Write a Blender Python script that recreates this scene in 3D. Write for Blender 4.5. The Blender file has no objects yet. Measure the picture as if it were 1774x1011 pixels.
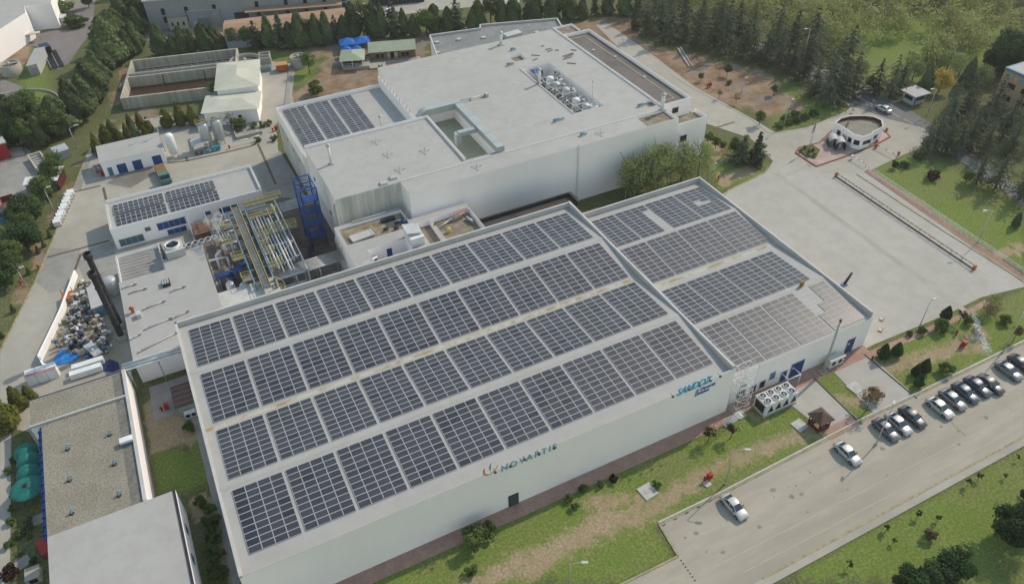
import bpy, math, random
from mathutils import Vector, Matrix
random.seed(7)
SC = bpy.context.scene
COL = SC.collection
R = math.radians

# ------------------------------------------------------------------ camera
F_PX, PITCH, ROLL, YAW = 1359.814, R(40.54407), R(-1.41235), R(25.69127)
CAM = Vector((6.93183, -107.94135, 96.34811))
def cam_axes():
    cy, sy, cp, sp = math.cos(YAW), math.sin(YAW), math.cos(PITCH), math.sin(PITCH)
    fw = Vector((sy*cp, cy*cp, -sp)); r = Vector((cy, -sy, 0)); u = r.cross(fw)
    cr, sr = math.cos(ROLL), math.sin(ROLL)
    return cr*r + sr*u, -sr*r + cr*u, fw
RX, UX, FX = cam_axes()
cd = bpy.data.cameras.new('camera'); cam = bpy.data.objects.new('camera', cd); COL.objects.link(cam)
cd.sensor_width = 36; cd.sensor_fit = 'HORIZONTAL'; cd.lens = F_PX/1774*36
cd.clip_start = 1; cd.clip_end = 3000
m = Matrix((RX, UX, -FX)).transposed().to_4x4(); m.translation = CAM
cam.matrix_world = m
SC.camera = cam

# ------------------------------------------------------------------ light
SUN_AZ, SUN_EL = R(16), R(41)      # azimuth from +X towards +Y
W = bpy.data.worlds.new('World'); SC.world = W; W.use_nodes = True
nt = W.node_tree
sky = nt.nodes.new('ShaderNodeTexSky'); sky.sky_type = 'NISHITA'; sky.sun_disc = False
sky.sun_elevation = SUN_EL; sky.sun_rotation = math.pi/2 - SUN_AZ
sky.altitude = 100; sky.air_density = 2.0; sky.dust_density = 0.6; sky.ozone_density = 0.3
bg = nt.nodes['Background']; bg.inputs[1].default_value = 0.15
nt.links.new(sky.outputs[0], bg.inputs[0])
sd = bpy.data.lights.new('sun', 'SUN'); sun = bpy.data.objects.new('sun', sd); COL.objects.link(sun)
sd.energy = 3.0; sd.angle = R(0.8); sd.color = (1.0, 0.87, 0.70)
sdir = Vector((math.cos(SUN_EL)*math.cos(SUN_AZ), math.cos(SUN_EL)*math.sin(SUN_AZ), math.sin(SUN_EL)))
sun.rotation_euler = (-sdir).to_track_quat('-Z', 'Y').to_euler()
sun.location = sdir*200
SC.view_settings.view_transform = 'Standard'; SC.view_settings.look = 'None'
SC.view_settings.exposure = 0.12; SC.view_settings.gamma = 1.0

# ------------------------------------------------------------------ helpers
def G(px, py, z=0.0):
    """photo pixel -> point on the horizontal plane at height z"""
    d = FX + RX*((px-887)/F_PX) - UX*((py-505.5)/F_PX)
    return CAM + d*((z-CAM.z)/d.z)
def GY(px, py, Y):
    d = FX + RX*((px-887)/F_PX) - UX*((py-505.5)/F_PX)
    return CAM + d*((Y-CAM.y)/d.y)

class MB:
    """collects boxes, prisms, tubes; build() links them as one mesh object"""
    def __init__(s): s.v = []; s.f = []; s.mi = []; s.sm = []
    def face(s, pts, mi=0, sm=False):
        n = len(s.v); s.v += [tuple(p) for p in pts]; s.f.append(tuple(range(n, n+len(pts)))); s.mi.append(mi); s.sm.append(sm); return s
    def box(s, x0, x1, y0, y1, z0, z1, mi=0, rz=0, o=(0, 0, 0)):
        c, sn = math.cos(rz), math.sin(rz); n = len(s.v)
        for z in (z0, z1):
            for x, y in ((x0, y0), (x1, y0), (x1, y1), (x0, y1)):
                s.v.append((o[0]+x*c-y*sn, o[1]+x*sn+y*c, o[2]+z))
        for q in ((3, 2, 1, 0), (4, 5, 6, 7), (0, 1, 5, 4), (1, 2, 6, 5), (2, 3, 7, 6), (3, 0, 4, 7)):
            s.f.append(tuple(n+i for i in q)); s.mi.append(mi); s.sm.append(False)
        return s
    def prism(s, poly, z0, z1, mi=0, mit=None, bottom=False):
        n = len(s.v); k = len(poly)
        area = sum(poly[i][0]*poly[(i+1) % k][1]-poly[(i+1) % k][0]*poly[i][1] for i in range(k))
        if area < 0: poly = list(poly)[::-1]
        for z in (z0, z1): s.v += [(p[0], p[1], z) for p in poly]
        for i in range(k):
            j = (i+1) % k; s.f.append((n+i, n+j, n+k+j, n+k+i)); s.mi.append(mi); s.sm.append(False)
        s.f.append(tuple(n+k+i for i in range(k))); s.mi.append(mi if mit is None else mit); s.sm.append(False)
        if bottom: s.f.append(tuple(n+k-1-i for i in range(k))); s.mi.append(mi); s.sm.append(False)
        return s
    def sheet(s, poly, z, mi=0):
        k = len(poly); n = len(s.v)
        area = sum(poly[i][0]*poly[(i+1) % k][1]-poly[(i+1) % k][0]*poly[i][1] for i in range(k))
        if area < 0: poly = list(poly)[::-1]
        s.v += [(p[0], p[1], z) for p in poly]; s.f.append(tuple(range(n, n+k))); s.mi.append(mi); s.sm.append(False); return s
    def tube(s, a, b, r0, r1=None, n=8, mi=0, caps=True):
        a = Vector(a); b = Vector(b); r1 = r0 if r1 is None else r1
        d = (b-a).normalized(); u = d.orthogonal().normalized(); w = d.cross(u); k = len(s.v)
        for c, r in ((a, r0), (b, r1)):
            for i in range(n):
                t = 2*math.pi*i/n; s.v.append(tuple(c+u*(r*math.cos(t))+w*(r*math.sin(t))))
        for i in range(n):
            j = (i+1) % n; s.f.append((k+i, k+j, k+n+j, k+n+i)); s.mi.append(mi); s.sm.append(n > 5)
        if caps:
            s.f.append(tuple(k+n-1-i for i in range(n))); s.mi.append(mi); s.sm.append(False)
            s.f.append(tuple(k+n+i for i in range(n))); s.mi.append(mi); s.sm.append(False)
        return s
    def path(s, pts, r, n=6, mi=0):
        for a, b in zip(pts[:-1], pts[1:]): s.tube(a, b, r, r, n, mi)
        return s
    def lathe(s, c, prof, n=20, mi=0, caps=False):
        k = len(s.v); m_ = len(prof)
        for r, z in prof:
            for i in range(n):
                t = 2*math.pi*i/n; s.v.append((c[0]+r*math.cos(t), c[1]+r*math.sin(t), c[2]+z))
        for j in range(m_-1):
            for i in range(n):
                i2 = (i+1) % n; s.f.append((k+j*n+i, k+j*n+i2, k+(j+1)*n+i2, k+(j+1)*n+i)); s.mi.append(mi); s.sm.append(True)
        if caps:
            s.f.append(tuple(k+(m_-1)*n+i for i in range(n))); s.mi.append(mi); s.sm.append(False)
        return s
    def mesh(s, name, mats):
        me = bpy.data.meshes.new(name); me.from_pydata(s.v, [], s.f)
        for mm in (mats if isinstance(mats, (list, tuple)) else [mats]): me.materials.append(mm)
        me.polygons.foreach_set('material_index', s.mi); me.polygons.foreach_set('use_smooth', s.sm); me.update()
        return me
    def build(s, name, mats, parent=None, loc=(0, 0, 0), rz=0):
        o = bpy.data.objects.new(name, s.mesh(name, mats)); COL.objects.link(o)
        o.location = loc; o.rotation_euler = (0, 0, rz)
        if parent: o.parent = parent
        return o

def tag(o, label, cat, group=None):
    o['label'] = label; o['category'] = cat
    if group: o['group'] = group
    return o
def thing(name, label, cat, loc=(0, 0, 0), rz=0, group=None):
    o = bpy.data.objects.new(name, None); COL.objects.link(o); o.empty_display_size = .5
    o.location = loc; o.rotation_euler = (0, 0, rz)
    return tag(o, label, cat, group)
def struct(o, kind='structure'):
    o['kind'] = kind; return o
def copy_tree(o, parent=None):
    c = o.copy(); COL.objects.link(c)
    if parent: c.parent = parent
    for ch in o.children: copy_tree(ch, c)
    return c
def inst(name, me, parent=None, loc=(0, 0, 0), rz=0, sc=None, rot=None):
    o = bpy.data.objects.new(name, me); COL.objects.link(o); o.location = loc; o.rotation_euler = rot or (0, 0, rz)
    if sc: o.scale = sc if isinstance(sc, (tuple, list)) else (sc,)*3
    if parent: o.parent = parent
    return o
ORD = ['first', 'second', 'third', 'fourth', 'fifth', 'sixth', 'seventh', 'eighth', 'ninth', 'tenth', 'eleventh', 'twelfth', 'thirteenth',
       'fourteenth', 'fifteenth', 'sixteenth', 'seventeenth', 'eighteenth', 'nineteenth', 'twentieth', 'twenty-first', 'twenty-second',
       'twenty-third', 'twenty-fourth', 'twenty-fifth', 'twenty-sixth', 'twenty-seventh', 'twenty-eighth', 'twenty-ninth', 'thirtieth',
       'thirty-first', 'thirty-second', 'thirty-third', 'thirty-fourth', 'thirty-fifth', 'thirty-sixth', 'thirty-seventh', 'thirty-eighth', 'thirty-ninth', 'fortieth']

def hmap(xs, ys, H):
    """heightmap building: H[j][i] over cell xs[i..i+1] x ys[j..j+1] -> (sides MB, {top key: MB})"""
    sides = MB(); tops = {}
    nx, ny = len(xs)-1, len(ys)-1
    def h(j, i): return H[j][i][0] if 0 <= i < nx and 0 <= j < ny and H[j][i] is not None else 0
    for j in range(ny):
        for i in range(nx):
            if H[j][i] is None: continue
            z, key = H[j][i]; x0, x1, y0, y1 = xs[i], xs[i+1], ys[j], ys[j+1]
            tops.setdefault(key, MB()).face([(x0, y0, z), (x1, y0, z), (x1, y1, z), (x0, y1, z)])
            if h(j-1, i) < z: b = h(j-1, i); sides.face([(x0, y0, b), (x1, y0, b), (x1, y0, z), (x0, y0, z)])
            if h(j+1, i) < z: b = h(j+1, i); sides.face([(x1, y1, b), (x0, y1, b), (x0, y1, z), (x1, y1, z)])
            if h(j, i-1) < z: b = h(j, i-1); sides.face([(x0, y1, b), (x0, y0, b), (x0, y0, z), (x0, y1, z)])
            if h(j, i+1) < z: b = h(j, i+1); sides.face([(x1, y0, b), (x1, y1, b), (x1, y1, z), (x1, y0, z)])
    return sides, tops
def rects(rs):
    """list of (x0,x1,y0,y1,z,key), later ones on top -> hmap args"""
    xs = sorted({v for r in rs for v in r[:2]}); ys = sorted({v for r in rs for v in r[2:4]})
    H = [[None]*(len(xs)-1) for _ in range(len(ys)-1)]
    for x0, x1, y0, y1, z, k in rs:
        for j in range(len(ys)-1):
            for i in range(len(xs)-1):
                if x0 <= (xs[i]+xs[i+1])/2 <= x1 and y0 <= (ys[j]+ys[j+1])/2 <= y1: H[j][i] = None if z is None else (z, k)
    return hmap(xs, ys, H)
def ring(x0, x1, y0, y1, z, k='cap', t=.35):
    return [(x0, x0+t, y0, y1, z, k), (x1-t, x1, y0, y1, z, k), (x0, x1, y0, y0+t, z, k), (x0, x1, y1-t, y1, z, k)]
def building(name, label, rs, wall, tops, cat='building', loc=(0, 0, 0), rz=0):
    """tops: {key:(partname, material)}"""
    t = thing(name, label, cat, loc, rz)
    s, tp = rects(rs); s.build('wall', wall, t)
    for k, mb in tp.items(): mb.build(tops[k][0], tops[k][1], t)
    return t

# ------------------------------------------------------------------ materials
MATS = {}
def mat(name, c1, c2=None, scale=.3, rough=.85, lo=.35, hi=.65, c3=None, s3=4, f3=.35, bump=0, bscale=8, metal=0, stretch=None, rnd=0, spec=.3, detail=5):
    """principled material; c1/c2 mixed by world-space noise, c3 by a finer one; rnd = value change per object"""
    mt = bpy.data.materials.new(name); mt.use_nodes = True; n = mt.node_tree; b = n.nodes['Principled BSDF']
    b.inputs['Roughness'].default_value = rough; b.inputs['Metallic'].default_value = metal; b.inputs['Specular IOR Level'].default_value = spec
    rgb = lambda c: (c[0], c[1], c[2], 1)
    b.inputs['Base Color'].default_value = rgb(c1); MATS[name] = mt
    geo = n.nodes.new('ShaderNodeNewGeometry'); pos = geo.outputs['Position']
    if stretch:
        vm = n.nodes.new('ShaderNodeVectorMath'); vm.operation = 'MULTIPLY'; vm.inputs[1].default_value = stretch
        n.links.new(pos, vm.inputs[0]); pos = vm.outputs[0]
    out = None
    def noise(sc, l, h, d=5):
        t = n.nodes.new('ShaderNodeTexNoise'); t.inputs['Scale'].default_value = sc; t.inputs['Detail'].default_value = d; t.inputs['Roughness'].default_value = .65
        n.links.new(pos, t.inputs['Vector'])
        r = n.nodes.new('ShaderNodeMapRange'); r.inputs[1].default_value = l; r.inputs[2].default_value = h; r.interpolation_type = 'SMOOTHSTEP'
        n.links.new(t.outputs[0], r.inputs[0]); return r.outputs[0]
    def mix(fac, a, c):
        x = n.nodes.new('ShaderNodeMix'); x.data_type = 'RGBA'
        if isinstance(fac, float): x.inputs[0].default_value = fac
        else: n.links.new(fac, x.inputs[0])
        for i, v in ((6, a), (7, c)):
            if isinstance(v, tuple): x.inputs[i].default_value = rgb(v)
            else: n.links.new(v, x.inputs[i])
        return x.outputs[2]
    if c2: out = mix(noise(scale, lo, hi, detail), tuple(c1), tuple(c2))
    if c3:
        nf = noise(s3, .42, .62); mm = n.nodes.new('ShaderNodeMath'); mm.operation = 'MULTIPLY'; mm.inputs[1].default_value = f3
        n.links.new(nf, mm.inputs[0]); out = mix(mm.outputs[0], out or tuple(c1), tuple(c3))
    if rnd:
        oi = n.nodes.new('ShaderNodeObjectInfo'); r = n.nodes.new('ShaderNodeMapRange'); r.inputs[3].default_value = 1-rnd; r.inputs[4].default_value = 1+rnd
        n.links.new(oi.outputs['Random'], r.inputs[0]); hs = n.nodes.new('ShaderNodeHueSaturation'); n.links.new(r.outputs[0], hs.inputs['Value'])
        if out: n.links.new(out, hs.inputs['Color'])
        else: hs.inputs['Color'].default_value = rgb(c1)
        out = hs.outputs[0]
    if out: n.links.new(out, b.inputs['Base Color'])
    if bump:
        t = n.nodes.new('ShaderNodeTexNoise'); t.inputs['Scale'].default_value = bscale; t.inputs['Detail'].default_value = 4; n.links.new(pos, t.inputs['Vector'])
        bp = n.nodes.new('ShaderNodeBump'); bp.inputs['Strength'].default_value = bump; bp.inputs['Distance'].default_value = .2
        n.links.new(t.outputs[0], bp.inputs['Height']); n.links.new(bp.outputs[0], b.inputs['Normal'])
    return mt

M_WALL = mat('white_wall', (.93, .88, .87), (.89, .845, .83), .1, .8, .3, .7, (.80, .77, .74), .7, .12, stretch=(1, 1, .3))
M_WALLS = mat('stained_wall', (.62, .62, .58), (.46, .45, .40), .35, .85, .35, .65, (.3, .29, .25), 1.6, .4, stretch=(1, 1, .08))
M_ROOF = mat('roof_membrane', (.385, .375, .355), (.35, .34, .32), .05, .75, .3, .7, (.30, .285, .255), .35, .3)
M_ROOFD = mat('weathered_roof', (.52, .515, .49), (.44, .43, .38), .15, .8, .35, .7, (.34, .31, .24), .9, .35)
M_ROOFC = mat('cream_roof', (.50, .49, .40), (.44, .43, .35), .2, .7)
M_CAP = mat('parapet_cap', (.47, .465, .45), (.41, .405, .39), .3, .6)
M_GRAVEL = mat('roof_gravel', (.30, .275, .22), (.25, .228, .18), .25, .95, .35, .65, (.13, .115, .085), 3.2, .6, bump=.5, bscale=4)
M_GRAVELG = mat('grey_gravel', (.20, .205, .20), (.25, .25, .245), .3, .95, .4, .6, (.12, .12, .12), 2, .5)
M_BITUMEN = mat('brown_bitumen', (.115, .10, .09), (.15, .13, .115), .12, .9, .35, .65, (.19, .16, .135), .35, .35)
M_DARKROOF = mat('dark_membrane', (.045, .040, .036), (.07, .06, .052), .25, .8)
M_SAND = mat('dusty_roof', (.22, .18, .13), (.30, .25, .18), .3, .95, .4, .6, (.10, .085, .065), .7, .5)
M_CONC = mat('concrete', (.385, .36, .305), (.325, .30, .25), .05, .9, .3, .7, (.26, .245, .21), .28, .32, bump=.05)
M_CONC2 = mat('bright_concrete', (.40, .38, .34), (.365, .345, .305), .06, .9, .3, .7, (.30, .28, .24), .3, .35)
M_CONCD = mat('grey_concrete', (.30, .29, .265), (.25, .24, .22), .12, .9, .35, .65, (.19, .18, .16), .5, .4)
M_ROAD = mat('park_concrete', (.385, .345, .28), (.32, .285, .23), .12, .9, .35, .65, (.26, .235, .195), .5, .35, stretch=(.22, 1, 1))
M_ASPH = mat('asphalt', (.16, .155, .15), (.12, .118, .115), .1, .9, .35, .65, (.21, .2, .19), .5, .3)
M_ASPHP = mat('mauve_asphalt', (.20, .175, .165), (.165, .145, .14), .05, .9, .35, .65, (.25, .22, .20), .3, .3)
M_PATCH = mat('wet_patch', (.155, .14, .12), (.21, .19, .165), .25, .8)
M_BRICKP = mat('brick_paving', (.33, .20, .15), (.38, .25, .195), .4, .9, .35, .65, (.22, .15, .125), 2.2, .4)
M_EARTH = mat('earth', (.28, .19, .115), (.34, .25, .16), .12, .95, .35, .65, (.20, .14, .08), .8, .4, bump=.2, bscale=2)
M_KERB = mat('kerb', (.46, .45, .41), (.38, .37, .33), .6, .9)
M_KERBY = mat('yellow_paint', (.36, .32, .16), (.22, .20, .14), 1.1, .85)
M_YELLOW = mat('yellow_steel', (.55, .45, .11), (.42, .35, .12), .9, .6)
M_LINE = mat('road_paint', (.40, .37, .25), (.35, .32, .25), .8, .85)
M_LINEW = mat('white_paint', (.55, .55, .52), (.45, .45, .42), .8, .85)
M_BLACK = mat('black', (.015, .015, .017), rough=.5)
M_STEELB = mat('black_steel', (.020, .021, .024), (.035, .035, .038), .5, .55)
M_BLUE = mat('blue_steel', (.012, .045, .19), (.02, .07, .24), .6, .5)
M_BLUE2 = mat('faded_blue', (.07, .16, .26), (.10, .20, .30), .4, .55)
M_BLUED = mat('blue_door', (.015, .055, .20), (.02, .07, .23), .8, .5)
M_GLASS = mat('window_glass', (.012, .018, .026), rough=.12, spec=.5)
M_GLASST = mat('teal_glass', (.05, .12, .15), rough=.15, spec=.5)
M_WHITE = mat('white_metal', (.72, .73, .72), (.62, .63, .62), .8, .5, rnd=.06)
M_GALV = mat('galvanised', (.38, .39, .39), (.46, .47, .47), .8, .45, metal=.3)
M_PIPE = mat('pipe_lagging', (.48, .48, .46), (.36, .35, .32), .8, .45, metal=.3)
M_TEALD = mat('duct_metal', (.33, .37, .37), (.38, .41, .41), .3, .5, metal=.2)
M_GREENM = mat('green_screed', (.27, .30, .21), (.36, .36, .24), .12, .8)
M_RED = mat('red_paint', (.40, .022, .02), (.30, .02, .02), 2, .5)
M_MAROON = mat('maroon_wood', (.115, .022, .020), (.085, .018, .016), 1.5, .6)
M_TILE = mat('brown_shingle', (.12, .075, .06), (.095, .06, .05), 1.2, .85)
M_ORANGE = mat('orange_paint', (.42, .13, .035), (.34, .10, .03), .7, .7)
M_ORANGER = mat('terracotta_sheet', (.36, .23, .15), (.30, .19, .125), .1, .8)
M_GREENR = mat('green_sheet', (.10, .19, .125), (.13, .22, .15), .3, .7)
M_GREENRL = mat('pale_green_sheet', (.27, .31, .22), (.32, .35, .26), .3, .7)
M_WOOD = mat('timber', (.20, .12, .06), (.26, .165, .09), .8, .8)
M_UMB = mat('blue_canvas', (.012, .115, .42), (.02, .15, .48), 1, .8)
M_TEAL = mat('teal_canvas', (.010, .135, .115), (.016, .17, .145), .8, .7)
M_TARP = mat('blue_tarp', (.02, .15, .42), (.03, .20, .50), .7, .6)
M_TRUNK = mat('bark', (.075, .055, .04), (.11, .085, .065), 1.5, .95)
M_TRUNKG = mat('grey_bark', (.14, .12, .10), (.19, .17, .15), 1.5, .95)
M_CREAM = mat('cream_wall', (.52, .47, .36), (.47, .42, .32), .3, .8)
M_BEIGE = mat('beige_wall', (.42, .30, .19), (.37, .26, .165), .2, .8)
M_GREYW = mat('grey_cladding', (.32, .33, .34), (.27, .28, .29), .15, .7, stretch=(1, 1, .3))
M_SILVER = mat('silver_tank', (.42, .43, .44), (.48, .49, .50), .6, .35, metal=.4)
M_STONE = mat('pale_stone', (.46, .45, .42), (.38, .37, .34), 1.2, .9)
M_WATERD = mat('sludge_water', (.045, .022, .012), (.06, .03, .016), .2, .25, spec=.5)
M_TANKIN = mat('tank_sludge', (.11, .085, .06), (.16, .13, .10), .6, .7)
M_STREAK = mat('streaked_concrete', (.46, .43, .36), (.37, .345, .28), .5, .9, .35, .65, (.17, .145, .10), .9, .32, stretch=(1, 1, .06))
# ------------------------------------------------------------------ ground
def inpoly(x, y, P):
    c = False; j = len(P)-1
    for i in range(len(P)):
        if (P[i][1] > y) != (P[j][1] > y) and x < (P[j][0]-P[i][0])*(y-P[i][1])/(P[j][1]-P[i][1])+P[i][0]: c = not c
        j = i
    return c
def pp(pts, z=0): return [tuple(G(a, b, z)[:2]) for a, b in pts]
def segd(x, y, L):
    best = 1e9
    for (ax, ay), (bx, by) in zip(L[:-1], L[1:]):
        dx, dy = bx-ax, by-ay; t = max(0, min(1, ((x-ax)*dx+(y-ay)*dy)/(dx*dx+dy*dy+1e-9)))
        best = min(best, math.hypot(x-ax-t*dx, y-ay-t*dy))
    return best
DIRT = [pp(p) for p in (
    [(438, 92), (560, 72), (740, 52), (835, 45), (835, 60), (745, 75), (735, 100), (650, 145), (500, 212), (470, 215), (476, 160), (535, 150), (560, 100), (520, 90)],
    [(958, 42), (1095, 25), (1112, 75), (1230, 100), (1330, 128), (1405, 195), (1350, 205), (1230, 180), (1100, 100), (1040, 70)],
    [(150, 262), (200, 200), (230, 115), (225, 100), (205, 130), (190, 195), (140, 270), (60, 440), (0, 585), (0, 610), (62, 490), (100, 395)],
    [(380, 222), (470, 225), (478, 250), (440, 262), (380, 258)], [(0, 85), (45, 78), (55, 100), (20, 130), (0, 135)], [(250, 690), (330, 660), (345, 770), (265, 785)], [(250, 178), (355, 235), (290, 245), (165, 258)],
    [(1240, 300), (1300, 285), (1320, 300), (1250, 325)], [(1225, 235), (1262, 245), (1250, 275), (1220, 270)], [(1130, 1011), (1130, 1012), (1131, 1012)],
    [(1680, 470), (1774, 440), (1774, 420), (1690, 450)], [(20, 790), (60, 790), (60, 830), (20, 830)], [(330, 860), (380, 850), (410, 1000), (400, 1011), (360, 960)])]
LUSH = [pp(p) for p in (
    [(40, 120), (60, 85), (95, 130), (80, 190), (30, 215), (50, 160)], [(400, 90), (560, 80), (560, 100), (400, 108)], [(500, 122), (545, 115), (548, 140), (510, 150)],
    [(263, 780), (350, 760), (362, 835), (272, 858)], [(1500, 285), (1560, 262), (1640, 290), (1774, 340), (1774, 470), (1640, 390)], [(1340, 150), (1420, 170), (1460, 190), (1400, 222), (1330, 228)],
    [(1480, 90), (1600, 85), (1610, 140), (1500, 150)], [(1440, 20), (1700, 20), (1774, 60), (1774, 110), (1450, 110)], [(1360, 1000), (1774, 770), (1774, 1011)],
    [(540, 1035), (1250, 716), (1345, 688), (1448, 765), (1140, 906), (1100, 925), (860, 1035)], [(950, 1011), (1120, 905), (1175, 963), (1080, 1011)], [(1405, 652), (1445, 638), (1522, 722), (1495, 738)],
    [(1498, 616), (1640, 545), (1790, 495), (1790, 585), (1588, 692)], [(690, 130), (760, 100), (750, 112), (700, 135)], [(1230, 280), (1330, 285), (1320, 310), (1245, 330)])]
DLINE = [(pp(l), w) for l, w in (
    ([(800, 1030), (880, 985), (960, 950), (1050, 912), (1135, 878)], 2.6), ([(1135, 878), (1190, 842), (1230, 815), (1290, 790), (1390, 752)], 2.0), ([(920, 990), (1000, 930), (1060, 880)], 2.2),
    ([(1020, 870), (1085, 862), (1150, 870), (1210, 830)], 1.5), ([(1530, 640), (1600, 620), (1660, 600), (1700, 575)], 2.2), ([(1560, 625), (1640, 605), (1700, 605)], 1.8),
    ([(1440, 690), (1500, 700)], 1.8), ([(1290, 715), (1330, 735)], 1.0), ([(1400, 740), (1430, 755)], 1.2), ([(1600, 985), (1650, 1000)], 1.0), ([(1500, 310), (1600, 350)], .8))]
def masks(x, y):
    d = 1.0 if any(inpoly(x, y, P) for P in DIRT) else 0.0
    for L, w in DLINE:
        if abs(L[0][0]-x) < 60 and abs(L[0][1]-y) < 60:
            q = segd(x, y, L); d = max(d, max(0, min(1, 1.0-.62*q/w)))
    l = 1.0 if any(inpoly(x, y, P) for P in LUSH) else 0.0
    return d, l, (1.0 if d >= 1 and y > 20 else 0.0)
def ground_mat():
    mt = bpy.data.materials.new('turf_and_soil'); mt.use_nodes = True; n = mt.node_tree; b = n.nodes['Principled BSDF']; b.inputs['Roughness'].default_value = .95; b.inputs['Specular IOR Level'].default_value = .1
    at = n.nodes.new('ShaderNodeAttribute'); at.attribute_name = 'mask'; sep = n.nodes.new('ShaderNodeSeparateColor'); n.links.new(at.outputs['Color'], sep.inputs[0])
    geo = n.nodes.new('ShaderNodeNewGeometry')
    def noise(s, d=6, r=.65):
        t = n.nodes.new('ShaderNodeTexNoise'); t.inputs['Scale'].default_value = s; t.inputs['Detail'].default_value = d; t.inputs['Roughness'].default_value = r; n.links.new(geo.outputs['Position'], t.inputs['Vector']); return t.outputs[0]
    def math_(op, a, c):
        q = n.nodes.new('ShaderNodeMath'); q.operation = op
        for i, v in enumerate((a, c)):
            if isinstance(v, (int, float)): q.inputs[i].default_value = v
            else: n.links.new(v, q.inputs[i])
        return q.outputs[0]
    def ss(v, lo, hi):
        r = n.nodes.new('ShaderNodeMapRange'); r.interpolation_type = 'SMOOTHSTEP'; r.inputs[1].default_value = lo; r.inputs[2].default_value = hi; n.links.new(v, r.inputs[0]); return r.outputs[0]
    def mix(f, a, c):
        x = n.nodes.new('ShaderNodeMix'); x.data_type = 'RGBA'; n.links.new(f, x.inputs[0])
        for i, v in ((6, a), (7, c)):
            if isinstance(v, tuple): x.inputs[i].default_value = (*v, 1)
            else: n.links.new(v, x.inputs[i])
        return x.outputs[2]
    fine = noise(2.4, 8, .7); mid = noise(.22); big = noise(.055)
    dull = mix(ss(mid, .35, .65), (.135, .148, .058), (.185, .18, .088))
    lush = mix(ss(mid, .35, .68), (.165, .225, .045), (.22, .25, .07))
    lush = mix(ss(big, .46, .66), lush, (.225, .21, .095))
    g = mix(sep.outputs[1], dull, lush)
    g = mix(ss(fine, .38, .66), mix(sep.outputs[1], (.075, .085, .032), (.11, .15, .036)), g)
    soil = mix(ss(mid, .35, .65), (.33, .26, .165), (.42, .36, .25)); soil = mix(ss(fine, .4, .7), (.27, .205, .12), soil); rsoil = mix(ss(mid, .35, .65), (.19, .115, .07), (.29, .215, .145)); rsoil = mix(ss(noise(.09), .5, .62), rsoil, (.20, .185, .165)); soil = mix(sep.outputs[2], soil, rsoil)
    # broken edges: mask + noise against a threshold; scattered bare spots in the turf too
    k = math_('ADD', sep.outputs[0], math_('MULTIPLY', math_('SUBTRACT', noise(.62, 9, .78), .5), 2.3))
    k2 = math_('MULTIPLY', ss(noise(.16, 7, .7), .60, .72), .55)
    f = math_('MAXIMUM', ss(k, .38, .92), k2)
    col = mix(f, g, soil); n.links.new(col, b.inputs['Base Color'])
    bp = n.nodes.new('ShaderNodeBump'); bp.inputs['Strength'].default_value = .35; bp.inputs['Distance'].default_value = .25; n.links.new(noise(2.6, 5, .7), bp.inputs['Height']); n.links.new(bp.outputs[0], b.inputs['Normal'])
    return mt
M_TURF = ground_mat()
def grid(name, x0, x1, y0, y1, st, z, ext=None):
    nx, ny = int((x1-x0)/st)+1, int((y1-y0)/st)+1
    v = []; f = []; col = []
    for j in range(ny):
        for i in range(nx):
            x, y = x0+i*st, y0+j*st; d, l, r_ = masks(x, y)
            if ext and (i in (0, nx-1) or j in (0, ny-1)):
                x = x-ext if i == 0 else x+ext if i == nx-1 else x; y = y-ext if j == 0 else y+ext if j == ny-1 else y
            v.append((x, y, z)); col += [d, l, r_, 1]
    for j in range(ny-1):
        for i in range(nx-1): a = j*nx+i; f.append((a, a+1, a+nx+1, a+nx))
    me = bpy.data.meshes.new(name); me.from_pydata(v, [], f); me.materials.append(M_TURF)
    ca = me.color_attributes.new('mask', 'FLOAT_COLOR', 'POINT'); ca.data.foreach_set('color', col)
    o = bpy.data.objects.new(name, me); COL.objects.link(o); return struct(o)
grid('ground', -150, 330, -115, 270, 3.5, 0, ext=900)
grid('lawn', -36, 150, -86, 12, 1.3, .02)

def sheet(name, px, z, m_):
    return struct(MB().sheet(pp(px), z).build(name, m_))
sheet('concrete_yard', [(0, 1030), (0, 612), (62, 487), (98, 396), (128, 329), (152, 264), (168, 240), (262, 205), (350, 200), (372, 112), (460, 105), (512, 112), (506, 165), (512, 190), (478, 215), (482, 260), (600, 462), (420, 560), (320, 570), (228, 640), (245, 1030)], .05, M_CONC)
sheet('loading_yard', [(1225, 352), (1262, 330), (1328, 297), (1350, 262), (1395, 240), (1420, 262), (1450, 285), (1500, 297), (1774, 478), (1774, 497), (1700, 515), (1640, 545), (1515, 596), (1430, 642), (1250, 705), (1000, 430)], .05, M_CONC2)
sheet('service_road', [(1032, 44), (1050, 40), (1120, 88), (1205, 152), (1305, 207), (1345, 231), (1400, 225), (1400, 250), (1340, 280), (1300, 240), (1225, 215), (1150, 160)], .055, M_CONC)
sheet('gate_forecourt', [(1338, 231), (1400, 221), (1465, 195), (1482, 181), (1535, 200), (1600, 215), (1650, 238), (1580, 262), (1500, 299), (1440, 302), (1340, 282)], .06, M_CONC)
sheet('outer_road', [(1278, 70), (1296, 66), (1500, 148), (1575, 190), (1610, 212), (1660, 250), (1774, 330), (1774, 360), (1640, 262), (1600, 222), (1540, 207), (1465, 180)], .065, M_ASPH)
sheet('car_park', [(1140, 905), (1240, 857), (1500, 722), (1774, 590), (1774, 757), (1325, 1000), (1270, 1035), (1040, 1035), (1082, 1011), (1175, 963)], .05, M_ROAD)
sheet('pavement', [(1325, 1000), (1800, 742), (1800, 758), (1530, 906), (1335, 1013), (1270, 1045), (1262, 1035)], .12, M_CONC)
sheet('footpath_slab', [(1345, 681), (1412, 657), (1494, 733), (1440, 762), (1425, 745)], .0565, M_CONC2)
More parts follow.
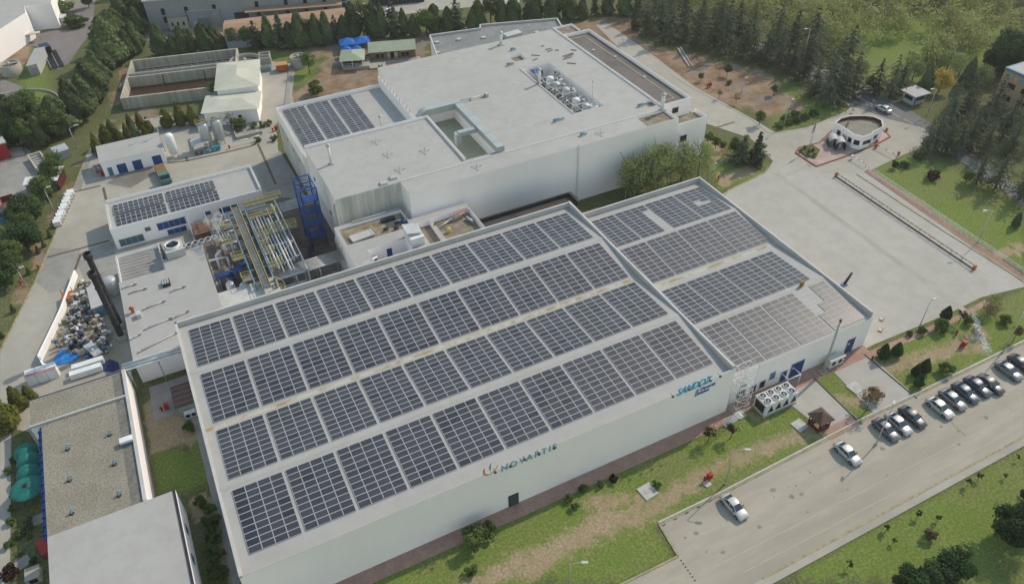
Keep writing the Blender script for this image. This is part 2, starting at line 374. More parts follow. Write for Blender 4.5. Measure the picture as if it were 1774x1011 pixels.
sheet('footpath', [(1440, 640), (1503, 612), (1588, 688), (1520, 722)], .059, M_CONC2)
sheet('brick_forecourt', [(1440, 762), (1497, 733), (1478, 718), (1425, 745)], .062, M_BRICKP)
sheet('parking_entry_strip', [(1497, 612), (1660, 545), (1710, 518), (1718, 524), (1665, 553), (1508, 622)], .0745, M_BRICKP)
sheet('brick_sidewalk', [(1497, 297), (1505, 293), (1790, 488), (1782, 496)], .11, M_BRICKP)
struct(MB().sheet([(-6, -48.4), (72.5, -48.4), (73, -47.4), (103, -47.4), (103, -50.0), (73, -50.0), (73, -50.8), (-6, -50.8)], .07).build('brick_path', M_BRICKP))
struct(MB().sheet([(-9, 0), (-1.7, 0), (-1.7, -60), (-3.6, -60), (-3.6, -8), (-9, -8)], .06).build('side_path', M_CONCD))
sheet('side_footway', [(228, 705), (240, 700), (270, 858), (252, 868)], .075, M_BRICKP)
sheet('mauve_road', [(0, 70), (35, 45), (95, 0), (120, -30), (185, -30), (165, 5), (160, 55), (140, 80), (120, 110), (100, 122), (88, 90), (60, 80), (20, 78)], .06, M_ASPHP)
sheet('factory_road', [(243, 40), (250, -20), (300, -20), (278, 50), (310, 60), (290, 70), (255, 72)], .06, M_ASPH)
sheet('factory_yard', [(388, 40), (480, 20), (900, -20), (900, 5), (760, 18), (600, 38), (390, 62)], .05, M_CONC)
sheet('factory_forecourt', [(325, 48), (390, 42), (395, 62), (320, 66)], .066, M_ORANGER)
sheet('clarifier_road', [(0, 175), (0, 136), (38, 150), (44, 180), (35, 200), (0, 205)], .055, M_ASPHP)
sheet('neighbour_yard', [(0, 258), (45, 255), (68, 280), (60, 330), (38, 365), (25, 430), (0, 470)], .055, M_CONCD)
# dark patches, drains and repairs in the concrete
sheet('wet_patch', [(184, 318), (205, 303), (262, 288), (270, 300), (240, 318), (226, 326), (205, 322)], .066, M_PATCH)
sheet('asphalt_patch', [(62, 487), (88, 430), (140, 432), (112, 500), (85, 508)], .066, M_CONCD)
sheet('asphalt_patch', [(128, 443), (196, 418), (208, 490), (150, 492)], .068, M_CONCD)
sheet('asphalt_lane', [(128, 327), (148, 280), (158, 275), (140, 330)], .068, M_CONCD)
sheet('wet_patch', [(440, 290), (486, 262), (520, 320), (520, 345), (470, 350)], .066, M_CONCD)
sheet('asphalt_lane', [(250, 222), (370, 210), (445, 222), (440, 232), (370, 225), (262, 234)], .064, M_CONCD)
sheet('trench_repair', [(1339, 300), (1348, 299), (1680, 540), (1668, 541)], .063, M_CONC)
sheet('wet_patch', [(1395, 285), (1412, 276), (1420, 280), (1403, 290)], .067, M_CONCD)
sheet('wet_patch', [(1363, 300), (1381, 293), (1386, 296), (1367, 305)], .068, M_CONC)
sheet('process_yard', [(350, 420), (470, 340), (560, 350), (605, 455), (600, 462), (400, 545)], .072, mat('oily_slab', (.20, .16, .125), (.13, .105, .085), .2, .85, .35, .65, (.07, .06, .05), .6, .5))
sheet('scrap_yard', [(133, 490), (165, 480), (215, 610), (215, 640), (85, 640), (92, 605)], .071, mat('dusty_slab', (.36, .31, .22), (.28, .24, .17), .3, .95))
def strip(name, pts, w, z0, z1, m_, px=True):
    """ribbon with thickness along a polyline"""
    P = pp(pts) if px else pts; mb = MB()
    for (ax, ay), (bx, by) in zip(P[:-1], P[1:]):
        L = math.hypot(bx-ax, by-ay); a = math.atan2(by-ay, bx-ax)
        mb.box(0, L, -w/2, w/2, z0, z1, 0, a, (ax, ay, 0))
    return struct(mb.build(name, m_))
DRAINM = mat('drain_grate', (.10, .075, .055), (.14, .11, .08), 1, .8)
for L in ([(82, 446), (190, 417)], [(128, 333), (174, 322)], [(179, 325), (184, 346)], [(289, 283), (324, 279), (388, 265), (437, 253), (445, 247)], [(447, 250), (478, 320)], [(325, 279), (322, 272)], [(119, 498), (140, 440)], [(1236, 223), (1272, 212)]):
    strip('drain_channel', L, .55, .05, .078, DRAINM)
for L in ([(105, 385), (128, 327), (152, 265)], [(0, 610), (62, 486), (104, 386)]):
    strip('kerb', L, .3, 0, .16, M_KERBY)
# kerbs
def kerb(name, pts, w=.28, h=.15, m_=M_KERB): return strip(name, pts, w, 0, h, m_)
kerb('kerb', [(1140, 905), (1240, 857), (1500, 722), (1590, 680), (1780, 587)]); kerb('kerb', [(1140, 905), (1175, 963), (1060, 1020)], m_=M_KERBY); strip('yellow_edge', [(1143, 908), (1243, 860), (1502, 725.5), (1592, 683), (1780, 590.5)], .2, .03, .13, M_KERBY)
kerb('kerb', [(1322, 1002), (1800, 742)], m_=M_KERBY); kerb('kerb', [(1345, 231), (1400, 222), (1465, 195), (1474, 188), (1468, 180), (1300, 78)])
kerb('kerb', [(1160, 128), (1201, 153), (1302, 207), (1330, 229), (1345, 231)], m_=M_KERB); kerb('kerb', [(1250, 346), (1262, 330), (1325, 299), (1330, 290)], m_=M_KERBY)
kerb('kerb', [(1497, 614), (1588, 690)], .2, .14, M_TRUNK); kerb('kerb', [(1410, 655), (1492, 735)], .2, .14, M_TRUNK)
kerb('kerb', [(1484, 302), (1640, 404), (1774, 488)], .3, .15, M_KERBY)
# painted bay lines, one mesh of paint for each run
mb = MB()
def pline(mb, a, b, w=.12, z=.056):
    (ax, ay), (bx, by) = pp([a, b]); L = math.hypot(bx-ax, by-ay); t = math.atan2(by-ay, bx-ax)
    mb.box(0, L, -w/2, w/2, 0, .004, 0, t, (ax, ay, z))
for a, b in (((1252, 880), (1276, 908)), ((1500, 735), (1542, 772)), ((1545, 770), (1575, 800)), ((1600, 700), (1640, 733)), ((1735, 640), (1760, 668)), ((1340, 815), (1385, 862)), ((1180, 930), (1215, 965)), ((1385, 795), (1425, 838)), ((1430, 775), (1470, 812))): pline(mb, a, b)
pline(mb, (1180, 1011), (1790, 700), .14); pline(mb, (1290, 990), (1790, 727), .14); pline(mb, (1325, 860), (1530, 770), .1)
struct(mb.build('bay_markings', M_LINE))
mb = MB()
for i in range(7):
    for a0, b0, a1, b1 in ((1178, 968, 1206, 1008), (1648, 732, 1672, 755)):
        f = (i+.2)/7; g = (i+.6)/7; pline(mb, (a0+(a1-a0)*f, b0+(b1-b0)*f), (a0+(a1-a0)*g, b0+(b1-b0)*g), .22, .057)
for i in range(16):
    f = (i+.1)/16; g = (i+.4)/16; pline(mb, (1145+320*f, 912-167*f), (1145+320*g, 912-167*g), .16, .058)
struct(mb.build('tyre_marks', M_STEELB))
mb = MB()
for a, b in (((1488, 170), (1512, 182)), ((1500, 180), (1525, 192)), ((1545, 196), (1560, 204)), ((1566, 207), (1582, 215)), ((1590, 220), (1602, 227))): pline(mb, a, b, .15, .07)
struct(mb.build('lane_markings', M_LINEW))

mb = MB()
JM = mat('joint_sealant', (.31, .295, .265), (.36, .345, .315), .3, .9)
for i in range(9):
    f = i/8
    (ax, ay), (bx, by) = pp([(1290+150*f, 340-45*f), (1560+210*f, 560-70*f)]); L = math.hypot(bx-ax, by-ay); mb.box(0, L, -.025, .025, .051, .0535+.0002*i, 0, math.atan2(by-ay, bx-ax), (ax, ay, 0))
for i in range(7):
    f = (i+.5)/7
    (ax, ay), (bx, by) = pp([(1290+290*f, 345+225*f), (1440+300*f, 300+185*f)]); L = math.hypot(bx-ax, by-ay); mb.box(0, L, -.025, .025, .052, .0545+.0002*i, 0, math.atan2(by-ay, bx-ax), (ax, ay, 0))
CPK = pp([(1140, 905), (1240, 857), (1500, 722), (1774, 590), (1774, 757), (1325, 1000), (1270, 1035), (1040, 1035), (1082, 1011), (1175, 963)])
for x in range(52, 130, 7):
    if inpoly(x, -62.5, CPK) and inpoly(x, -72, CPK): mb.box(x-.03, x+.03, -72.6, -61.8, .0505, .0535)
for i in range(10):
    (ax, ay), (bx, by) = pp([(20+14*i, 610-36*i), (85+14*i, 640-36*i)]); L = math.hypot(bx-ax, by-ay); mb.box(0, L, -.025, .025, .051, .0535+.0002*i, 0, math.atan2(by-ay, bx-ax), (ax, ay, 0))
struct(mb.build('slab_joints', JM))
rj = random.Random(31); OILM = mat('oil_stain', (.17, .155, .13), (.24, .22, .19), .8, .8)
for i in range(26):
    px, py = (rj.uniform(1180, 1760), 0); py = 985-(px-1180)*.5+rj.uniform(-60, 25); a = G(px, py, 0); r = rj.uniform(.12, .5)
    struct(MB().sheet([(a.x+r*math.cos(q*.7)*rj.uniform(.6, 1.2), a.y+r*.8*math.sin(q*.7)*rj.uniform(.6, 1.2)) for q in range(9)], .0545+.0001*i).build('oil_stain', OILM))

sheet('garden_soil', [(20, 742), (50, 748), (66, 772), (78, 940), (100, 1030), (18, 1030)], .085, M_TURF)
# ------------------------------------------------------------------ front production hall (saw of two ridges)
TILT = R(3.9335); TN = math.tan(TILT)
YF = -48.5; YF2 = -47.5
class Prof:
    def __init__(s, yb, r1, v, r2, yf, zr): s.ys = [yb, r1, v, r2, yf]; s.r1, s.v, s.r2, s.zr = r1, v, r2, zr
    def z(s, y):
        return s.zr - TN*(abs(y-s.r1) if y > s.v else abs(y-s.r2))
def hall(name, label, x0, x1, P, caps):
    t = thing(name, label, 'building'); ys = P.ys; yb, yf = ys[0], ys[-1]
    mb = MB()
    for a, b in zip(ys[:-1], ys[1:]): mb.face([(x0, b, P.z(b)), (x1, b, P.z(b)), (x1, a, P.z(a)), (x0, a, P.z(a))])
    mb.build('roof', M_ROOF, t)
    w = MB()
    w.face([(x0, yf, 0), (x1, yf, 0), (x1, yf, P.z(yf)), (x0, yf, P.z(yf))])
    w.face([(x1, yb, 0), (x0, yb, 0), (x0, yb, P.z(yb)), (x1, yb, P.z(yb))])
    w.face([(x0, yf, 0)] + [(x0, y, P.z(y)) for y in ys[::-1]] + [(x0, yb, 0)])
    w.face(([(x1, yf, 0)] + [(x1, y, P.z(y)) for y in ys[::-1]] + [(x1, yb, 0)])[::-1])
    w.build('wall', M_WALL, t)
    for (cx0, cx1, cy0, cy1, z0, z1) in caps: MB().box(cx0, cx1, cy0, cy1, z0, z1).build('parapet', M_CAP, t)
    for yr in (P.r1, P.r2):
        MB().face([(x0+.4, yr-.35, P.z(yr-.35)+.02), (x1-.4, yr-.35, P.z(yr-.35)+.02), (x1-.4, yr, P.zr+.04), (x0+.4, yr, P.zr+.04)]).face([(x0+.4, yr, P.zr+.04), (x1-.4, yr, P.zr+.04), (x1-.4, yr+.35, P.z(yr+.35)+.02), (x0+.4, yr+.35, P.z(yr+.35)+.02)]).build('ridge_flashing', M_ROOF, t)
    zv = P.z(P.v); MB().box(x0+.4, x1-.4, P.v-.28, P.v+.28, zv-.07, zv+.025).build('valley_gutter', M_VALLEY, t)
    return t
M_VALLEY = mat('valley_dirt', (.44, .41, .33), (.30, .23, .11), .35, .8, .45, .62)
P1 = Prof(2.1, -10.976, -22.781, -34.586, YF, 9.835); P2 = Prof(.3, -12.25, -23.9, -36.2, YF2, 7.33)
HALL = hall('production_hall', 'long white factory hall with ten-block solar roof and lettering on its front wall', -1.7, 72.75, P1,
            [(-1.703, -1.35, YF, 2.1, 8.6, 9.95), (-1.7, 72.75, 1.75, 2.103, 8.6, 9.95), (72.45, 72.85, YF+.36, 2.103, 8.7, 10.08)])
MB().box(-1.7, 72.85, YF-.003, YF+.35, 8.6, 9.56).build('front_parapet', M_WALL, HALL); MB().box(-1.72, 72.87, YF-.02, YF+.37, 9.563, 9.6).build('coping', M_ROOF, HALL)
HALL2 = hall('production_hall', 'shorter, lower white factory hall with pale solar roof beside the loading yard', 72.9, 103.0, P2,
             [(102.65, 103.003, YF2+.3, .3, 6.2, 7.62), (72.9, 103, -.05, .303, 6.2, 7.6)])
# doors and windows of the halls
def wallbox(parent, name, x0, x1, z0, z1, m_, y=YF2, d=.06, frame=None):
    o = MB().box(x0, x1, y-d, y-.004, z0, z1).build(name, m_, parent)
    if frame:
        f = MB(); w = .09
        for q in ((x0-w, x1+w, z1, z1+w), (x0-w, x1+w, z0-w, z0), (x0-w, x0, z0, z1), (x1, x1+w, z0, z1)): f.box(q[0], q[1], y-d-.03, y-.004, q[2], q[3])
        f.build('frame', frame, o)
    return o
def door_leaf(o, x0, x1, z0, z1, y, n=2):
    for i in range(n-1):
        x = x0+(x1-x0)*(i+1)/n; MB().box(x-.03, x+.03, y-.075, y-.061, z0, z1).build('seam', M_BLACK, o)
    MB().box(x0+.25, x0+.6, y-.1, y-.062, (z0+z1)/2+.4, (z0+z1)/2+.75).build('notice', M_WHITE, o)
a = GY(889, 865, YF); wallbox(HALL, 'door', a.x-.65, a.x+.75, .08, 2.5, mat('grey_door', (.05, .07, .085), rough=.4), YF, frame=M_BLACK)
for px0, py0, px1, py1 in ((1366, 651, 1392, 628), (1461, 612, 1479, 592)):
    p = GY(px0, py0, YF2); q = GY(px1, py1, YF2); z0 = .08; z1 = 3.3
    o = wallbox(HALL2, 'door', p.x, q.x, z0, z1, M_BLUED, frame=M_CAP); door_leaf(o, p.x, q.x, z0, z1, YF2)
p = GY(1349, 662, YF2); wallbox(HALL2, 'door', p.x, p.x+1.15, .08, 2.35, M_BLUED, frame=M_CAP)
for px, py, w, h, g in ((1304, 673, 1.0, 1.5, M_GLASS), (1320, 665, 1.0, 1.5, M_GLASS), (1338, 650, 1.0, 1.5, M_BLUE2), (1288, 668, 1.1, .5, M_BLUE2), (1283, 682, 1.6, 1.5, M_GLASS)):
    p = GY(px, py, YF2); o = wallbox(HALL2, 'window', p.x-w/2, p.x+w/2, p.z-h/2, p.z+h/2, g, frame=M_CAP)
p = GY(1358, 655, YF2)    # white porch frame over the small door
mb = MB()
for dx in (-1.3, 1.3): mb.tube((p.x+dx, YF2-1.9, .05), (p.x+dx, YF2-1.9, 2.6), .07); mb.tube((p.x+dx, YF2-1.9, 2.6), (p.x+dx, YF2-.05, 2.6), .07)
mb.tube((p.x-1.3, YF2-1.9, 2.6), (p.x+1.3, YF2-1.9, 2.6), .07); mb.build('porch_frame', M_WHITE, HALL2)
# lettering
def text(name, body, size, x, z, y, m_, parent, shear=0, ext=.05, sx=1, align='LEFT', space=1.0, bold=0.0):
    cu = bpy.data.curves.new(name, 'FONT'); cu.body = body; cu.size = size; cu.shear = shear; cu.extrude = ext; cu.align_x = align; cu.space_character = space; cu.offset = bold
    o = bpy.data.objects.new('tmp', cu); COL.objects.link(o)
    dg = bpy.context.evaluated_depsgraph_get(); me = bpy.data.meshes.new_from_object(o.evaluated_get(dg)); bpy.data.objects.remove(o)
    me.materials.clear(); me.materials.append(m_)
    t = inst(name, me, parent, (x, y, z), rot=(math.pi/2, 0, 0), sc=(sx, 1, 1)); return t
M_SIGN = mat('sky_blue_letters', (.10, .42, .60), rough=.5); M_SIGND = mat('blue_letters', (.08, .20, .40), rough=.5); M_SIGNN = mat('petrol_letters', (.20, .38, .46), rough=.5)
def signthing(name, label): return thing(name, label, 'sign')
s = signthing('wall_lettering', 'slanted sky blue capital letters with small print below on the white front wall')
a = GY(1171, 686, YF); b = GY(1234, 655, YF)
text('lettering', 'SANDOZ', 2.0, a.x, a.z+.1, YF-.06, M_SIGN, s, shear=.32, sx=(b.x-a.x)/8.9, ext=.06, bold=.05)
e = GY(1204, 678, YF); text('small_lettering', 'A Novartis', .95, e.x+.1, e.z-.25, YF-.06, M_SIGND, s, shear=.2, sx=.85, ext=.06)
e = GY(1202, 684, YF); text('small_lettering', 'Division', .95, e.x+.1, e.z-.3, YF-.06, M_SIGND, s, shear=.2, sx=.85, ext=.06)
s = signthing('wall_lettering', 'widely spaced petrol blue capital letters on the white wall after an orange emblem')
a = GY(868, 816, YF); b = GY(968, 774, YF)
text('lettering', 'NOVARTIS', 1.75, a.x, a.z, YF-.06, M_SIGNN, s, sx=(b.x-a.x)/11.6, space=1.45, ext=.04, bold=.035)
s = signthing('wall_emblem', 'orange and blue flame-like bowl emblem left of the spaced letters')
a = GY(837, 824, YF); m1 = mat('orange_letters', (.62, .36, .20), rough=.5); ox, oz = a.x, a.z-.25
def swoosh(name, pts, m_):
    mb = MB()
    for (p, w), (q, v) in zip(pts[:-1], pts[1:]):
        d = Vector((q[0]-p[0], q[1]-p[1])).normalized(); nn = Vector((-d.y, d.x))
        A = [(ox+p[0]+nn.x*w, oz+p[1]+nn.y*w), (ox+p[0]-nn.x*w, oz+p[1]-nn.y*w), (ox+q[0]-nn.x*v, oz+q[1]-nn.y*v), (ox+q[0]+nn.x*v, oz+q[1]+nn.y*v)]
        mb.face([(x, YF-.1, z) for x, z in A]); mb.face([(x, YF-.02, z) for x, z in A][::-1])
        for i in range(4): j = (i+1) % 4; mb.face([(A[i][0], YF-.02, A[i][1]), (A[j][0], YF-.02, A[j][1]), (A[j][0], YF-.1, A[j][1]), (A[i][0], YF-.1, A[i][1])])
    mb.build(name, m_, s)
swoosh('orange_curve', [((.25, 1.9), .06), ((.1, 1.3), .16), ((.15, .7), .2), ((.5, .3), .18), ((1.0, .2), .12), ((1.5, .4), .08)], m1)
swoosh('yellow_curve', [((1.5, .4), .08), ((1.95, .85), .1), ((2.2, 1.5), .04)], mat('yellow_letters', (.62, .52, .26), rough=.5))
swoosh('blue_flame', [((1.05, .75), .05), ((1.0, 1.5), .15), ((1.2, 2.4), .04)], M_SIGNN)
k = 0
SPOTL = ['below the orange emblem', 'left of the letter O', 'between the letters V and A', 'between the letters R and T', 'beside the letter S', 'at the lower left of the slanted blue letters',
         'under the third slanted letter', 'under the fifth slanted letter', 'at the last slanted letter', 'right of the slanted letters near the wall corner']
for px, py in ((858, 818), (884, 808), (909, 796), (934, 786), (960, 776), (1166, 687), (1194, 675), (1212, 668.5), (1231, 659.5), (1248, 652)):
    a = GY(px, py, YF-.7); t = thing('floodlight', 'small black floodlight on an arm ' + SPOTL[k], 'floodlight', group='floodlights on the front wall')
    MB().tube((a.x, YF, a.z+.1), (a.x, YF-.6, a.z+.1), .03, n=6).build('arm', M_STEELB, t); MB().box(-.17, .17, -.12, .14, -.08, .14, 0, .1, (a.x, YF-.7, a.z)).build('lamp_head', M_STEELB, t); k += 1

# ------------------------------------------------------------------ solar arrays
def pvmat(name, c, rnd=.2, rough=.36):
    mt = mat(name, c, rnd=rnd, rough=rough, spec=.5); n = mt.node_tree; b = n.nodes['Principled BSDF']
    # fine cell grid on the glass: print only
    tc = n.nodes.new('ShaderNodeTexCoord'); vm = n.nodes.new('ShaderNodeVectorMath'); vm.operation = 'MULTIPLY'; vm.inputs[1].default_value = (6.2, 6.2, 0); n.links.new(tc.outputs['Object'], vm.inputs[0])
    fr = n.nodes.new('ShaderNodeVectorMath'); fr.operation = 'FRACTION'; n.links.new(vm.outputs[0], fr.inputs[0]); sx = n.nodes.new('ShaderNodeSeparateXYZ'); n.links.new(fr.outputs[0], sx.inputs[0])
    g = []
    for i in (0, 1):
        q = n.nodes.new('ShaderNodeMath'); q.operation = 'LESS_THAN'; q.inputs[1].default_value = .10; n.links.new(sx.outputs[i], q.inputs[0]); g.append(q)
    mx = n.nodes.new('ShaderNodeMath'); mx.operation = 'MAXIMUM'; n.links.new(g[0].outputs[0], mx.inputs[0]); n.links.new(g[1].outputs[0], mx.inputs[1])
    sc = n.nodes.new('ShaderNodeMath'); sc.operation = 'MULTIPLY'; sc.inputs[1].default_value = .5; n.links.new(mx.outputs[0], sc.inputs[0])
    old = b.inputs['Base Color'].links[0].from_socket; x = n.nodes.new('ShaderNodeMix'); x.data_type = 'RGBA'; n.links.new(sc.outputs[0], x.inputs[0]); n.links.new(old, x.inputs[6]); x.inputs[7].default_value = (.085, .085, .095, 1); n.links.new(x.outputs[2], b.inputs['Base Color'])
    return mt
M_PV = pvmat('solar_glass', (.036, .036, .045)); M_PVD = pvmat('solar_glass_dark', (.017, .017, .026), .15)
M_FRAME = mat('module_frame', (.52, .52, .52), rough=.5)
def module_mesh(w, h, m_):
    mb = MB(); mb.box(-w/2, w/2, -h/2, h/2, -.04, 0, 1)
    e = .036; mb.face([(-w/2+e, -h/2+e, .004), (w/2-e, -h/2+e, .004), (w/2-e, h/2-e, .004), (-w/2+e, h/2-e, .004)], 0)
    return mb.mesh('solar_module', [m_, M_FRAME])
MOD = [module_mesh(1.635, .965, M_PV), module_mesh(1.635, .965, M_PVD)]
MODP = [module_mesh(.965, 1.6, M_PV), module_mesh(.965, 1.6, M_PVD)]
RAILM = M_GALV
def array(label, x0, ytop, ztop, cols, rows, tilt, group, pw=1.675, ph=1.0036, mods=MOD, skip=(), dark=(), pdark=.04, rng=random):
    """cols x rows modules hung from the top-left corner, tilted about X"""
    t = thing('solar_array', label, 'solar array', (x0, ytop, ztop), 0, group); t.rotation_euler = (tilt, 0, 0)
    rl = MB()
    for r in range(rows):
        rl.box(.05, cols*pw-.05, -(r+.5)*ph-.02, -(r+.5)*ph+.02, -.115, -.045)
    rl.build('mounting_rail', RAILM, t)
    for r in range(rows):
        for c in range(cols):
            if (c, r) in skip: continue
            d = 1 if ((c, r) in dark or rng.random() < pdark) else 0
            inst('module', mods[d], t, ((c+.5)*pw, -(r+.5)*ph, 0))
    return t
STRIP = [(0, 9.2, 1), (-11.94, 9.888, -1), (-23.61, 9.2, 1), (-35.55, 9.888, -1)]
ROWN = ['rear row', 'second row from rear', 'third row from rear', 'front row']
rg = random.Random(3)
DARK = {(3, 0): [(0, r) for r in range(9)] + [(3, 4), (3, 6)], (3, 2): [(1, 4)], (3, 3): [(3, 5)], (3, 4): [(0, 1), (0, 2), (0, 3), (1, 1), (1, 2), (2, 0)], (3, 6): [(0, 3), (0, 4), (0, 5), (1, 2), (1, 3), (2, 1), (2, 2), (3, 1), (3, 2), (3, 3)],
        (3, 9): [(0, r) for r in range(2, 6)] + [(1, r) for r in range(1, 5)] + [(2, r) for r in range(0, 5)] + [(3, r) for r in range(0, 5)]}
for s_ in range(4):
    y, z, sg = STRIP[s_]
    for i in range(10):
        pd = (.42, .22, .12, .03)[s_]
        array('solar block, %s from left, %s, on the long hall roof' % (ORD[i], ROWN[s_]), i*7.1407, y, z, 4, 10, -TILT if sg > 0 else TILT, 'solar blocks on the long hall', dark=DARK.get((s_, i), ()), pdark=pd, rng=rg)
# shorter hall: blocks given by column count; first block starts behind the dividing parapet
MODR = MOD
for s_, (ytop, ztop, tl, blocks) in enumerate([
        (-1.85, 6.72, -TILT, [(4, [], 0), (4, [(3, r) for r in range(2, 10)], 0), (4, [], 0), (4, [(1, 4), (1, 5), (2, 5)], 0)]),
        (-12.9, 7.39, TILT, [(4, [], 0), (4, [], 0), (4, [], 0), (4, [], 0)]),
        (-25.55, 6.72, -TILT, [(4, [], 0), (4, [], 0), (4, [], 0), (3, [], 0)]),
        (-36.95, 7.39, TILT, [(4, [], 0), (4, [], 0), (4, [], 0), (4, [(0, r) for r in range(0, 6)] + [(1, r) for r in range(0, 4)], 0)])]):
    for i, (cols, skip, _) in enumerate(blocks):
        array('solar block, %s from left, %s, on the lower hall roof' % (ORD[i], ROWN[s_]), 73.78+i*7.08, ytop, ztop, cols, 10, tl, 'solar blocks on the lower hall', skip=skip, pdark=.03, rng=rg, mods=MODR,
              dark=[(1, 1), (1, 2), (2, 0), (2, 1), (3, 0), (1, 4), (1, 7)] if (s_, i) == (3, 0) else ())
# ------------------------------------------------------------------ big rear building
rs = [(31.3, 44.5, 19.3, 41, 13.5, 'roof'), (44.5, 107, 14.2, 41, 13.5, 'roof'), (57.6, 107, 41, 70.3, 13.5, 'roof'), (56.2, 57.6, 41, 65, 13.5, 'roof'), (30.6, 56.2, 41, 65, 11.2, 'roof'),
      (30.6, 31.0, 41, 65, 12.0, 'cap'), (30.6, 56.2, 64.6, 65, 12.0, 'cap'), (31.3, 59, 40.6, 41, 14.05, 'cap'), (58.6, 59, 20.4, 41, 14.05, 'cap'),
      (55.8, 56.2, 41, 65, 13.9, 'cap'), (44.5, 107, 19.15, 19.42, 13.72, 'cap'), (59, 66, 20.4, 42.9, 10.6, 'court'), (88, 96, 27, 52.6, 9.6, 'plant'), (87.8, 88, 26.8, 52.8, 13.75, 'cap'),
      (88.6, 92.2, 57, 61, 12.6, 'sand'), (106.6, 107, 19.42, 70.3, 13.85, 'cap'), (107, 115.3, 21, 66, 12.6, 'bit'), (115, 115.3, 21, 66, 13.4, 'cap'), (107, 115.3, 21, 21.35, 13.4, 'cap'),
      (107, 115.3, 65.6, 66, 13.4, 'cap'), (107, 112.5, 66, 70.5, 13.3, 'sand'), (112.2, 112.5, 66, 70.5, 13.8, 'cap'), (107, 112.5, 70.2, 70.5, 13.8, 'cap'),
      (107, 117, 16.6, 21, 9.4, 'sand'), (116.7, 117, 16.6, 21, 10.3, 'cap'), (107, 117, 16.6, 16.9, 10.3, 'cap'), (99, 106.3, 14.5, 18.9, 13.0, 'sand'),
      (104, 106.9, 21.5, 24.5, 12.7, 'sand')]
BIG = building('warehouse_building', 'largest white flat-roofed factory building with sunken roof courts behind the solar halls', rs, M_WALL,
               {'roof': ('roof', M_ROOF), 'cap': ('parapet', M_CAP), 'court': ('court_floor', M_GREENM), 'plant': ('plant_floor', M_CONCD), 'bit': ('bitumen_roof', M_BITUMEN), 'sand': ('gravel_roof', M_SAND)})
for i in range(5):
    x = 31.36+i*2.62; MB().box(x, x+2.58, 19.22-.012*(i % 2), 19.296, .1, 13.3).build('wall_panel', M_WALLS, BIG)
for i in range(8):
    y = 41.3+i*2.95; MB().box(30.52-.01*(i % 2), 30.597, y, y+2.9, .5, 9.0).build('wall_panel', M_WALLS, BIG)
for px, py, Y, w, h in ((1191.5, 239, 14.2, 1.7, 1.5),):
    a = GY(px, py, 14.2); wallbox(BIG, 'window', 110.0, 111.7, 5.6, 7.1, M_GLASS, 16.6, .05, M_CAP)
wallbox(BIG, 'window', 110.3, 111.9, 10.6, 11.9, M_GLASS, 21.0, .05, M_CAP)
for y, z in ((46, 7.5), (51, 7.5), (56, 7.5), (25.5, 6), (36, 8)):
    MB().box(30.5 if y > 41 else 31.2, 30.59 if y > 41 else 31.297, y, y+.9, z, z+.7).build('vent_grille', M_STEELB, BIG)
for i in range(8): MB().box(57.8+i*.004, 87.6, 45.2+i*3.1, 45.27+i*3.1, 13.5, 13.512).build('roof_seam', M_CAP, BIG)
for i in range(5): MB().box(67.8, 87.5, 21.5+i*4.3, 21.57+i*4.3, 13.5, 13.512).build('roof_seam', M_CAP, BIG)
for i in range(6): MB().box(31.6, 58.3, 22.0+i*3.2, 22.06+i*3.2, 13.5, 13.512).build('roof_seam', M_CAP, BIG)
for i in range(9): MB().box(97+.001*i, 106.4, 21+i*5.2, 21.07+i*5.2, 13.5, 13.512).build('roof_seam', M_CAP, BIG)
rz_ = random.Random(41); PONDM = mat('ponding_stain', (.33, .315, .28), (.39, .375, .35), .5, .7)
for i in range(16):
    x, y = rz_.choice(((33, 57), (68, 87), (97.5, 105), (69, 87)));  x0 = rz_.uniform(x, y); y0 = rz_.uniform(21.5, 39 if x < 60 else 66); r = rz_.uniform(.5, 1.8)
    MB().sheet([(x0+r*1.4*math.cos(q*.6)*rz_.uniform(.7, 1.2), y0+r*math.sin(q*.6)*rz_.uniform(.7, 1.2)) for q in range(10)], 13.505+.0004*i).build('ponding_stain', PONDM, BIG)
# long yellow line round the bitumen roof
mb = MB(); mb.box(112.6, 112.8, 24, 64, 12.6, 12.66).box(108.5, 112.8, 23.8, 24, 12.6, 12.66).box(108.4, 112.8, 64, 64.2, 12.6, 12.66); mb.build('roof_seam', M_LINE, BIG)
for x, y in ((112.7, 36), (112.7, 49), (110, 55)): MB().box(x-.3, x+.3, y-.3, y+.3, 12.6, 12.9).build('roof_outlet', M_CAP, BIG)
for i in range(10): y = 44+i*2.1; MB().tube((56.0, y, 13.9), (56.0, y, 14.6), .05, n=6).build('guard_post', M_STEELB, BIG)
# downpipes on the left wall near the corner
for i in range(3):
    MB().path([(31.1, 20.2+i*.45, .1), (31.1, 20.2+i*.45, 11.5-i*.6), (31.3, 20.2+i*.45, 11.9-i*.6)], .1).build('downpipe', M_PIPE, BIG)
mb = MB()
for i in range(30): mb.box(0, .03, 0, .5, 0, .03, 0, 0, (81.6, 13.7, .4+i*.44))
for dy in (0, .5): mb.tube((81.6, 13.7+dy, .1), (81.6, 13.7+dy, 14.2), .04, n=5)
mb.build('cat_ladder', M_GALV, BIG)
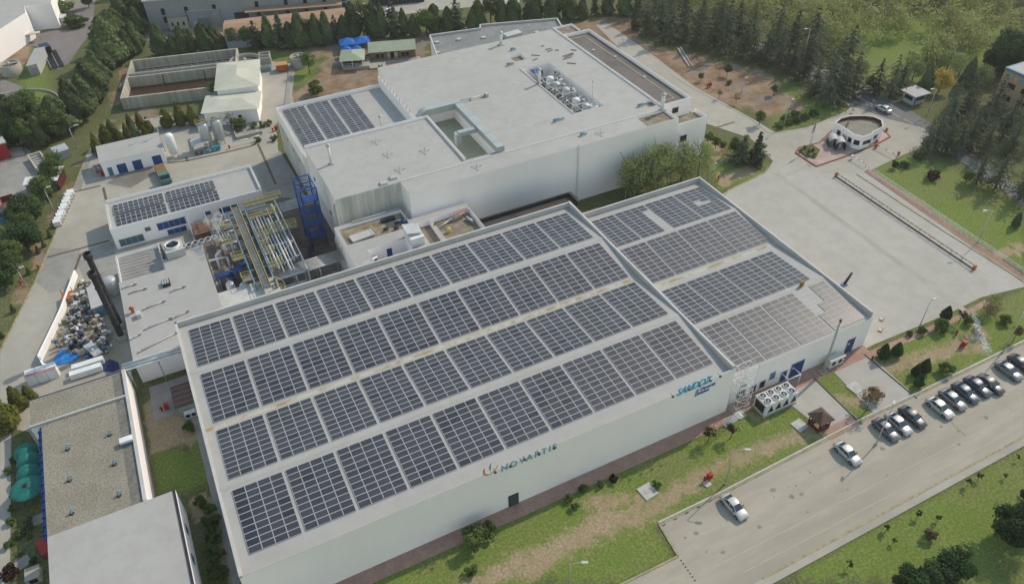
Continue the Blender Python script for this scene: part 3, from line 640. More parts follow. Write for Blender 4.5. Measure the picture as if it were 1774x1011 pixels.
# rooftop items of the big building
def duct(label):
    t = thing('air_duct', label, 'duct')
    MB().box(59.4, 67.4, 41.3, 43.1, 13.55, 15.0).build('duct_run', M_TEALD, t); MB().box(65.7, 67.4, 19.6, 41.28, 13.55, 14.9).build('duct_run', M_TEALD, t)
    b = MB().box(61.6, 65.68, 29.4, 30.6, 13.6, 14.5); b.build('duct_branch', M_TEALD, t); MB().box(60.9, 62.0, 29.3, 30.7, 11.5, 14.3).build('duct_drop', M_TEALD, t)
    m2 = MB(); n = 8
    for i in range(n):
        a0, a1 = math.pi/2*i/n, math.pi/2*(i+1)/n
        for r, s_ in ((2.3, 1), (.6, -1)): 
            A = (59.4-r*math.sin(a0), 12.7+r*math.cos(a0)); B = (59.4-r*math.sin(a1), 12.7+r*math.cos(a1))
            q = [(A[0], 41.25, A[1]), (A[0], 43.2, A[1]), (B[0], 43.2, B[1]), (B[0], 41.25, B[1])]; m2.face(q if s_ > 0 else q[::-1], 0, True)
        for yy in (41.25, 43.2): m2.face([(59.4-2.3*math.sin(a0), yy, 12.7+2.3*math.cos(a0)), (59.4-.6*math.sin(a0), yy, 12.7+.6*math.cos(a0)), (59.4-.6*math.sin(a1), yy, 12.7+.6*math.cos(a1)), (59.4-2.3*math.sin(a1), yy, 12.7+2.3*math.cos(a1))])
    m2.build('duct_elbow', M_TEALD, t); MB().box(57.1, 58.8, 41.3, 43.15, 11.25, 12.7).build('fan_housing', M_STEELB, t)
    for i in range(5): MB().box(65.65, 67.45, 22+i*4.2, 22.15+i*4.2, 13.5, 14.95).build('flange', M_GALV, t)
duct('wide grey-green ventilation duct bent round the sunken green roof court')
def rod(px, py, label, s=1):
    a = G(px, py, 13.52); t = thing('roof_anchor', label, 'roof anchor', (a.x, a.y, 13.5), group='three-armed anchors on the big roof')
    mb = MB()
    for k in range(3): ang = k*2.09+.3; mb.tube((0, 0, .35), (1.1*s*math.cos(ang), 1.1*s*math.sin(ang), .12), .05, n=5); mb.box(-.12, .12, -.12, .12, 0, .14, 0, ang, (1.1*s*math.cos(ang), 1.1*s*math.sin(ang), 0))
    mb.build('arms', M_GALV, t); MB().tube((0, 0, .1), (0, 0, 1.3), .06, n=6).build('mast', M_GALV, t)
for px, py, l in ((652, 246, 'behind the slim white chimney'), (672, 269, 'left of the green court'), (736, 263, 'nearest the green court'), (693, 296, 'beside the two small roof hatches'), (826, 290, 'at the roof edge in front of the green court'), (1040, 232, 'near the front right roof edge')):
    rod(px, py, 'small three-armed metal anchor ' + l)
def vent(px, py, z, label, h=2.6, r=.28, m_=M_WHITE):
    a = G(px, py, z); t = thing('roof_chimney', label, 'chimney', (a.x, a.y, z))
    MB().tube((0, 0, 0), (0, 0, h), r, n=10).build('flue', m_, t); MB().lathe((0, 0, h), [(r*1.5, -.1), (r*1.5, .15), (.02, .45)], 12).build('cowl', M_GALV, t); MB().box(-r*1.6, r*1.6, -r*1.6, r*1.6, 0, .25).build('base_flashing', M_CAP, t)
vent(574, 284, 13.5, 'slim white chimney at the left edge of the big white roof', 4.2); vent(661, 222, 11.2, 'white chimney standing beside the six solar blocks', 2.8)
vent(868, 78, 13.5, 'white flue at the far edge of the big roof', 3.2, .4); vent(1147, 190, 13.5, 'white flue at the corner of the brown roof', 3.6, .4); vent(934, 145, 13.5, 'white flue at the left end of the machinery court', 3.5, .35); vent(1026, 172, 13.5, 'thin white flue right of the machinery court', 4.2, .12)
for px, py, l in ((681, 308, 'nearer the three-armed anchor'), (664, 318, 'nearer the ribbed front wall')):
    a = G(px, py, 13.6); t = thing('roof_hatch', 'small grey roof hatch ' + l, 'roof hatch', (a.x, a.y, 13.5)); MB().box(-.7, .7, -.6, .6, 0, .35).build('kerb_frame', M_CAP, t); MB().box(-.62, .62, -.52, .52, .35, .42).build('lid', M_GALV, t)
for px, py, l, L in ((889, 84, 'at the far left of the roof', .9), (968, 206, 'in front of the machinery court', 1.8), (1113, 180, 'beside the brown roof', 1.6), (1011, 231, 'near the front edge', 1.0), (884, 110, 'left of the cluttered court', 1.2)):
    a = G(px, py, 13.9); t = thing('air_cowl', 'pale blue round air cowl ' + l, 'air cowl', (a.x, a.y, 13.5), .15)
    MB().tube((-L*.8, 0, .42), (L*.8, 0, .42), .3, n=12).build('drum', MATS.get('cowl_blue') or mat('cowl_blue', (.19, .30, .37), rough=.5), t); MB().box(-L*.7, L*.7, -.3, .3, 0, .3).build('saddle', M_CAP, t)
a = G(815, 173, 13.6); t = thing('pipe_run', 'thin raised pipe on feet upon the middle of the big roof', 'pipe', (a.x, a.y, 13.5))
MB().tube((-4, 0, .5), (4, 0, .5), .12).build('pipe', M_PIPE, t); MB().box(3.6, 4.4, -.5, .5, 0, .8).build('valve_box', M_GALV, t)
for x in (-3, 0, 3): MB().box(x-.1, x+.1, -.3, .3, 0, .42).build('foot', M_GALV, t)
# loose planks by the machinery court
for i, (px, py, L, an) in enumerate(sorted(((928, 96, 2.2, -.7), (927, 103, 1.5, .3), (950, 85, 1.6, 0), (953, 88, 1.6, .2), (965, 87, 1.0, -.9), (984, 95, 3.4, .15), (986, 97, 2.8, .2), (983, 101, 2.6, .1), (994, 87, 1.4, -.8), (990, 110, 2.2, -.7), (940, 80, .8, .1)), key=lambda q: math.hypot(q[0]-868, q[1]-78))):
    a = G(px, py, 13.55); tag(MB().box(-L/2, L/2, -.16, .16, 0, .12).build('plank', M_BITUMEN, None, (a.x, a.y, 13.505+.002*i), an), 'dark loose plank on the big roof, %s of eleven counted from the far flue' % ORD[i], 'plank', 'loose planks on the big roof')
# machinery in the sunken plant court
FLT = ['farthest', 'second farthest', 'middle', 'second nearest', 'nearest']
for i, (x, y) in enumerate(((92.5, 46), (92.0, 42), (92.2, 37.8), (92.4, 33.4), (92.6, 29.5))):
    t = thing('filter_unit', 'white cylindrical filter unit with pipes in the sunken roof court, %s of five' % FLT[i], 'filter unit', (x, y, 9.6), group='filter units in the roof court')
    h = 3.3+.35*(i % 3)
    MB().lathe((0, 0, 0), [(.4, .6), (.95, 1.3), (.95, h), (.95, h+.05), (.8, h+.12), (.8, h+.25), (.01, h+.3)], 16).build('vessel', (M_WHITE, M_GALV, M_CAP)[i % 3], t)
    for sx in (-1, 1):
        for sy in (-1, 1): MB().tube((sx*1.1, sy*1.1, 0), (sx*1.0, sy*1.0, 1.8), .08, n=5).build('leg', M_GALV, t)
    MB().path([(1.2, 0, h-.6), (2.4, .2, h-.6), (2.4, .2, .2)], .22).build('pipe', M_PIPE, t); MB().path([(-1.2, .3, h-.9), (-2.6, .3, h-.9), (-2.6, .3, .4)], .18).build('pipe', M_PIPE, t)
    fr = MB()
    for sx in (-1.7, 1.7):
        for z in (1.2, h-.3): fr.tube((sx, -1.5, z), (sx, 1.5, z), .06, n=5)
        for sy in (-1.5, 1.5): fr.tube((sx, sy, 0), (sx, sy, h+.3), .07, n=5)
    for sy in (-1.5, 1.5): fr.tube((-1.7, sy, h-.3), (1.7, sy, h-.3), .06, n=5)
    fr.build('support_frame', M_WHITE, t); MB().box(-2.9, -1.9, -1.4, -.4, 0, 1.6).build('control_cabinet', M_GALV, t)
t = thing('steel_stair', 'dark blue steel stair and door in the far corner of the sunken roof court', 'stair', (90.2, 49.5, 9.6))
mb = MB()
for i in range(12): mb.box(0, 1.2, -i*.3, -i*.3-.28, 3.6-i*.3, 3.65-i*.3)
mb.build('treads', M_BLUE, t); MB().box(-.2, 2.2, .1, 2.2, 3.5, 3.65).build('landing', M_BLUE, t); MB().box(2.6, 3.8, 2.95, 3.05, 0, 2.3).build('blue_door', M_BLUED, t)
for x in (0, 1.2): MB().path([(x, 2.1, 4.7), (x, 0, 4.7), (x, -3.5, 1.3)], .05, 5).build('handrail', M_WHITE, t)
t = thing('filter_unit', 'white spiral fan casing at the near end of the sunken roof court', 'fan', (94.4, 29, 9.6))
MB().lathe((0, 0, 0), [(1.0, .2), (1.0, 3.4), (.7, 3.6), (.7, 3.0)], 16).build('casing', M_WHITE, t); MB().box(-.6, .6, -1.5, -.9, 0, 1.4).build('motor', M_STEELB, t)
rq = random.Random(17)
for i in range(14):
    x, y = (89.2 if i % 2 else 94.8)+rq.uniform(-.5, .5), 28.5+i*1.6; h = rq.uniform(1.6, 3.4)
    t = thing('court_machine', 'grey machine cabinet with pipes in the sunken roof court, %s counted from the near end' % ORD[i], 'machine', (x, y, 9.6), rq.uniform(-.1, .1), 'machine cabinets in the roof court')
    MB().box(-.55, .55, -.5, .5, 0, h).build('cabinet', (M_GALV, M_CAP, M_WHITE, M_CONCD)[i % 4], t); MB().path([(.2, 0, h), (.2, 0, h+.7), (-.9 if i % 2 == 0 else 1.2, .1, h+.7)], .11, 7).build('pipe', M_PIPE, t); MB().tube((-.2, .2, h), (-.2, .2, h+.35), .22, n=8).build('fan', M_STEELB, t)
# six solar blocks on the low roof
for r_ in range(2):
    for i in range(3):
        y0 = 63.8 if r_ == 0 else 53.5
        array('small solar block, %s from the left in the %s row on the low roof' % (ORD[i], ('far', 'near')[r_]), 31.9+i*5.7, y0, 11.36, 3, 10 if r_ == 0 else 9, 0, 'solar blocks on the low rear roof', rng=rg, pdark=.3)
# ------------------------------------------------------------------ rear wing with grey gravel roof
P = pp([(745, 64), (832, 52), (832, 46), (965, 35), (972, 47), (1000, 55), (990, 80), (800, 110), (757, 98)], 7.5)
t = thing('rear_wing', 'grey gravel roofed low wing behind the big white building', 'building'); mb = MB().prism(P, 0, 7.5, 0, 1); mb.build('wall', [M_WALL, M_GRAVELG], t)
mb = MB()
for a, b in zip(P, P[1:]+P[:1]):
    L = math.hypot(b[0]-a[0], b[1]-a[1]); mb.box(0, L, -.2, .2, 7.503, 8.1, 0, math.atan2(b[1]-a[1], b[0]-a[0]), (a[0], a[1], 0))
mb.build('parapet', M_CAP, t)
for px, py in ((758, 92), (795, 69), (838, 66), (930, 57), (757, 74)): a = G(px, py, 7.6); MB().box(-.6, .6, -.5, .5, 0, .4, 0, 0, (a.x, a.y, 7.51)).build('roof_hatch', M_CAP, t)
a = G(888, 62, 8); MB().box(-2.5, 2.5, -1.3, 1.3, 0, 1.3, 0, .1, (a.x, a.y, 7.51)).build('plant_box', M_CAP, t)
# ------------------------------------------------------------------ annexes between halls and big building
rs = [(29.6, 43.2, 2.3, 16.8, 9.0, 'roof'), (43.2, 55.2, 2.3, 12.5, 9.0, 'roof'), (30.2, 42.9, 10.2, 16.4, 8.3, 'sand'), (44, 46.6, 3, 10.6, 7.8, 'sand'), (47.1, 54.9, 3, 11, 7.8, 'sand'), (33, 40.5, 2.7, 7.2, 5.6, 'dark')]
AN = building('annex_building', 'white annex with sunken gravel terraces between the long hall and the big building', rs, M_WALL, {'roof': ('roof', M_ROOF), 'sand': ('gravel_terrace', M_SAND), 'dark': ('terrace_floor', M_GRAVELG)})
MB().box(36.6, 37.6, 7.13, 7.197, 5.65, 7.8).build('door', M_BLUED, AN); MB().box(31.0, 32.3, 3.5, 3.9, 9.0, 9.02).build('roof_seam', M_CAP, AN)
MB().box(33.2, 42.8, 16.45, 16.75, 9.003, 9.3).build('coping', M_GALV, AN)
for i, x in enumerate((33.6,)):
    t = thing('air_conditioner', 'white twin-fan outdoor unit on the terrace by the blue door', 'air conditioner', (33.9, 6.2, 5.6), .3)
    MB().box(-.6, .6, -.25, .25, .1, 1.9).build('casing', M_WHITE, t)
    for z in (.6, 1.4): MB().tube((0, -.25, z), (0, -.29, z), .36, n=14).build('fan', M_BLACK, t)
    MB().box(-.6, .6, -.2, .2, 0, .1).build('feet', M_GALV, t)
t = thing('roof_cabin', 'white metal plant cabin beside the terrace with the blue door', 'cabin', (41.8, 6.2, 9.0)); MB().box(-1.3, 1.3, -2.4, 1.6, 0, 1.8).build('body', M_WHITE, t); MB().face([(-1.6, -1.4, 2.6), (1.3, -1.6, 2.1), (1.4, 1.6, 2.2), (-1.5, 1.8, 2.7)]).build('tilted_panel', M_GALV, t)
for x, y in ((-1.4, -1.3), (1.2, -1.4), (1.2, 1.4), (-1.3, 1.5)): MB().tube((x, y, 1.7), (x, y, 2.5), .04, n=5).build('strut', M_GALV, t)
t = thing('sheet_stack', 'pale sheets on pallets inside yellow rails on the gravel terrace', 'sheets', (33.3, 12.3, 8.3), .1); MB().box(-1.9, 2.6, -1.1, 1.0, .15, .5).build('sheets', M_CAP, t); MB().box(-1.7, 2.4, -.9, .8, 0, .15).build('pallet', M_WOOD, t)
mb = MB()
for x in (-2.2, 0, 2.8): mb.tube((x, 1.6, 0), (x, 1.6, 1.1), .05, n=5)
mb.tube((-2.2, 1.6, 1.1), (2.8, 1.6, 1.1), .05, n=5).tube((2.8, 1.6, 1.1), (2.8, -1.4, 1.1), .05, n=5).tube((2.8, -1.4, 0), (2.8, -1.4, 1.1), .05, n=5); mb.build('yellow_rail', M_YELLOW, t)
t = thing('pump_set', 'jumble of dark pumps and blue valves on the gravel terrace', 'pumps', (40.2, 12.4, 8.3))
rp = random.Random(5)
for i in range(7): x, y = rp.uniform(-2, 2.3), rp.uniform(-1.6, 1.2); MB().tube((x-.4, y, .4), (x+.5, y+.2, .4), .28, n=8).build('pump', (M_STEELB, M_BLUE, M_GALV)[i % 3], t); MB().box(x-.4, x+.5, y-.2, y+.3, 0, .2).build('plinth', M_CONCD, t)
MB().box(-1.8, 1.0, 2.2, 3.2, .05, .5).build('cover', M_STEELB, t)
t = thing('valve_bank', 'pink and white valve wheels on pipes at the terrace corner', 'valves', (54, 9.6, 7.8)); mb = MB()
for i in range(6): x, y = -2.4+.55*i, .1*i; MB().tube((x, y, .2), (x, y, 1.3), .08, n=6).build('valve_stem', M_WHITE, t); MB().lathe((x, y, 1.3), [(.1, 0), (.35, .02), (.35, .1), (.1, .12)], 10).build('hand_wheel', MATS.get('faded_pink') or mat('faded_pink', (.42, .17, .17), rough=.7), t)
MB().path([(-7, -1.6, .4), (-3, .3, .5), (.5, 1, .5)], .16).build('pipe', M_PIPE, t); MB().tube((.2, -2.6, .5), (-.3, -.6, .5), .3, n=10).build('filter_vessel', M_GALV, t)
a = G(692/1, 402, 8); t = thing('water_drum', 'yellow drum standing on the dusty terrace', 'drum', (49.0, 6.6, 7.8)); MB().lathe((0, 0, 0), [(.35, 0), (.38, .1), (.38, .9), (.3, 1.0), (.01, 1.02)], 14).build('body', M_YELLOW, t)
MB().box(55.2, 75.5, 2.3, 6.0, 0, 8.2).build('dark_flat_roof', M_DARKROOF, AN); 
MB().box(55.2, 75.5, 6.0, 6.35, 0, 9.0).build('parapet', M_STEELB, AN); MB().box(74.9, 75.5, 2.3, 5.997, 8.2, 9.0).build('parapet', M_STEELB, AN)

# ------------------------------------------------------------------ left service buildings
rs = [(-9.6, 21, 43.2, 54.2, 4.75, 'roof')] + ring(-9.6, 21, 43.2, 54.2, 5.35, 'cap', .4) + [(-9.6, -9.2, 43.2, 54.2, 4.95, 'cap'), (-9.6, 21, 43.2, 43.6, 4.95, 'cap')]
SB = building('service_building', 'long low white building with four solar blocks and blue front windows', rs, M_WALL, {'roof': ('roof', M_ROOF), 'cap': ('parapet', M_CAP)})
for r_ in range(2):
    for i in range(2):
        array('small square-module solar block, %s of the %s row on the low left building' % (('left', 'right')[i], ('far', 'near')[r_]), -8.2+i*10.6, 52.2-r_*4.45, 4.98, 10, 3, R(-2 if r_ == 0 else 2), 'solar blocks on the low left building', pw=1.0, ph=1.33, mods=[module_mesh(.95, 1.27, M_PV), module_mesh(.95, 1.27, M_PVD)], rng=rg, pdark=.3)
for x0, x1, z0, z1, g in ((-8.8, -4.2, .5, 2.1, M_GLASST), (-3.4, -2.4, 2.5, 3.3, M_GLASST), (-1.0, 4.5, 1.9, 3.5, M_BLUED), (.5, 4.2, .2, 1.4, M_BLUED), (8.6, 9.7, 2.5, 3.3, M_BLUED), (11.5, 15.5, 2.0, 3.2, M_BLUED)):
    o = wallbox(SB, 'window', x0, x1, z0, z1, g, 43.2, .06, M_CAP); nn = int((x1-x0)/1.1)
    for i in range(1, nn): x = x0+(x1-x0)*i/nn; MB().box(x-.03, x+.03, 43.11, 43.138, z0, z1).build('mullion', M_CAP, o)
# plant building with big white roof and an open process bay
rs = [(-9.7, 6, 1.6, 24.5, 5, 'roof'), (6, 16.5, 1.6, 12.8, 5, 'roofd'), (-1.4, 6, 24.5, 31, 5, 'roof'), (-9.7, -1.4, 24.5, 35, 3.4, 'grey'), (-9.7, -9.4, 24.5, 35, 3.9, 'cap'), (-9.7, -1.4, 34.7, 35, 3.9, 'cap'), (-1.7, -1.4, 24.5, 35, 4.3, 'cap'),
      (16.5, 23, 1.6, 4.5, 4.2, 'roofd'), (-9.7, 6, 1.6, 1.9, 5.15, 'cap')]
PB = building('boiler_house', 'white roofed boiler house with stained roof beside two black stacks', rs, M_WALL, {'roof': ('roof', M_ROOF), 'roofd': ('stained_roof', M_ROOFD), 'grey': ('grey_deck', M_CONCD), 'cap': ('parapet', M_CAP)})
for i in range(9): MB().box(-9.3, -3.5, 25.2+i*1.05, 25.26+i*1.05, 3.4, 3.46).build('deck_seam', M_GRAVELG, PB)
for i, (px, py, L) in enumerate(((240, 503, 2.5), (225, 495, 2.0), (309, 500, 2.2), (268, 528, 3.4), (275, 560, 4.2), (313, 545, 2.6), (275, 592, 6.5), (235, 583, 1.5))):
    a = G(px, py, 5.1); t = tag(MB().tube((-L/2, 0, .15), (L/2, 0, .15), .12, n=6).box(-L/2-.2, -L/2+.15, -.2, .2, 0, .4).box(L/2-.1, L/2+.25, -.2, .2, 0, .5).build('roof_pipe', M_CAP, None, (a.x, a.y, 5.0), .05*i), 'short pale pipe on the boiler house roof, ' + ('nearest the dark fan on its left', 'at the upper left corner', 'right of the dark fan', 'behind the rusty cap', 'in the middle of the roof', 'closest to the process bay', 'longest and nearest the front edge', 'beside the left edge')[i], 'pipe', 'short pipes on the boiler house roof')
t = thing('roof_fan', 'dark square extract fan on the boiler house roof', 'fan', tuple(G(288, 491, 5.2)), 0); MB().box(-.7, .7, -.8, .8, -.2, .5).build('housing', M_STEELB, t)
for i in range(3): MB().box(-.6+.42*i, -.3+.42*i, -.7, .7, .5, .56).build('louvre', M_GALV, t)
t = thing('roof_chimney', 'rusty orange chimney cap on the boiler house roof', 'chimney', tuple(G(231, 541, 5.0)), 0); MB().lathe((0, 0, 0), [(.25, 0), (.25, .8), (.5, 1.0), (.02, 1.5)], 12).build('cap', M_ORANGE, t); MB().box(.5, 1.2, -2.2, -1.0, 0, .9).build('plinth', M_CAP, t)
# cooling units on the boiler house roof
t = thing('cooling_tower', 'large grey cooling unit with one open fan on the boiler house roof', 'cooling tower', tuple(G(303, 437, 5.0)), .05)
MB().box(-1.6, 1.8, -1.9, 1.5, 0, 1.6).build('casing', M_CAP, t); MB().lathe((0, 0, 1.6), [(1.35, 0), (1.35, .45), (1.22, .45), (1.22, 0)], 20).build('fan_ring', M_WHITE, t)
for k in range(5): MB().box(.1, 1.2, -.14, .14, 1.75, 1.8, 0, k*1.257).build('fan_blade', M_STEELB, t)
MB().lathe((0, 0, 1.62), [(1.2, 0), (.01, .01)], 20).build('fan_well', M_BLACK, t)
for i in range(7):
    a = G(316+i*11.0, 427-i*3.4, 5.4); t = thing('condenser_fan', 'round grey condenser fan, %s from the left in the line behind the cooling unit' % ORD[i], 'fan', (a.x, a.y, 5.0), group='line of condenser fans')
    MB().lathe((0, 0, 0), [(.62, 0), (.62, .5), (.5, .5), (.5, .2)], 14).build('ring', M_CAP, t); MB().lathe((0, 0, .2), [(.5, 0), (.01, .02)], 14).build('fan', M_BLACK, t)
t = thing('pump_skid', 'brown and white pump skid at the left end of the roof cooling units', 'pump skid', tuple(G(283, 440, 4.9)), 0)
for i in range(4): MB().tube((0, -2.2+i*1.2, .1), (0, -2.2+i*1.2, .9+.5*(i % 2)), .22, n=8).build('pump', (M_STEELB, M_WOOD)[i % 2], t); MB().box(-.4, .4, -2.6+i*1.2, -1.8+i*1.2, 0, .3).build('plinth', M_CAP, t)
# black stacks
for px, py, qx, qy, l in ((212, 588, 167, 484, 'nearer and slightly shorter of two black steel stacks beside the scrap heap'), (209, 567, 160, 443, 'farther of two black steel stacks beside the scrap heap')):
    b = G(px, py, 0); h = 15.5 if qy > 470 else 17.0
    t = thing('steel_stack', l, 'chimney stack', (b.x+.1, b.y, 0))
    MB().tube((0, 0, 1.2), (0, 0, h), .55, .5, n=16, caps=False).build('flue', M_STEELB, t); MB().lathe((0, 0, h), [(.5, -1.1), (.72, -1.0), (.72, 0), (.6, 0), (.6, -.9), (.01, -.91)], 16).build('cap', M_STEELB, t); MB().box(-.8, .8, -.8, .8, 0, 1.2).build('plinth', M_CONC, t)
    for z in (4, 8, 12): MB().lathe((0, 0, z), [(.62, 0), (.62, .15), (.5, .15)], 16).build('band', M_STEELB, t)
a = G(199, 508, 0); t = thing('storage_tank', 'pale grey vertical tank behind the black stacks', 'tank', (a.x, a.y, 0)); MB().lathe((0, 0, 0), [(1.2, 0), (1.2, 3.4), (1.05, 3.6), (.02, 3.8)], 20).build('shell', M_GALV, t); MB().lathe((0, 0, 2.0), [(1.26, 0), (1.26, .12), (1.2, .12)], 20).build('band', M_GALV, t)
a = G(177, 535, 0); t = thing('shed', 'narrow pale metal shed between scrap heap and stacks', 'shed', (a.x, a.y, 0), .05); MB().box(-1.2, 1.2, -2.2, 4.5, 0, 2.4).build('wall', M_GREYW, t); MB().face([(-1.4, -2.4, 2.42), (1.4, -2.4, 2.7), (1.4, 4.7, 2.7), (-1.4, 4.7, 2.42)]).build('roof', M_CAP, t); MB().box(-.9, .9, -2.24, -2.203, .1, 2.0).build('door', M_BLUE2, t)
# ------------------------------------------------------------------ process yard: blue stair tower
t = thing('stair_tower', 'blue steel stair tower against the left wall of the big building', 'stair tower', (25.9, 23.8, 0))
TW, TD, TH = 3.1, 5.5, 14.2
for x in (0, TW):
    for y in (0, TD): MB().box(x-.12, x+.12, y-.12, y+.12, 0, TH).build('post', M_BLUE, t)
for z in (3.0, 5.9, 8.8, 11.5, TH):
    mb = MB()
    for y in (0, TD): mb.box(.12, TW-.12, y-.09, y+.09, z-.2, z)
    for x in (0, TW): mb.box(x-.09, x+.09, .12, TD-.12, z-.2, z)
    mb.build('beam', M_BLUE, t)
    if z < TH:
        MB().box(.15, TW-.15, .15, TD*.42, z, z+.06).build('platform', M_BLUE, t)
        mb = MB()
        for i in range(9): mb.box(.2+(TW/2 if int(z) % 2 else 0), TW/2-.1+(TW/2 if int(z) % 2 else 0), TD*.42+i*.32, TD*.42+i*.32+.28, z-.3-i*.3, z-.25-i*.3)
        mb.build('stair_flight', M_BLUE, t)
        mb = MB()
        for dz in (.55, 1.1):
            for x in (0, TW): mb.tube((x, 0, z+dz), (x, TD, z+dz), .045, n=5)
            mb.tube((0, 0, z+dz), (TW, 0, z+dz), .045, n=5)
        mb.build('handrail', M_BLUE, t)
for z0, z1 in ((0, 3.0), (3.0, 5.9), (5.9, 8.8), (8.8, 11.5), (11.5, TH)):
    mb = MB(); mb.tube((0, 0, z0), (0, TD, z1), .06, n=5); mb.tube((0, TD, z0), (0, 0, z1), .06, n=5); mb.build('cross_brace', M_BLUE, t)
mb = MB(); mb.tube((0, 0, TH), (TW, TD/2, TH), .07, n=5).tube((0, TD/2, TH), (TW, 0, TH), .07, n=5).tube((0, TD/2, TH), (TW, TD, TH), .07, n=5).tube((0, TD, TH), (TW, TD/2, TH), .07, n=5).box(.1, TW-.1, TD/2-.08, TD/2+.08, TH-.18, TH); mb.build('top_brace', M_BLUE, t)
# ------------------------------------------------------------------ pipe rack with the long walkway
t = thing('pipe_rack', 'steel pipe rack with long grey walkway and yellow railings in the process yard', 'pipe rack')
ZW = 6.2; XA, XB = 13.3, 15.3; Y0, Y1 = 8.8, 37.5
M_GRATE = mat('grey_grating', (.13, .135, .14), (.17, .175, .18), .6, .7)
M_BSTEEL = mat('blue_grey_steel', (.13, .20, .27), (.17, .24, .31), .5, .5)
M_LSTEEL = mat('pale_steel', (.34, .36, .38), (.27, .29, .31), .6, .5)
n = 9
for i in range(n):
    y = Y0+(Y1-Y0)*i/n; MB().box(XA+.35, XB-.35, y+.02, y+(Y1-Y0)/n-.02, ZW-.12, ZW).build('walkway_plate', M_GRATE, t)
def railing(parent, a, b, z, h=1.1, m_=M_YELLOW, sp=1.6, name='railing', kick=True):
    a = Vector((*a, z)); b = Vector((*b, z)); L = (b-a).length; k = max(1, int(L/sp)); mb = MB()
    for i in range(k+1): p = a.lerp(b, i/k); mb.tube(p, p+Vector((0, 0, h)), .045, n=5)
    for dz in (h*.5, h): mb.tube(a+Vector((0, 0, dz)), b+Vector((0, 0, dz)), .045, n=5)
    if kick: d = (b-a).normalized(); an = math.atan2(d.y, d.x); mb.box(0, L, -.02, .02, 0, .18, 0, an, tuple(a))
    return mb.build(name, m_, parent)
railing(t, (XA+.3, Y0), (XA+.3, Y1), ZW, m_=M_YELLOW); railing(t, (XB-.3, Y0), (XB-.3, Y1), ZW)
for y in (10.5, 15.5, 20.5, 25.5, 30.5, 35.5):
    for x in (XA-.7, XB+.7, 22.2): MB().box(x-.16, x+.16, y-.16, y+.16, 0, ZW+.2).build('column', M_BSTEEL if x < 22 else M_LSTEEL, t)
    MB().box(XA-.54, 22.04, y-.13, y+.13, ZW-.6, ZW-.3).build('cross_beam', M_BSTEEL, t); MB().box(XA-.54, 22.04, y-.11, y+.11, 3.6, 3.85).build('cross_beam', M_BSTEEL, t)
for x in (XA-.7, XB+.7, 22.2): MB().box(x-.12, x+.12, 10.66, 35.3, ZW-.2, ZW+.05).build('long_beam', M_LSTEEL if x > 20 else M_BSTEEL, t)
# side platforms with yellow railings
for (x0, x1, y0, y1) in ((XB+.9, 23.8, 36.2, 37.6), (XB+.9, 24.0, 24.6, 26.2), (XB+.9, 21.5, 31.4, 32.6), (9.6, XA-.9, 25.0, 26.4), (10.6, XA-.9, 30.3, 31.5), (10.4, XA-.9, 19.3, 20.4), (XB+.9, 18.6, 14.0, 15.2), (XB+.9, 18.2, 18.2, 19.6), (XB+.9, 17.8, 21.6, 22.6), (10.8, XA-.9, 12.2, 13.6)):
    MB().box(x0, x1, y0, y1, ZW-.13, ZW-.02).build('platform', M_GRATE, t)
    for a, b in (((x0, y0), (x1, y0)), ((x0, y1), (x1, y1)), ((x1, y0), (x1, y1)) if x0 > XA else ((x0, y0), (x0, y1))): railing(t, a, b, ZW-.02, sp=1.2)
rp = random.Random(11)
for i in range(9):     # pipes along the rack
    x = XB+1.0+i*.62; y0, y1 = rp.uniform(11, 15), rp.uniform(28, 35); MB().tube((x, y0, ZW-.1+.02*i), (x, y1, ZW-.1+.02*i), .13+.05*(i % 3), n=8).build('pipe', (M_PIPE, M_BSTEEL, M_PIPE)[i % 3], t)
for i in range(16):    # pipes across
    y = 27.2+i*.55 if i < 9 else 31.9+(i-9)*.6; z = ZW-.75-(i % 2)*.35; x1 = rp.uniform(20, 23.5)
    MB().tube((XB+.6, y, z), (x1, y, z), .12+.05*(i % 2), n=8).build('pipe', (M_BSTEEL, M_PIPE, M_BLUE2)[i % 3], t)
for i in range(6): MB().tube((21.5, 31.6+i*.62, ZW-.3), (30.4, 31.6+i*.62+.2, ZW-.3), .17, n=8).build('pipe', M_PIPE, t)     # towards the big building
for i in range(7):     # bundle passing the stair tower foot to the big building
    y = 11.2+i*.62; MB().path([(16.2, y, 5.2-.08*i), (29.2, y+.25, 5.2-.08*i), (29.2, y+.25, 8.0)] if i % 3 == 0 else [(16.2, y, 5.2-.08*i), (29.4, y+.25, 5.2-.08*i)], .17, 8).build('pipe', M_PIPE, t)
for x in (20, 24.5, 28.6): MB().box(x-.12, x+.12, 10.9, 15.5, 4.2, 4.5).build('pipe_bracket', M_LSTEEL, t); MB().box(x-.14, x+.14, 10.9, 11.2, 0, 4.2).build('column', M_LSTEEL, t); MB().box(x-.14, x+.14, 15.2, 15.5, 0, 4.2).build('column', M_LSTEEL, t)
mb = MB(); mb.tube((15.9, 13.2, ZW), (22.2, 15.5, ZW), .12, n=6).tube((16, 20.5, ZW), (22.2, 20.5, ZW), .14, n=6).tube((17.2, 15.5, ZW), (22.1, 20.4, ZW), .1, n=6).tube((22.2, 35, ZW+.1), (22.2, 12.5, ZW+.1), .13, n=6); mb.build('top_frame', M_LSTEEL, t)
for i in range(6):     # uprights left of the walkway
    y = 24.5+i*2.0; MB().path([(11.2-.15*i, y, 1.5), (11.2-.15*i, y, ZW+.5), (12.4, y, ZW+.5)], .16, 8).build('riser_pipe', (M_PIPE, M_BSTEEL)[i % 2], t)
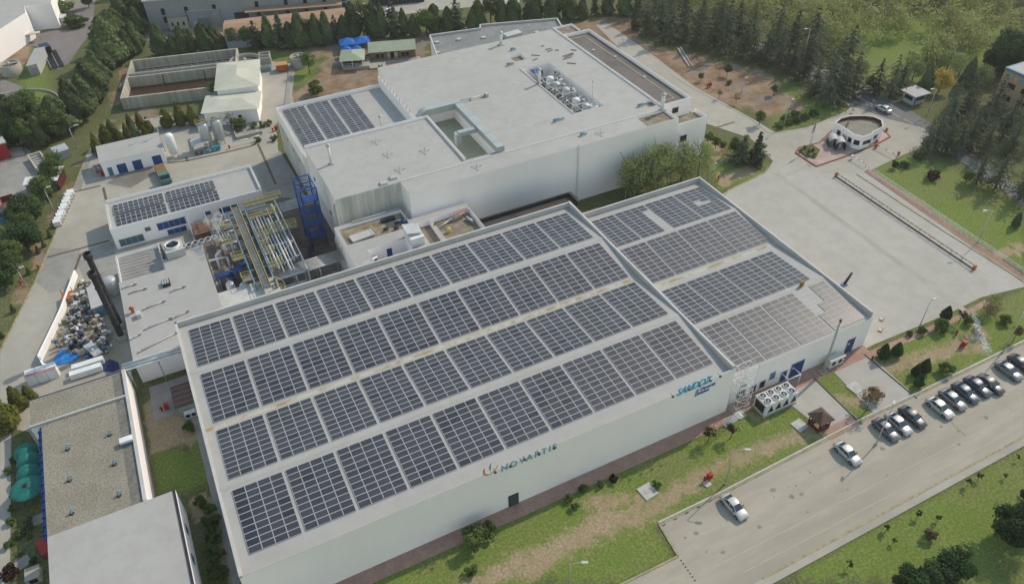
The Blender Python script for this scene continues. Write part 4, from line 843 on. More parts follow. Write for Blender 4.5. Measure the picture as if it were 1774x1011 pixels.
for i in range(4): MB().tube((10.1+i*.5, 24, ZW-.5), (9.4+i*.5, 36, ZW-.5), .15, n=8).build('pipe', (M_PIPE, M_LSTEEL)[i % 2], t)
# equipment in the yard bays
def vessel(name, label, x, y, h, r, m_, cat='tank', z=0.05, horiz=0):
    t = thing(name, label, cat, (x, y, z))
    if horiz:
        MB().lathe((0, 0, 0), [(.01, -horiz/2-.3), (r*.7, -horiz/2-.2), (r, -horiz/2), (r, horiz/2), (r*.7, horiz/2+.2), (.01, horiz/2+.3)], 14).build('shell', m_, t).rotation_euler = (0, math.pi/2, 0)
        t.children[0].location = (0, 0, h)
        for sx in (-.3, .3): MB().box(sx*horiz-.12, sx*horiz+.12, -r*.7, r*.7, 0, h-.1).build('saddle', M_CONCD, t)
    else:
        MB().lathe((0, 0, 0), [(r, 0), (r, h-.3*r), (r*.75, h-.08*r), (.01, h)], 16).build('shell', m_, t)
        MB().lathe((0, 0, h*.62), [(r+.03, 0), (r+.03, .1), (r, .1)], 16).build('band', M_GALV, t); MB().tube((0, 0, h-.05), (0, 0, h+.5), r*.15, n=6).build('nozzle', M_PIPE, t)
    return t
vessel('process_vessel', 'silver upright vessel in the process yard bay left of the walkway', 8.6, 17.0, 3.4, .8, M_SILVER); vessel('process_vessel', 'small white upright vessel at the near edge of the process bay', 7.6, 14.4, 3.0, .6, M_WHITE)
vessel('process_vessel', 'second silver vessel close to the long walkway', 10.8, 15.2, 3.6, .75, M_SILVER); vessel('process_vessel', 'horizontal white vessel right of the walkway near the hall wall', 17.8, 8.0, 1.6, .7, M_WHITE, horiz=2.2)
vessel('process_vessel', 'horizontal grey vessel in front of the pipe bundle', 22.6, 6.8, 1.5, .6, M_SILVER, horiz=2.0); vessel('process_vessel', 'blue motor-driven vessel beneath the blue beams', 9.2, 21.0, 2.6, .7, M_BLUE)
t = thing('pipe_manifold', 'dark blue pipe manifold across the sunken process bay', 'manifold', (9.4, 20.6, 0))
for i in range(6): MB().path([(-3, i*.5-1.2, 3.4-.2*i), (.6, i*.5-1.0, 3.4-.2*i), (3.4, i*.5-.6, 4.2-.2*i)], .15, 7).build('pipe', M_BLUE, t)
for x in (-2.4, 1.6): MB().box(x-.1, x+.1, -1.4, 1.6, 0, 2.2).build('support', M_BSTEEL, t)
t = thing('steam_vent', 'white steam pipe with bends rising in the open process bay', 'pipe', (7.9, 25.0, 0))
MB().path([(0, 0, 0), (0, 0, 4.6), (1.2, .3, 5.2)], .26, 8).build('pipe', M_WHITE, t); MB().path([(1.8, -.6, 0), (1.8, -.6, 4.0), (-1.5, -.8, 4.4)], .2, 8).build('pipe', M_WHITE, t); MB().box(-1.2, 2.6, -1.6, 1.4, 0, .3).build('plinth', M_CONCD, t)
t = thing('frame_canopy', 'grey steel canopy frame against the solar-roofed low building', 'frame', (8.5, 38.5, 0))
for x in (-3.5, 0, 3.5): MB().tube((x, -3.6, 0), (x, -3.6, 3.9), .1, n=6).build('post', M_LSTEEL, t); MB().tube((x, -3.6, 3.9), (x, 4.2, 4.2), .09, n=6).build('rafter', M_LSTEEL, t)
for y in (-3.6, .2): MB().tube((-3.5, y, 3.95), (3.5, y, 3.95), .09, n=6).build('purlin', M_LSTEEL, t)
MB().box(-3.2, 3.2, -.6, 3.6, 0, 2.1).build('rusty_tank', mat('rust', (.12, .065, .04), (.18, .10, .06), .6, .9), t)
t = thing('waste_skip', 'long green skip standing at the foot of the blue stair tower', 'skip', (25.0, 21.6, .07), -.25); MB().box(-.5, .5, -2.6, 2.6, .1, 1.0).build('body', mat('dull_green', (.05, .09, .075), rough=.7), t); MB().box(-.62, .62, -2.7, 2.7, 1.0, 1.1).build('rim', M_STEELB, t)
t = thing('fan_bank', 'black grille fan bank behind the hall parapet', 'fan bank', (24.4, 5.0, 0)); MB().box(-1.5, 1.5, -1.0, 1.0, 0, 2.2).build('casing', M_STEELB, t)
for i in range(3):
    for j in range(2): MB().lathe((-1+i, -.45+j*.9, 2.2), [(.4, 0), (.4, .08), (.3, .08), (.3, .02), (.01, .02)], 12).build('fan', M_BLACK, t)
t = thing('spiral_stair', 'yellow spiral stair with cage at the near end of the walkway', 'stair', (16.2, 9.2, 0))
mb = MB(); cg = MB()
for i in range(22): a0 = i*.38; mb.box(.15, 1.2, -.18, .18, i*.27, i*.27+.05, 0, a0)
mb.build('treads', M_GRATE, t); MB().tube((0, 0, 0), (0, 0, 6.8), .12, n=8).build('centre_post', M_YELLOW, t)
pts = [(1.25*math.cos(i*.38), 1.25*math.sin(i*.38), i*.27+1.0) for i in range(23)]; cg.path(pts, .05, 5)
for p in pts[::2]: cg.tube((p[0], p[1], p[2]-1), p, .035, n=4)
cg.build('spiral_rail', M_YELLOW, t)
# ------------------------------------------------------------------ steam plume drifting over the process bay
def steam():
    me = MB()
    pts = [((10.5, 21.0, 6.8), .35), ((9.6, 23, 7.4), .55), ((9.0, 25.5, 8.0), .75), ((9.4, 27.8, 8.5), .95), ((9.9, 29.6, 8.9), 1.1), ((10.6, 31.0, 9.2), .9), ((8.3, 30.2, 9.0), .8)]
    n = 12; k = len(pts); rr = random.Random(2)
    for (c, r) in pts:
        me.lathe(c, [(max(.01, r*math.sin(math.pi*j/8)), -r*1.2*math.cos(math.pi*j/8)) for j in range(9)], n)
    o = me.build('steam_plume', steam_mat()); o['kind'] = 'stuff'; o['label'] = 'thin white steam drifting above the process bay'
def steam_mat():
    mt = bpy.data.materials.new('steam'); mt.use_nodes = True; n = mt.node_tree; n.nodes.remove(n.nodes['Principled BSDF'])
    v = n.nodes.new('ShaderNodeVolumePrincipled'); v.inputs['Color'].default_value = (.97, .97, .97, 1)
    geo = n.nodes.new('ShaderNodeNewGeometry'); tx = n.nodes.new('ShaderNodeTexNoise'); tx.inputs['Scale'].default_value = 1.1; tx.inputs['Detail'].default_value = 4; n.links.new(geo.outputs['Position'], tx.inputs['Vector'])
    r = n.nodes.new('ShaderNodeMapRange'); r.inputs[1].default_value = .42; r.inputs[2].default_value = .75; r.inputs[3].default_value = 0; r.inputs[4].default_value = 1.6; n.links.new(tx.outputs[0], r.inputs[0]); n.links.new(r.outputs[0], v.inputs['Density'])
    n.links.new(v.outputs[0], n.nodes['Material Output'].inputs['Volume']); return mt
steam()
# ------------------------------------------------------------------ scrap yard
SW = pp([(134, 478), (110, 545), (86, 596), (72, 625), (80, 640), (105, 648)])
mb = MB()
for a, b in zip(SW[:-1], SW[1:]): L = math.hypot(b[0]-a[0], b[1]-a[1]); mb.box(0, L, -.15, .15, 0, 1.5, 0, math.atan2(b[1]-a[1], b[0]-a[0]), (a[0], a[1], 0))
tag(mb.build('boundary_wall', M_WALL), 'curved low white wall round the scrap heap', 'wall')
rp = random.Random(21)
poly = pp([(135, 500), (163, 482), (180, 545), (190, 565), (198, 600), (190, 615), (150, 622), (100, 603), (112, 560)])
xs = [p[0] for p in poly]; ys = [p[1] for p in poly]
SMATS = [M_GALV, M_CAP, M_STEELB, M_GALV, M_CONCD, mat('scrap_brown', (.15, .10, .065), rough=.85), mat('scrap_navy', (.03, .045, .09), rough=.6), M_CAP, mat('scrap_beige', (.33, .28, .19), rough=.85), M_GALV, M_PIPE, mat('scrap_rust', (.17, .075, .045), rough=.9), M_GRAVELG, M_CONC, M_WHITE, M_TARP]
SCOL = ['grey', 'pale', 'black', 'grey', 'stone grey', 'brown', 'navy', 'pale', 'beige', 'grey', 'dull silver', 'rusty', 'dark grey', 'off-white', 'white', 'blue']
def scrap(kind, m_):
    mb = MB()
    if kind == 0: w, d, h = rp.uniform(.4, .9), rp.uniform(.4, 1.1), rp.uniform(.3, 1.0); mb.box(-w/2, w/2, -d/2, d/2, .0, h).box(-w/2+.08, w/2-.08, -d/2-.03, -d/2, .1, h-.1)
    elif kind == 1: r = rp.uniform(.25, .5); L = rp.uniform(.6, 1.5); mb.lathe((0, 0, 0), [(.02, 0), (r, .02), (r, L*.5), (r*1.05, L*.5), (r*1.05, L*.55), (r, L*.55), (r, L), (.02, L*.99)], 10)
    elif kind == 2:
        w, d = rp.uniform(.8, 1.6), rp.uniform(.5, 1.0)
        for x in (-w/2, w/2):
            for y in (-d/2, d/2): mb.tube((x, y, 0), (x*.9, y*.9, 1.0), .06, n=5)
        mb.box(-w/2, w/2, -d/2, d/2, .9, 1.02).tube((-w/2, -d/2, .4), (w/2, d/2, .5), .06, n=5)
    else: L = rp.uniform(1.2, 2.6); [mb.tube((-L/2, i*.16, .1+.1*(i % 2)), (L/2, i*.16+rp.uniform(-.2, .2), .1+.1*(i % 2)), .06, n=5) for i in range(5)]
    return mb
SL = {0: ('scrap_cabinet', 'discarded metal cabinet or box in the jumbled heap beside the black stacks', 'scrap'), 1: ('scrap_drum', 'discarded metal drum in the jumbled heap beside the black stacks', 'drum'), 2: ('scrap_stand', 'discarded steel frame in the jumbled heap beside the black stacks', 'scrap'), 3: ('scrap_pipes', 'loose bundle of pipes in the jumbled heap beside the black stacks', 'pipes')}
meshes = []
for k in range(26):
    kind = rp.choice((0, 0, 0, 1, 1, 2, 3)); meshes.append((kind, scrap(kind, None).mesh(SL[kind][0], SMATS[k % len(SMATS)]), SCOL[k % len(SMATS)]))
cnt = 0; placed = 0
while placed < 290 and cnt < 3000:
    cnt += 1; x, y = rp.uniform(min(xs), max(xs)), rp.uniform(min(ys), max(ys))
    if not inpoly(x, y, poly): continue
    kind, me, sc_ = rp.choice(meshes); z = rp.choice((.08, .08, .08, .5, .8))
    o = inst(SL[kind][0], me, None, (x, y, z), rot=(rp.uniform(-.35, .35) if z > .1 else 0, rp.uniform(-.35, .35) if z > .1 else 0, rp.uniform(0, 6.3)), sc=rp.uniform(.45, .95)); tag(o, SL[kind][1].replace('discarded metal', 'discarded %s metal' % sc_).replace('discarded steel', 'discarded %s steel' % sc_).replace('loose bundle of', 'loose bundle of %s' % sc_), SL[kind][2], 'scrap heap beside the stacks'); placed += 1
def crumple(name, label, pts, m_, h=.6, cat='tarpaulin'):
    P = pp(pts); cx = sum(p[0] for p in P)/len(P); cy = sum(p[1] for p in P)/len(P); mb = MB(); rr = random.Random(len(pts)); k = len(P); rings = []
    for f in (1, .75, .5, .25):
        rings.append([(cx+(p[0]-cx)*f, cy+(p[1]-cy)*f, .09+(1-f)*h*rr.uniform(.3, 1.2)+rr.uniform(0, .15)) for p in P])
    for r0, r1 in zip(rings[:-1], rings[1:]):
        for i in range(k): j = (i+1) % k; mb.face([r0[i], r0[j], r1[j], r1[i]])
    mb.face(rings[-1]); return tag(mb.build(name, m_), label, cat)
crumple('tarpaulin', 'crumpled bright blue tarpaulin at the near edge of the scrap heap', [(95, 618), (106, 606), (114, 606), (120, 614), (140, 610), (143, 606), (145, 616), (125, 628), (108, 632), (92, 634)], M_TARP)
crumple('tarpaulin', 'dark blue tarpaulin bundle beside the pipe bridge', [(178, 632), (190, 622), (205, 628), (208, 640), (195, 645), (180, 643)], mat('navy_tarp', (.02, .035, .11), rough=.7), .8)
a = G(121, 520, 0); t = thing('scrap_chair', 'orange plastic-topped scrap frame at the far end of the scrap heap', 'scrap', (a.x, a.y, .07)); MB().box(-1.0, 1.0, -1.2, 1.2, .9, 1.2).build('top', M_ORANGE, t)
for x in (-.9, .9):
    for y in (-1.1, 1.1): MB().tube((x, y, 0), (x, y, .9 if y < 0 else 2.0), .08, n=5).build('leg', M_ORANGE, t)
for i, (px, py, w, d, h, l) in enumerate(((78, 655, 4.6, 1.9, 2.0, 'pair of tall white crates side by side at the near left of the scrap heap'),)):
    a = G(px, py, 0); t = thing('white_crate', l, 'crate', (a.x, a.y, .06), .0)
    for k in range(3): MB().box(-2.4+k*1.6, -.86+k*1.6, -.9, .9, 0, 2.1).build('crate_panel', M_WHITE, t); MB().box(-2.42+k*1.6, -.84+k*1.6, -.92, -.4, 2.1, 2.2).build('pink_lid', MATS['faded_pink'], t)
for i, (px, py, l) in enumerate(((152, 648, 'nearer'), (156, 640, 'farther'))):
    a = G(px, py, 0); t = thing('white_box_unit', 'long low white box, the %s of two behind the gravel roof' % l, 'box', (a.x, a.y+i*.6, .06), 0); MB().box(-2.5, 2.5, -.55, .55, .15, 1.25).build('body', M_WHITE, t); MB().box(-2.3, 2.3, -.4, .4, 0, .15).build('pallet', M_WOOD, t)
a = G(163, 612, 0); t = thing('scrap_cabinet', 'large tilted grey metal duct piece at the near side of the scrap heap', 'scrap', (a.x, a.y, .3), .5); t.rotation_euler = (.25, .1, .5); MB().box(-.8, .8, -1.6, 1.6, 0, .9).build('body', M_GALV, t)
for i in range(4): MB().box(-.82, .82, -1.4+i*.85, -1.3+i*.85, .9, .96).build('rib', M_CAP, t)
# wrapped pallets along the left road
for i in range(10):
    px = 124-2.55*i; py = 338+5.8*i; a = G(px, py, 0); t = thing('wrapped_pallet', 'white wrapped pallet beside the left road, %s from the far end' % ORD[i], 'pallet', (a.x, a.y, .05), .08*(i % 3)); MB().box(-.7, .7, -.75, .75, .15, 1.1+.1*(i % 2)).build('load', M_WHITE, t); MB().box(-.72, .72, -.7, .7, 0, .15).build('pallet', M_WOOD, t)
crumple('tarpaulin', 'small bright blue sheet on the wrapped pallets', [(107, 356), (113, 354), (116, 357), (112, 361), (106, 361)], M_TARP, 1.4)
# ------------------------------------------------------------------ pipe bridge and lower-left buildings
t = thing('pipe_bridge', 'bundle of white pipes on trestles from boiler house to gravel-roofed building', 'pipe bridge')
for i in range(5): MB().tube((-11.5, .2+i*.42, 5.0-.03*i), (0.2, -.2+i*.42, 5.0-.03*i), .15, n=8).build('pipe', (M_WHITE, M_PIPE)[i % 2], t)
for x in (-10.6, -6, -2.2): MB().box(x-.1, x+.1, -.3, 2.2, 4.5, 4.72).build('bracket', M_LSTEEL, t); MB().tube((x, -.2, 0), (x, -.2, 4.5), .1, n=6).build('post', M_LSTEEL, t)
rs = [(-25.3, -13.2, -6, .2, 5.0, 'gravel'), (-23.8, -13.2, -27.6, -6, 5.0, 'gravel'), (-13.2, -11.3, -27.6, .2, 5.0, 'grey'), (-25.3, -11.3, -.1, .2, 5.15, 'dark'), (-11.6, -11.1, -27.6, .2, 5.35, 'cap')]
GB = building('gravel_roof_building', 'flat building with beige gravel roof and small blue roof cowls', rs, M_WALL, {'gravel': ('gravel_roof', M_GRAVEL), 'grey': ('grey_gravel_roof', mat('grey_chippings', (.20, .19, .165), (.15, .145, .125), .6, .95, .35, .65, (.08, .08, .07), 2, .5)), 'dark': ('edge_trim', M_STEELB), 'cap': ('parapet', M_CAP)})
mb = MB().box(-24.1, -23.83, -27.6, -6.3, 4.6, 4.8).box(-24.4, -24.1, -27.6, -6.3, 4.2, 4.4); mb.build('gutter', M_BLUE, GB)
for i in range(14): MB().box(-24.35, -23.81, -27+i*1.5, -26.9+i*1.5, 4.2, 5.1).build('gutter_bracket', M_BLUE, GB)
MB().box(-25.3, -11.65, -6.15, -5.85, 5.003, 5.4).build('dividing_upstand', M_CAP, GB); MB().box(-25.3, -11.65, -5.84, -5.5, 5.003, 5.03).build('dark_edge', M_STEELB, GB)  # black strip beside the upstand is its shadow painted in
CL = ['upper left', 'top right', 'middle left', 'middle right', 'lower left', 'lower right']
for i, (px, py) in enumerate(((116, 776), (189, 751), (119, 830), (197, 802), (123, 887), (205, 856))):
    a = G(px, py, 5.3); t = thing('roof_cowl', 'small bent blue cowl, %s of six on the beige gravel roof' % CL[i], 'cowl', (a.x, a.y, 5.0), .6, 'blue cowls on the gravel roof')
    MB().path([(0, 0, 0), (0, 0, .5), (.15, 0, .75), (.45, 0, .75), (.6, 0, .5)], .14, 8).build('pipe', MATS['cowl_blue'], t); MB().lathe((0, 0, 0), [(.35, 0), (.35, .06), (.15, .1)], 12).build('collar', M_STEELB, t)
a = G(219, 762, 5.6); t = thing('roof_box', 'small white ventilation box at the edge of the beige gravel roof', 'ventilation box', (a.x, a.y, 5.35)); MB().box(-.9, .9, -.5, .5, .2, .6).build('lid', M_WHITE, t); MB().box(-.75, .75, -.4, .4, -.34, .2).build('body', M_BLUE2, t)
rs = [(-23.6, -7.3, -62, -28.2, 5.6, 'roof'), (-7.65, -7.3, -62, -28.2, 5.72, 'trim')]
WB = building('white_roof_building', 'plain white flat-roofed building at the bottom left', rs, M_WALL, {'roof': ('roof', M_ROOF), 'trim': ('dark_edge', M_STEELB)})
for y in (-33.5, -38.5, -44): MB().box(-7.297, -7.2, y-.6, y+.6, 2.6, 3.8).build('window', M_GLASST, WB)
t = thing('red_cover', 'red sloping hatch cover beside the white roofed building', 'hatch', tuple(G(80, 952, 0)), .3); MB().prism([(-.6, -1.3), (.6, -1.3), (.6, 1.3), (-.6, 1.3)], 0, .9).build('body', mat('brick_red', (.30, .07, .05), (.24, .06, .045), 1, .8), t); MB().box(-.68, .68, -1.38, 1.38, .9, .98).build('lid', M_RED, t)
a = G(62, 1000, 0); t = thing('vent_shaft', 'concrete box shaft with dark opening at the bottom left', 'shaft', (a.x, a.y, 0)); MB().box(-.9, .9, -1, 1, 0, 1.3).build('body', M_CONC, t); MB().box(-.5, .5, -1.02, -1.004, .3, 1.1).build('opening', M_BLACK, t)
for px, py, rz_, l in ((35, 978, .35, 'beside the dark red shrub'), (62, 902, .1, 'behind the gravel roof near the open parasol')):
    a = G(px, py, 0); t = tag(MB().box(-1.3, 1.3, -.9, .9, 0, .12).build('concrete_slab', M_CONCD, None, (a.x, a.y, .02), rz_), 'flat grey concrete slab in the garden ' + l, 'slab')
# teal parasols
for i, (px, py, r, l) in enumerate(((47, 845, 2.3, 'open teal parasol with ribs, nearest of the garden row'), (45, 813, 1.7, 'closed-up teal cover, second from the open parasol'), (45, 792, 1.7, 'teal cover, third from the open parasol'), (40, 777, 1.7, 'teal cover at the far end of the garden row'))):
    a = G(px, py, 2.2); t = thing('parasol', l, 'parasol', (a.x, a.y, 0)); MB().tube((0, 0, 0), (0, 0, 2.9), .05, n=6).build('pole', M_STEELB, t)
    m2 = MB(); k = 24
    if i == 0: prof = [(r, 2.25), (r*.98, 2.32), (r*.6, 2.6), (.12, 2.9), (.01, 2.95)]
    else: prof = [(r*.55, .25), (r*.95, .7), (r, 1.3), (r*.8, 2.0), (r*.45, 2.5), (.02, 2.7)]
    m2.lathe((0, 0, 0), prof, k).build('canopy', M_TEAL, t)
    if i == 0:
        for q in range(8): an = q*.785; MB().tube((.1*math.cos(an), .1*math.sin(an), 2.93), (r*math.cos(an), r*math.sin(an), 2.3), .035, n=5).build('rib', M_BLACK, t)
        MB().lathe((0, 0, 2.9), [(.4, 0), (.3, .12), (.01, .15)], 10).build('hub', M_BLACK, t)
# small hut between halls
a = G(305, 665, 0); t = thing('pump_hut', 'small hut with striped red-brown roof beside the long hall', 'hut', (-3.9, -7.2, 0)); MB().box(-1.3, 1.6, -2.0, 2.6, 0, 2.3).build('wall', M_GREYW, t)
for i in range(9): MB().box(-1.6, 1.9, -2.3+i*.58, -1.75+i*.58, 2.35+.03*(i % 2), 2.45+.03*(i % 2)).build('roof_slat', (mat('roof_slat', (.16, .10, .09), rough=.8) if 'roof_slat' not in MATS else MATS['roof_slat']) if i % 2 else M_TILE, t)
t = thing('air_conditioner', 'white twin-fan outdoor unit on the hut with striped roof', 'air conditioner', (-3.6, -9.9, .05)); MB().box(-.9, .9, -.35, .35, .1, 1.3).build('casing', M_WHITE, t)
for x in (-.45, .45): MB().tube((x, -.35, .7), (x, -.4, .7), .36, n=14).build('fan', M_BLACK, t)
MB().box(-.9, .9, -.3, .3, 0, .1).build('feet', M_GALV, t)
# ------------------------------------------------------------------ helpers for turned buildings
def orient(a, b, z):
    """front-left and front-right roof pixels at height z -> origin, angle, width"""
    A, B = G(*a, z), G(*b, z); return (A.x, A.y, 0), math.atan2(B.y-A.y, B.x-A.x), math.hypot(B.x-A.x, B.y-A.y)
def hip(t, w, d, z0, h, m_, ov=.35, ridge=None, name='roof'):
    r = min(w, d)/2 if ridge is None else ridge; mb = MB(); x0, x1, y0, y1 = -ov, w+ov, -ov, d+ov
    if w >= d: a, b = (x0+r, d/2), (x1-r, d/2)
    else: a, b = (w/2, y0+r), (w/2, y1-r)
    A = (*a, z0+h); B = (*b, z0+h); c = [(x0, y0, z0), (x1, y0, z0), (x1, y1, z0), (x0, y1, z0)]
    if w >= d: mb.face([c[0], c[1], B, A]).face([c[1], c[2], B]).face([c[2], c[3], A, B]).face([c[3], c[0], A])
    else: mb.face([c[0], c[1], A]).face([c[1], c[2], B, A]).face([c[2], c[3], B]).face([c[3], c[0], A, B])
    mb.face(c[::-1]); return mb.build(name, m_, t)
# workshop with four blue doors
t = thing('workshop', 'small white workshop with three blue gates and a blue door', 'building', (-9.2, 74.1, 0)); w = 13.8
MB().box(0, w, 0, 7.0, 0, 3.9).build('wall', M_WALL, t); MB().face([(-.15, -.2, 3.92), (w+.15, -.2, 3.92), (w+.15, 7.2, 4.5), (-.15, 7.2, 4.5)]).face([(-.15, 7.2, 4.5), (w+.15, 7.2, 4.5), (w+.15, 7.2, 3.9), (-.15, 7.2, 3.9)]).build('roof', M_ROOF, t)
for x, ww, h in ((.9, 1.0, 2.2), (3.0, 2.0, 2.4), (6.4, 2.0, 2.4), (10.8, 2.0, 2.4)):
    o = MB().box(x, x+ww, -.06, -.004, .05, h).build('door', M_BLUE2 if x < 2 else M_BLUED, t); MB().box(x+ww/2-.02, x+ww/2+.02, -.075, -.062, .1, h-.1).build('seam', M_BLACK, o)
t = thing('gas_bottle_rack', 'rack of red and white gas bottles left of the workshop', 'rack', tuple(G(172, 292, 0)))
for i in range(8): MB().tube((-.8+.35*(i % 4), -2+1.3*(i//4), .1), (-.8+.35*(i % 4), -2+1.3*(i//4), 1.5), .16, n=8).build('gas_bottle', (M_CAP, MATS['faded_pink'], M_GALV)[i % 3], t)
MB().box(-1.1, .6, -2.6, -.2, 0, .1).build('tray', M_GALV, t)
t = thing('fire_cabinet', 'bright red fire cabinet at the workshop corner', 'cabinet', tuple(G(181, 303, 0))); MB().box(-.6, .6, -.5, .5, .05, 1.2).build('body', M_RED, t); MB().box(-.65, .65, -.55, .55, 1.2, 1.3).build('lid', M_RED, t)
# truck
a = G(281, 302, .8); t = thing('flatbed_truck', 'flatbed truck with teal cab and slatted load in front of the workshop', 'truck', (a.x+.1, a.y, .05), -math.pi/2+.08)
M_CABT = mat('teal_paint', (.05, .15, .13), (.06, .17, .15), 1, .45)
cb = MB(); prof = [(2.3, .55), (4.3, .55), (4.35, 1.3), (4.1, 1.6), (3.6, 2.5), (2.3, 2.5)]
for i in range(len(prof)): j = (i+1) % len(prof); (x0, z0), (x1, z1) = prof[i], prof[j]; cb.face([(x0, -1.15, z0), (x0, 1.15, z0), (x1, 1.15, z1), (x1, -1.15, z1)])
cb.face([(x, -1.15, z) for x, z in prof]).face([(x, 1.15, z) for x, z in prof][::-1]); cb.build('cab', M_CABT, t)
MB().face([(4.08, -1.0, 1.68), (4.08, 1.0, 1.68), (3.66, 1.0, 2.45), (3.66, -1.0, 2.45)]).build('windscreen', M_GLASS, t)
MB().box(-3.6, 2.2, -1.2, 1.2, .85, 1.0).build('bed', M_STEELB, t)
for i in range(18): MB().box(-3.5+i*.315, -3.24+i*.315, -1.15, 1.15, 1.45+.04*(i % 2), 1.6+.04*(i % 2)).build('slat', M_WOOD, t)
MB().box(-3.5, 2.1, -1.1, 1.1, 1.0, 1.45).build('load', M_WOOD, t)
for x in (-2.6, -1.5, 3.2):
    for y in (-1.0, 1.0): o = MB().tube((x, y-.15, .5), (x, y+.15, .5), .5, n=14).build('wheel', M_BLACK, t)
# white upright tank, silver tanks, pump skid
b = G(304, 272, 0); t = thing('storage_tank', 'white upright gas tank on legs beside the workshop', 'tank', (b.x, b.y, 0)); MB().lathe((0, 0, .9), [(.02, 0), (.8, .2), (1.05, .6), (1.05, 4.8), (.8, 5.2), (.02, 5.4)], 18).build('shell', M_WHITE, t)
for k in range(3): MB().tube((.8*math.cos(k*2.09), .8*math.sin(k*2.09), 0), (.8*math.cos(k*2.09), .8*math.sin(k*2.09), 1.4), .09, n=6).build('leg', M_WHITE, t)
MB().box(-1.8, 1.8, -1.8, 1.8, 0, .12).build('plinth', M_CONC, t)
for i, (px, py) in enumerate(((362, 255), (384, 248))):
    b = G(px, py, 0); t = thing('silo_tank', 'silver upright tank with yellow top platform, %s of a pair' % ('left', 'right')[i], 'tank', (b.x, b.y, 0), group='pair of silver tanks')
    MB().lathe((0, 0, .8), [(.5, 0), (1.25, .7), (1.25, 5.2), (1.0, 5.6), (.02, 5.8)], 18).build('shell', M_SILVER, t)
    for k in range(4): MB().tube((1.1*math.cos(k*1.57+.8), 1.1*math.sin(k*1.57+.8), 0), (1.1*math.cos(k*1.57+.8), 1.1*math.sin(k*1.57+.8), 1.6), .09, n=6).build('leg', M_GALV, t)
    MB().box(-1.45, 1.45, -.5, .5, 6.5, 6.58).build('platform', M_GRATE, t)
    for q in (((-1.45, -.5), (1.45, -.5)), ((-1.45, .5), (1.45, .5))): railing(t, *q, 6.58, .9, kick=False, sp=1.4)
b = G(352, 262, 0); t = thing('pump_house', 'small white roofed pump shelter with turquoise pumps below', 'shelter', (b.x-.3, b.y+.6, 0), .0)
for x in (-1.6, 1.8):
    for y in (-1.2, 1.2): MB().tube((x, y, 0), (x, y, 2.3), .07, n=6).build('post', M_WHITE, t)
MB().box(-1.9, 2.1, -1.6, 1.6, 2.3, 2.42).build('roof', M_CAP, t)
M_TURQ = mat('turquoise_paint', (.02, .23, .30), (.03, .27, .34), 1, .5)
for i in range(5): MB().tube((-1.3+i*1.25, -2.3, .5), (-1.3+i*1.25, -1.5, .5), .34, n=10).build('pump', M_TURQ if i > 1 else mat('pump_dark', (.03, .08, .11), rough=.5) if 'pump_dark' not in MATS else MATS['pump_dark'], t); MB().box(-1.7+i*1.25, -.9+i*1.25, -2.4, -1.4, 0, .2).build('plinth', M_CONCD, t)
for i in range(3): MB().tube((2.6+i*.75, -1.9, .4), (2.6+i*.75, -1.9, 1.3), .33, n=10).build('motor', M_TURQ, t)
mb = MB(); 
for q in (((338, 268), (332, 240)), ((378, 250), (372, 243)), ((403, 220), (411, 243)), ((411, 243), (455, 232))): (ax, ay), (bx, by) = pp(q); L = math.hypot(bx-ax, by-ay); mb.box(0, L, -.12, .12, 0, .9, 0, math.atan2(by-ay, bx-ax), (ax, ay, 0))
tag(mb.build('bund_wall', M_CONC), 'low pale containment walls round the silver tanks', 'wall')
tag(MB().path([tuple(G(402, 246, 1.2)), tuple(G(430, 240, 1.2)), tuple(G(449, 234, 1.2))], .12).build('pipe_run', M_WHITE), 'thin white pipe running from the tanks over the flower bed', 'pipe')
# ------------------------------------------------------------------ water treatment works
M_BW = M_STREAK
L0 = G(208, 172, 3); L1 = G(372, 152, 3); ang = math.atan2(L1.y-L0.y, L1.x-L0.x); bw, bd = 29.5, 24.5
t = thing('aeration_basin', 'large streaked concrete basin of two tanks with brown water', 'basin', (L0.x, L0.y, 0), ang)
H = 3.2
for nm, q in (('wall', (0, bw, 0, .5)), ('wall', (0, bw, bd-.5, bd)), ('wall', (0, .5, .5, bd-.5)), ('wall', (bw-.5, bw, .5, bd-.5)), ('wall', (.5, bw-.5, 12.6, 13.1)), ('wall', (.5, bw-.5, 15.0, 15.4))): MB().box(*q, 0, H).build(nm, M_BW, t)
MB().box(.5, bw-.5, .5, 12.6, 0, .35).build('water', M_WATERD, t); MB().box(.5, bw-.5, 15.4, bd-.5, 0, .5).build('water', M_WATERD, t); MB().box(.5, bw-.5, 13.1, 15.0, 0, 2.6).build('channel', M_CONCD, t)
for x in (9.5, 20.5): MB().tube((x, 12.5, H), (x-.2, 12.4, .5), .12, n=6).build('pipe', M_TILE, t)
railing(t, (.5, 13.0), (bw-.5, 13.0), H, m_=M_GALV, kick=False); railing(t, (.5, 15.1), (bw-.5, 15.1), H, m_=M_GALV, kick=False)
for k in range(10): MB().box(1+k*2.9, 1.15+k*2.9, -.05, -.004, .05, H-.1).build('wall_rib', M_CONC, t)
for i in range(3): MB().box(-2.2+i*.8, -1.6+i*.8, 11.5, 14.5, 0, 1.2+i*.6).build('inlet_block', M_CONCD, t)
o_, an, w = orient((373, 157), (448, 148), 5.5); t = thing('treatment_building', 'taller cream hip-roofed building beside the basin', 'building', o_, an); MB().box(.3, w-.3, .3, 16.2, 0, 5.5).build('wall', M_WALL, t); hip(t, w, 16.5, 5.5, 1.3, M_ROOFC)
for x in (5.5, 7.2): MB().box(x, x+.9, .2, .296, 2.6, 3.6).build('window', M_GLASS, t)
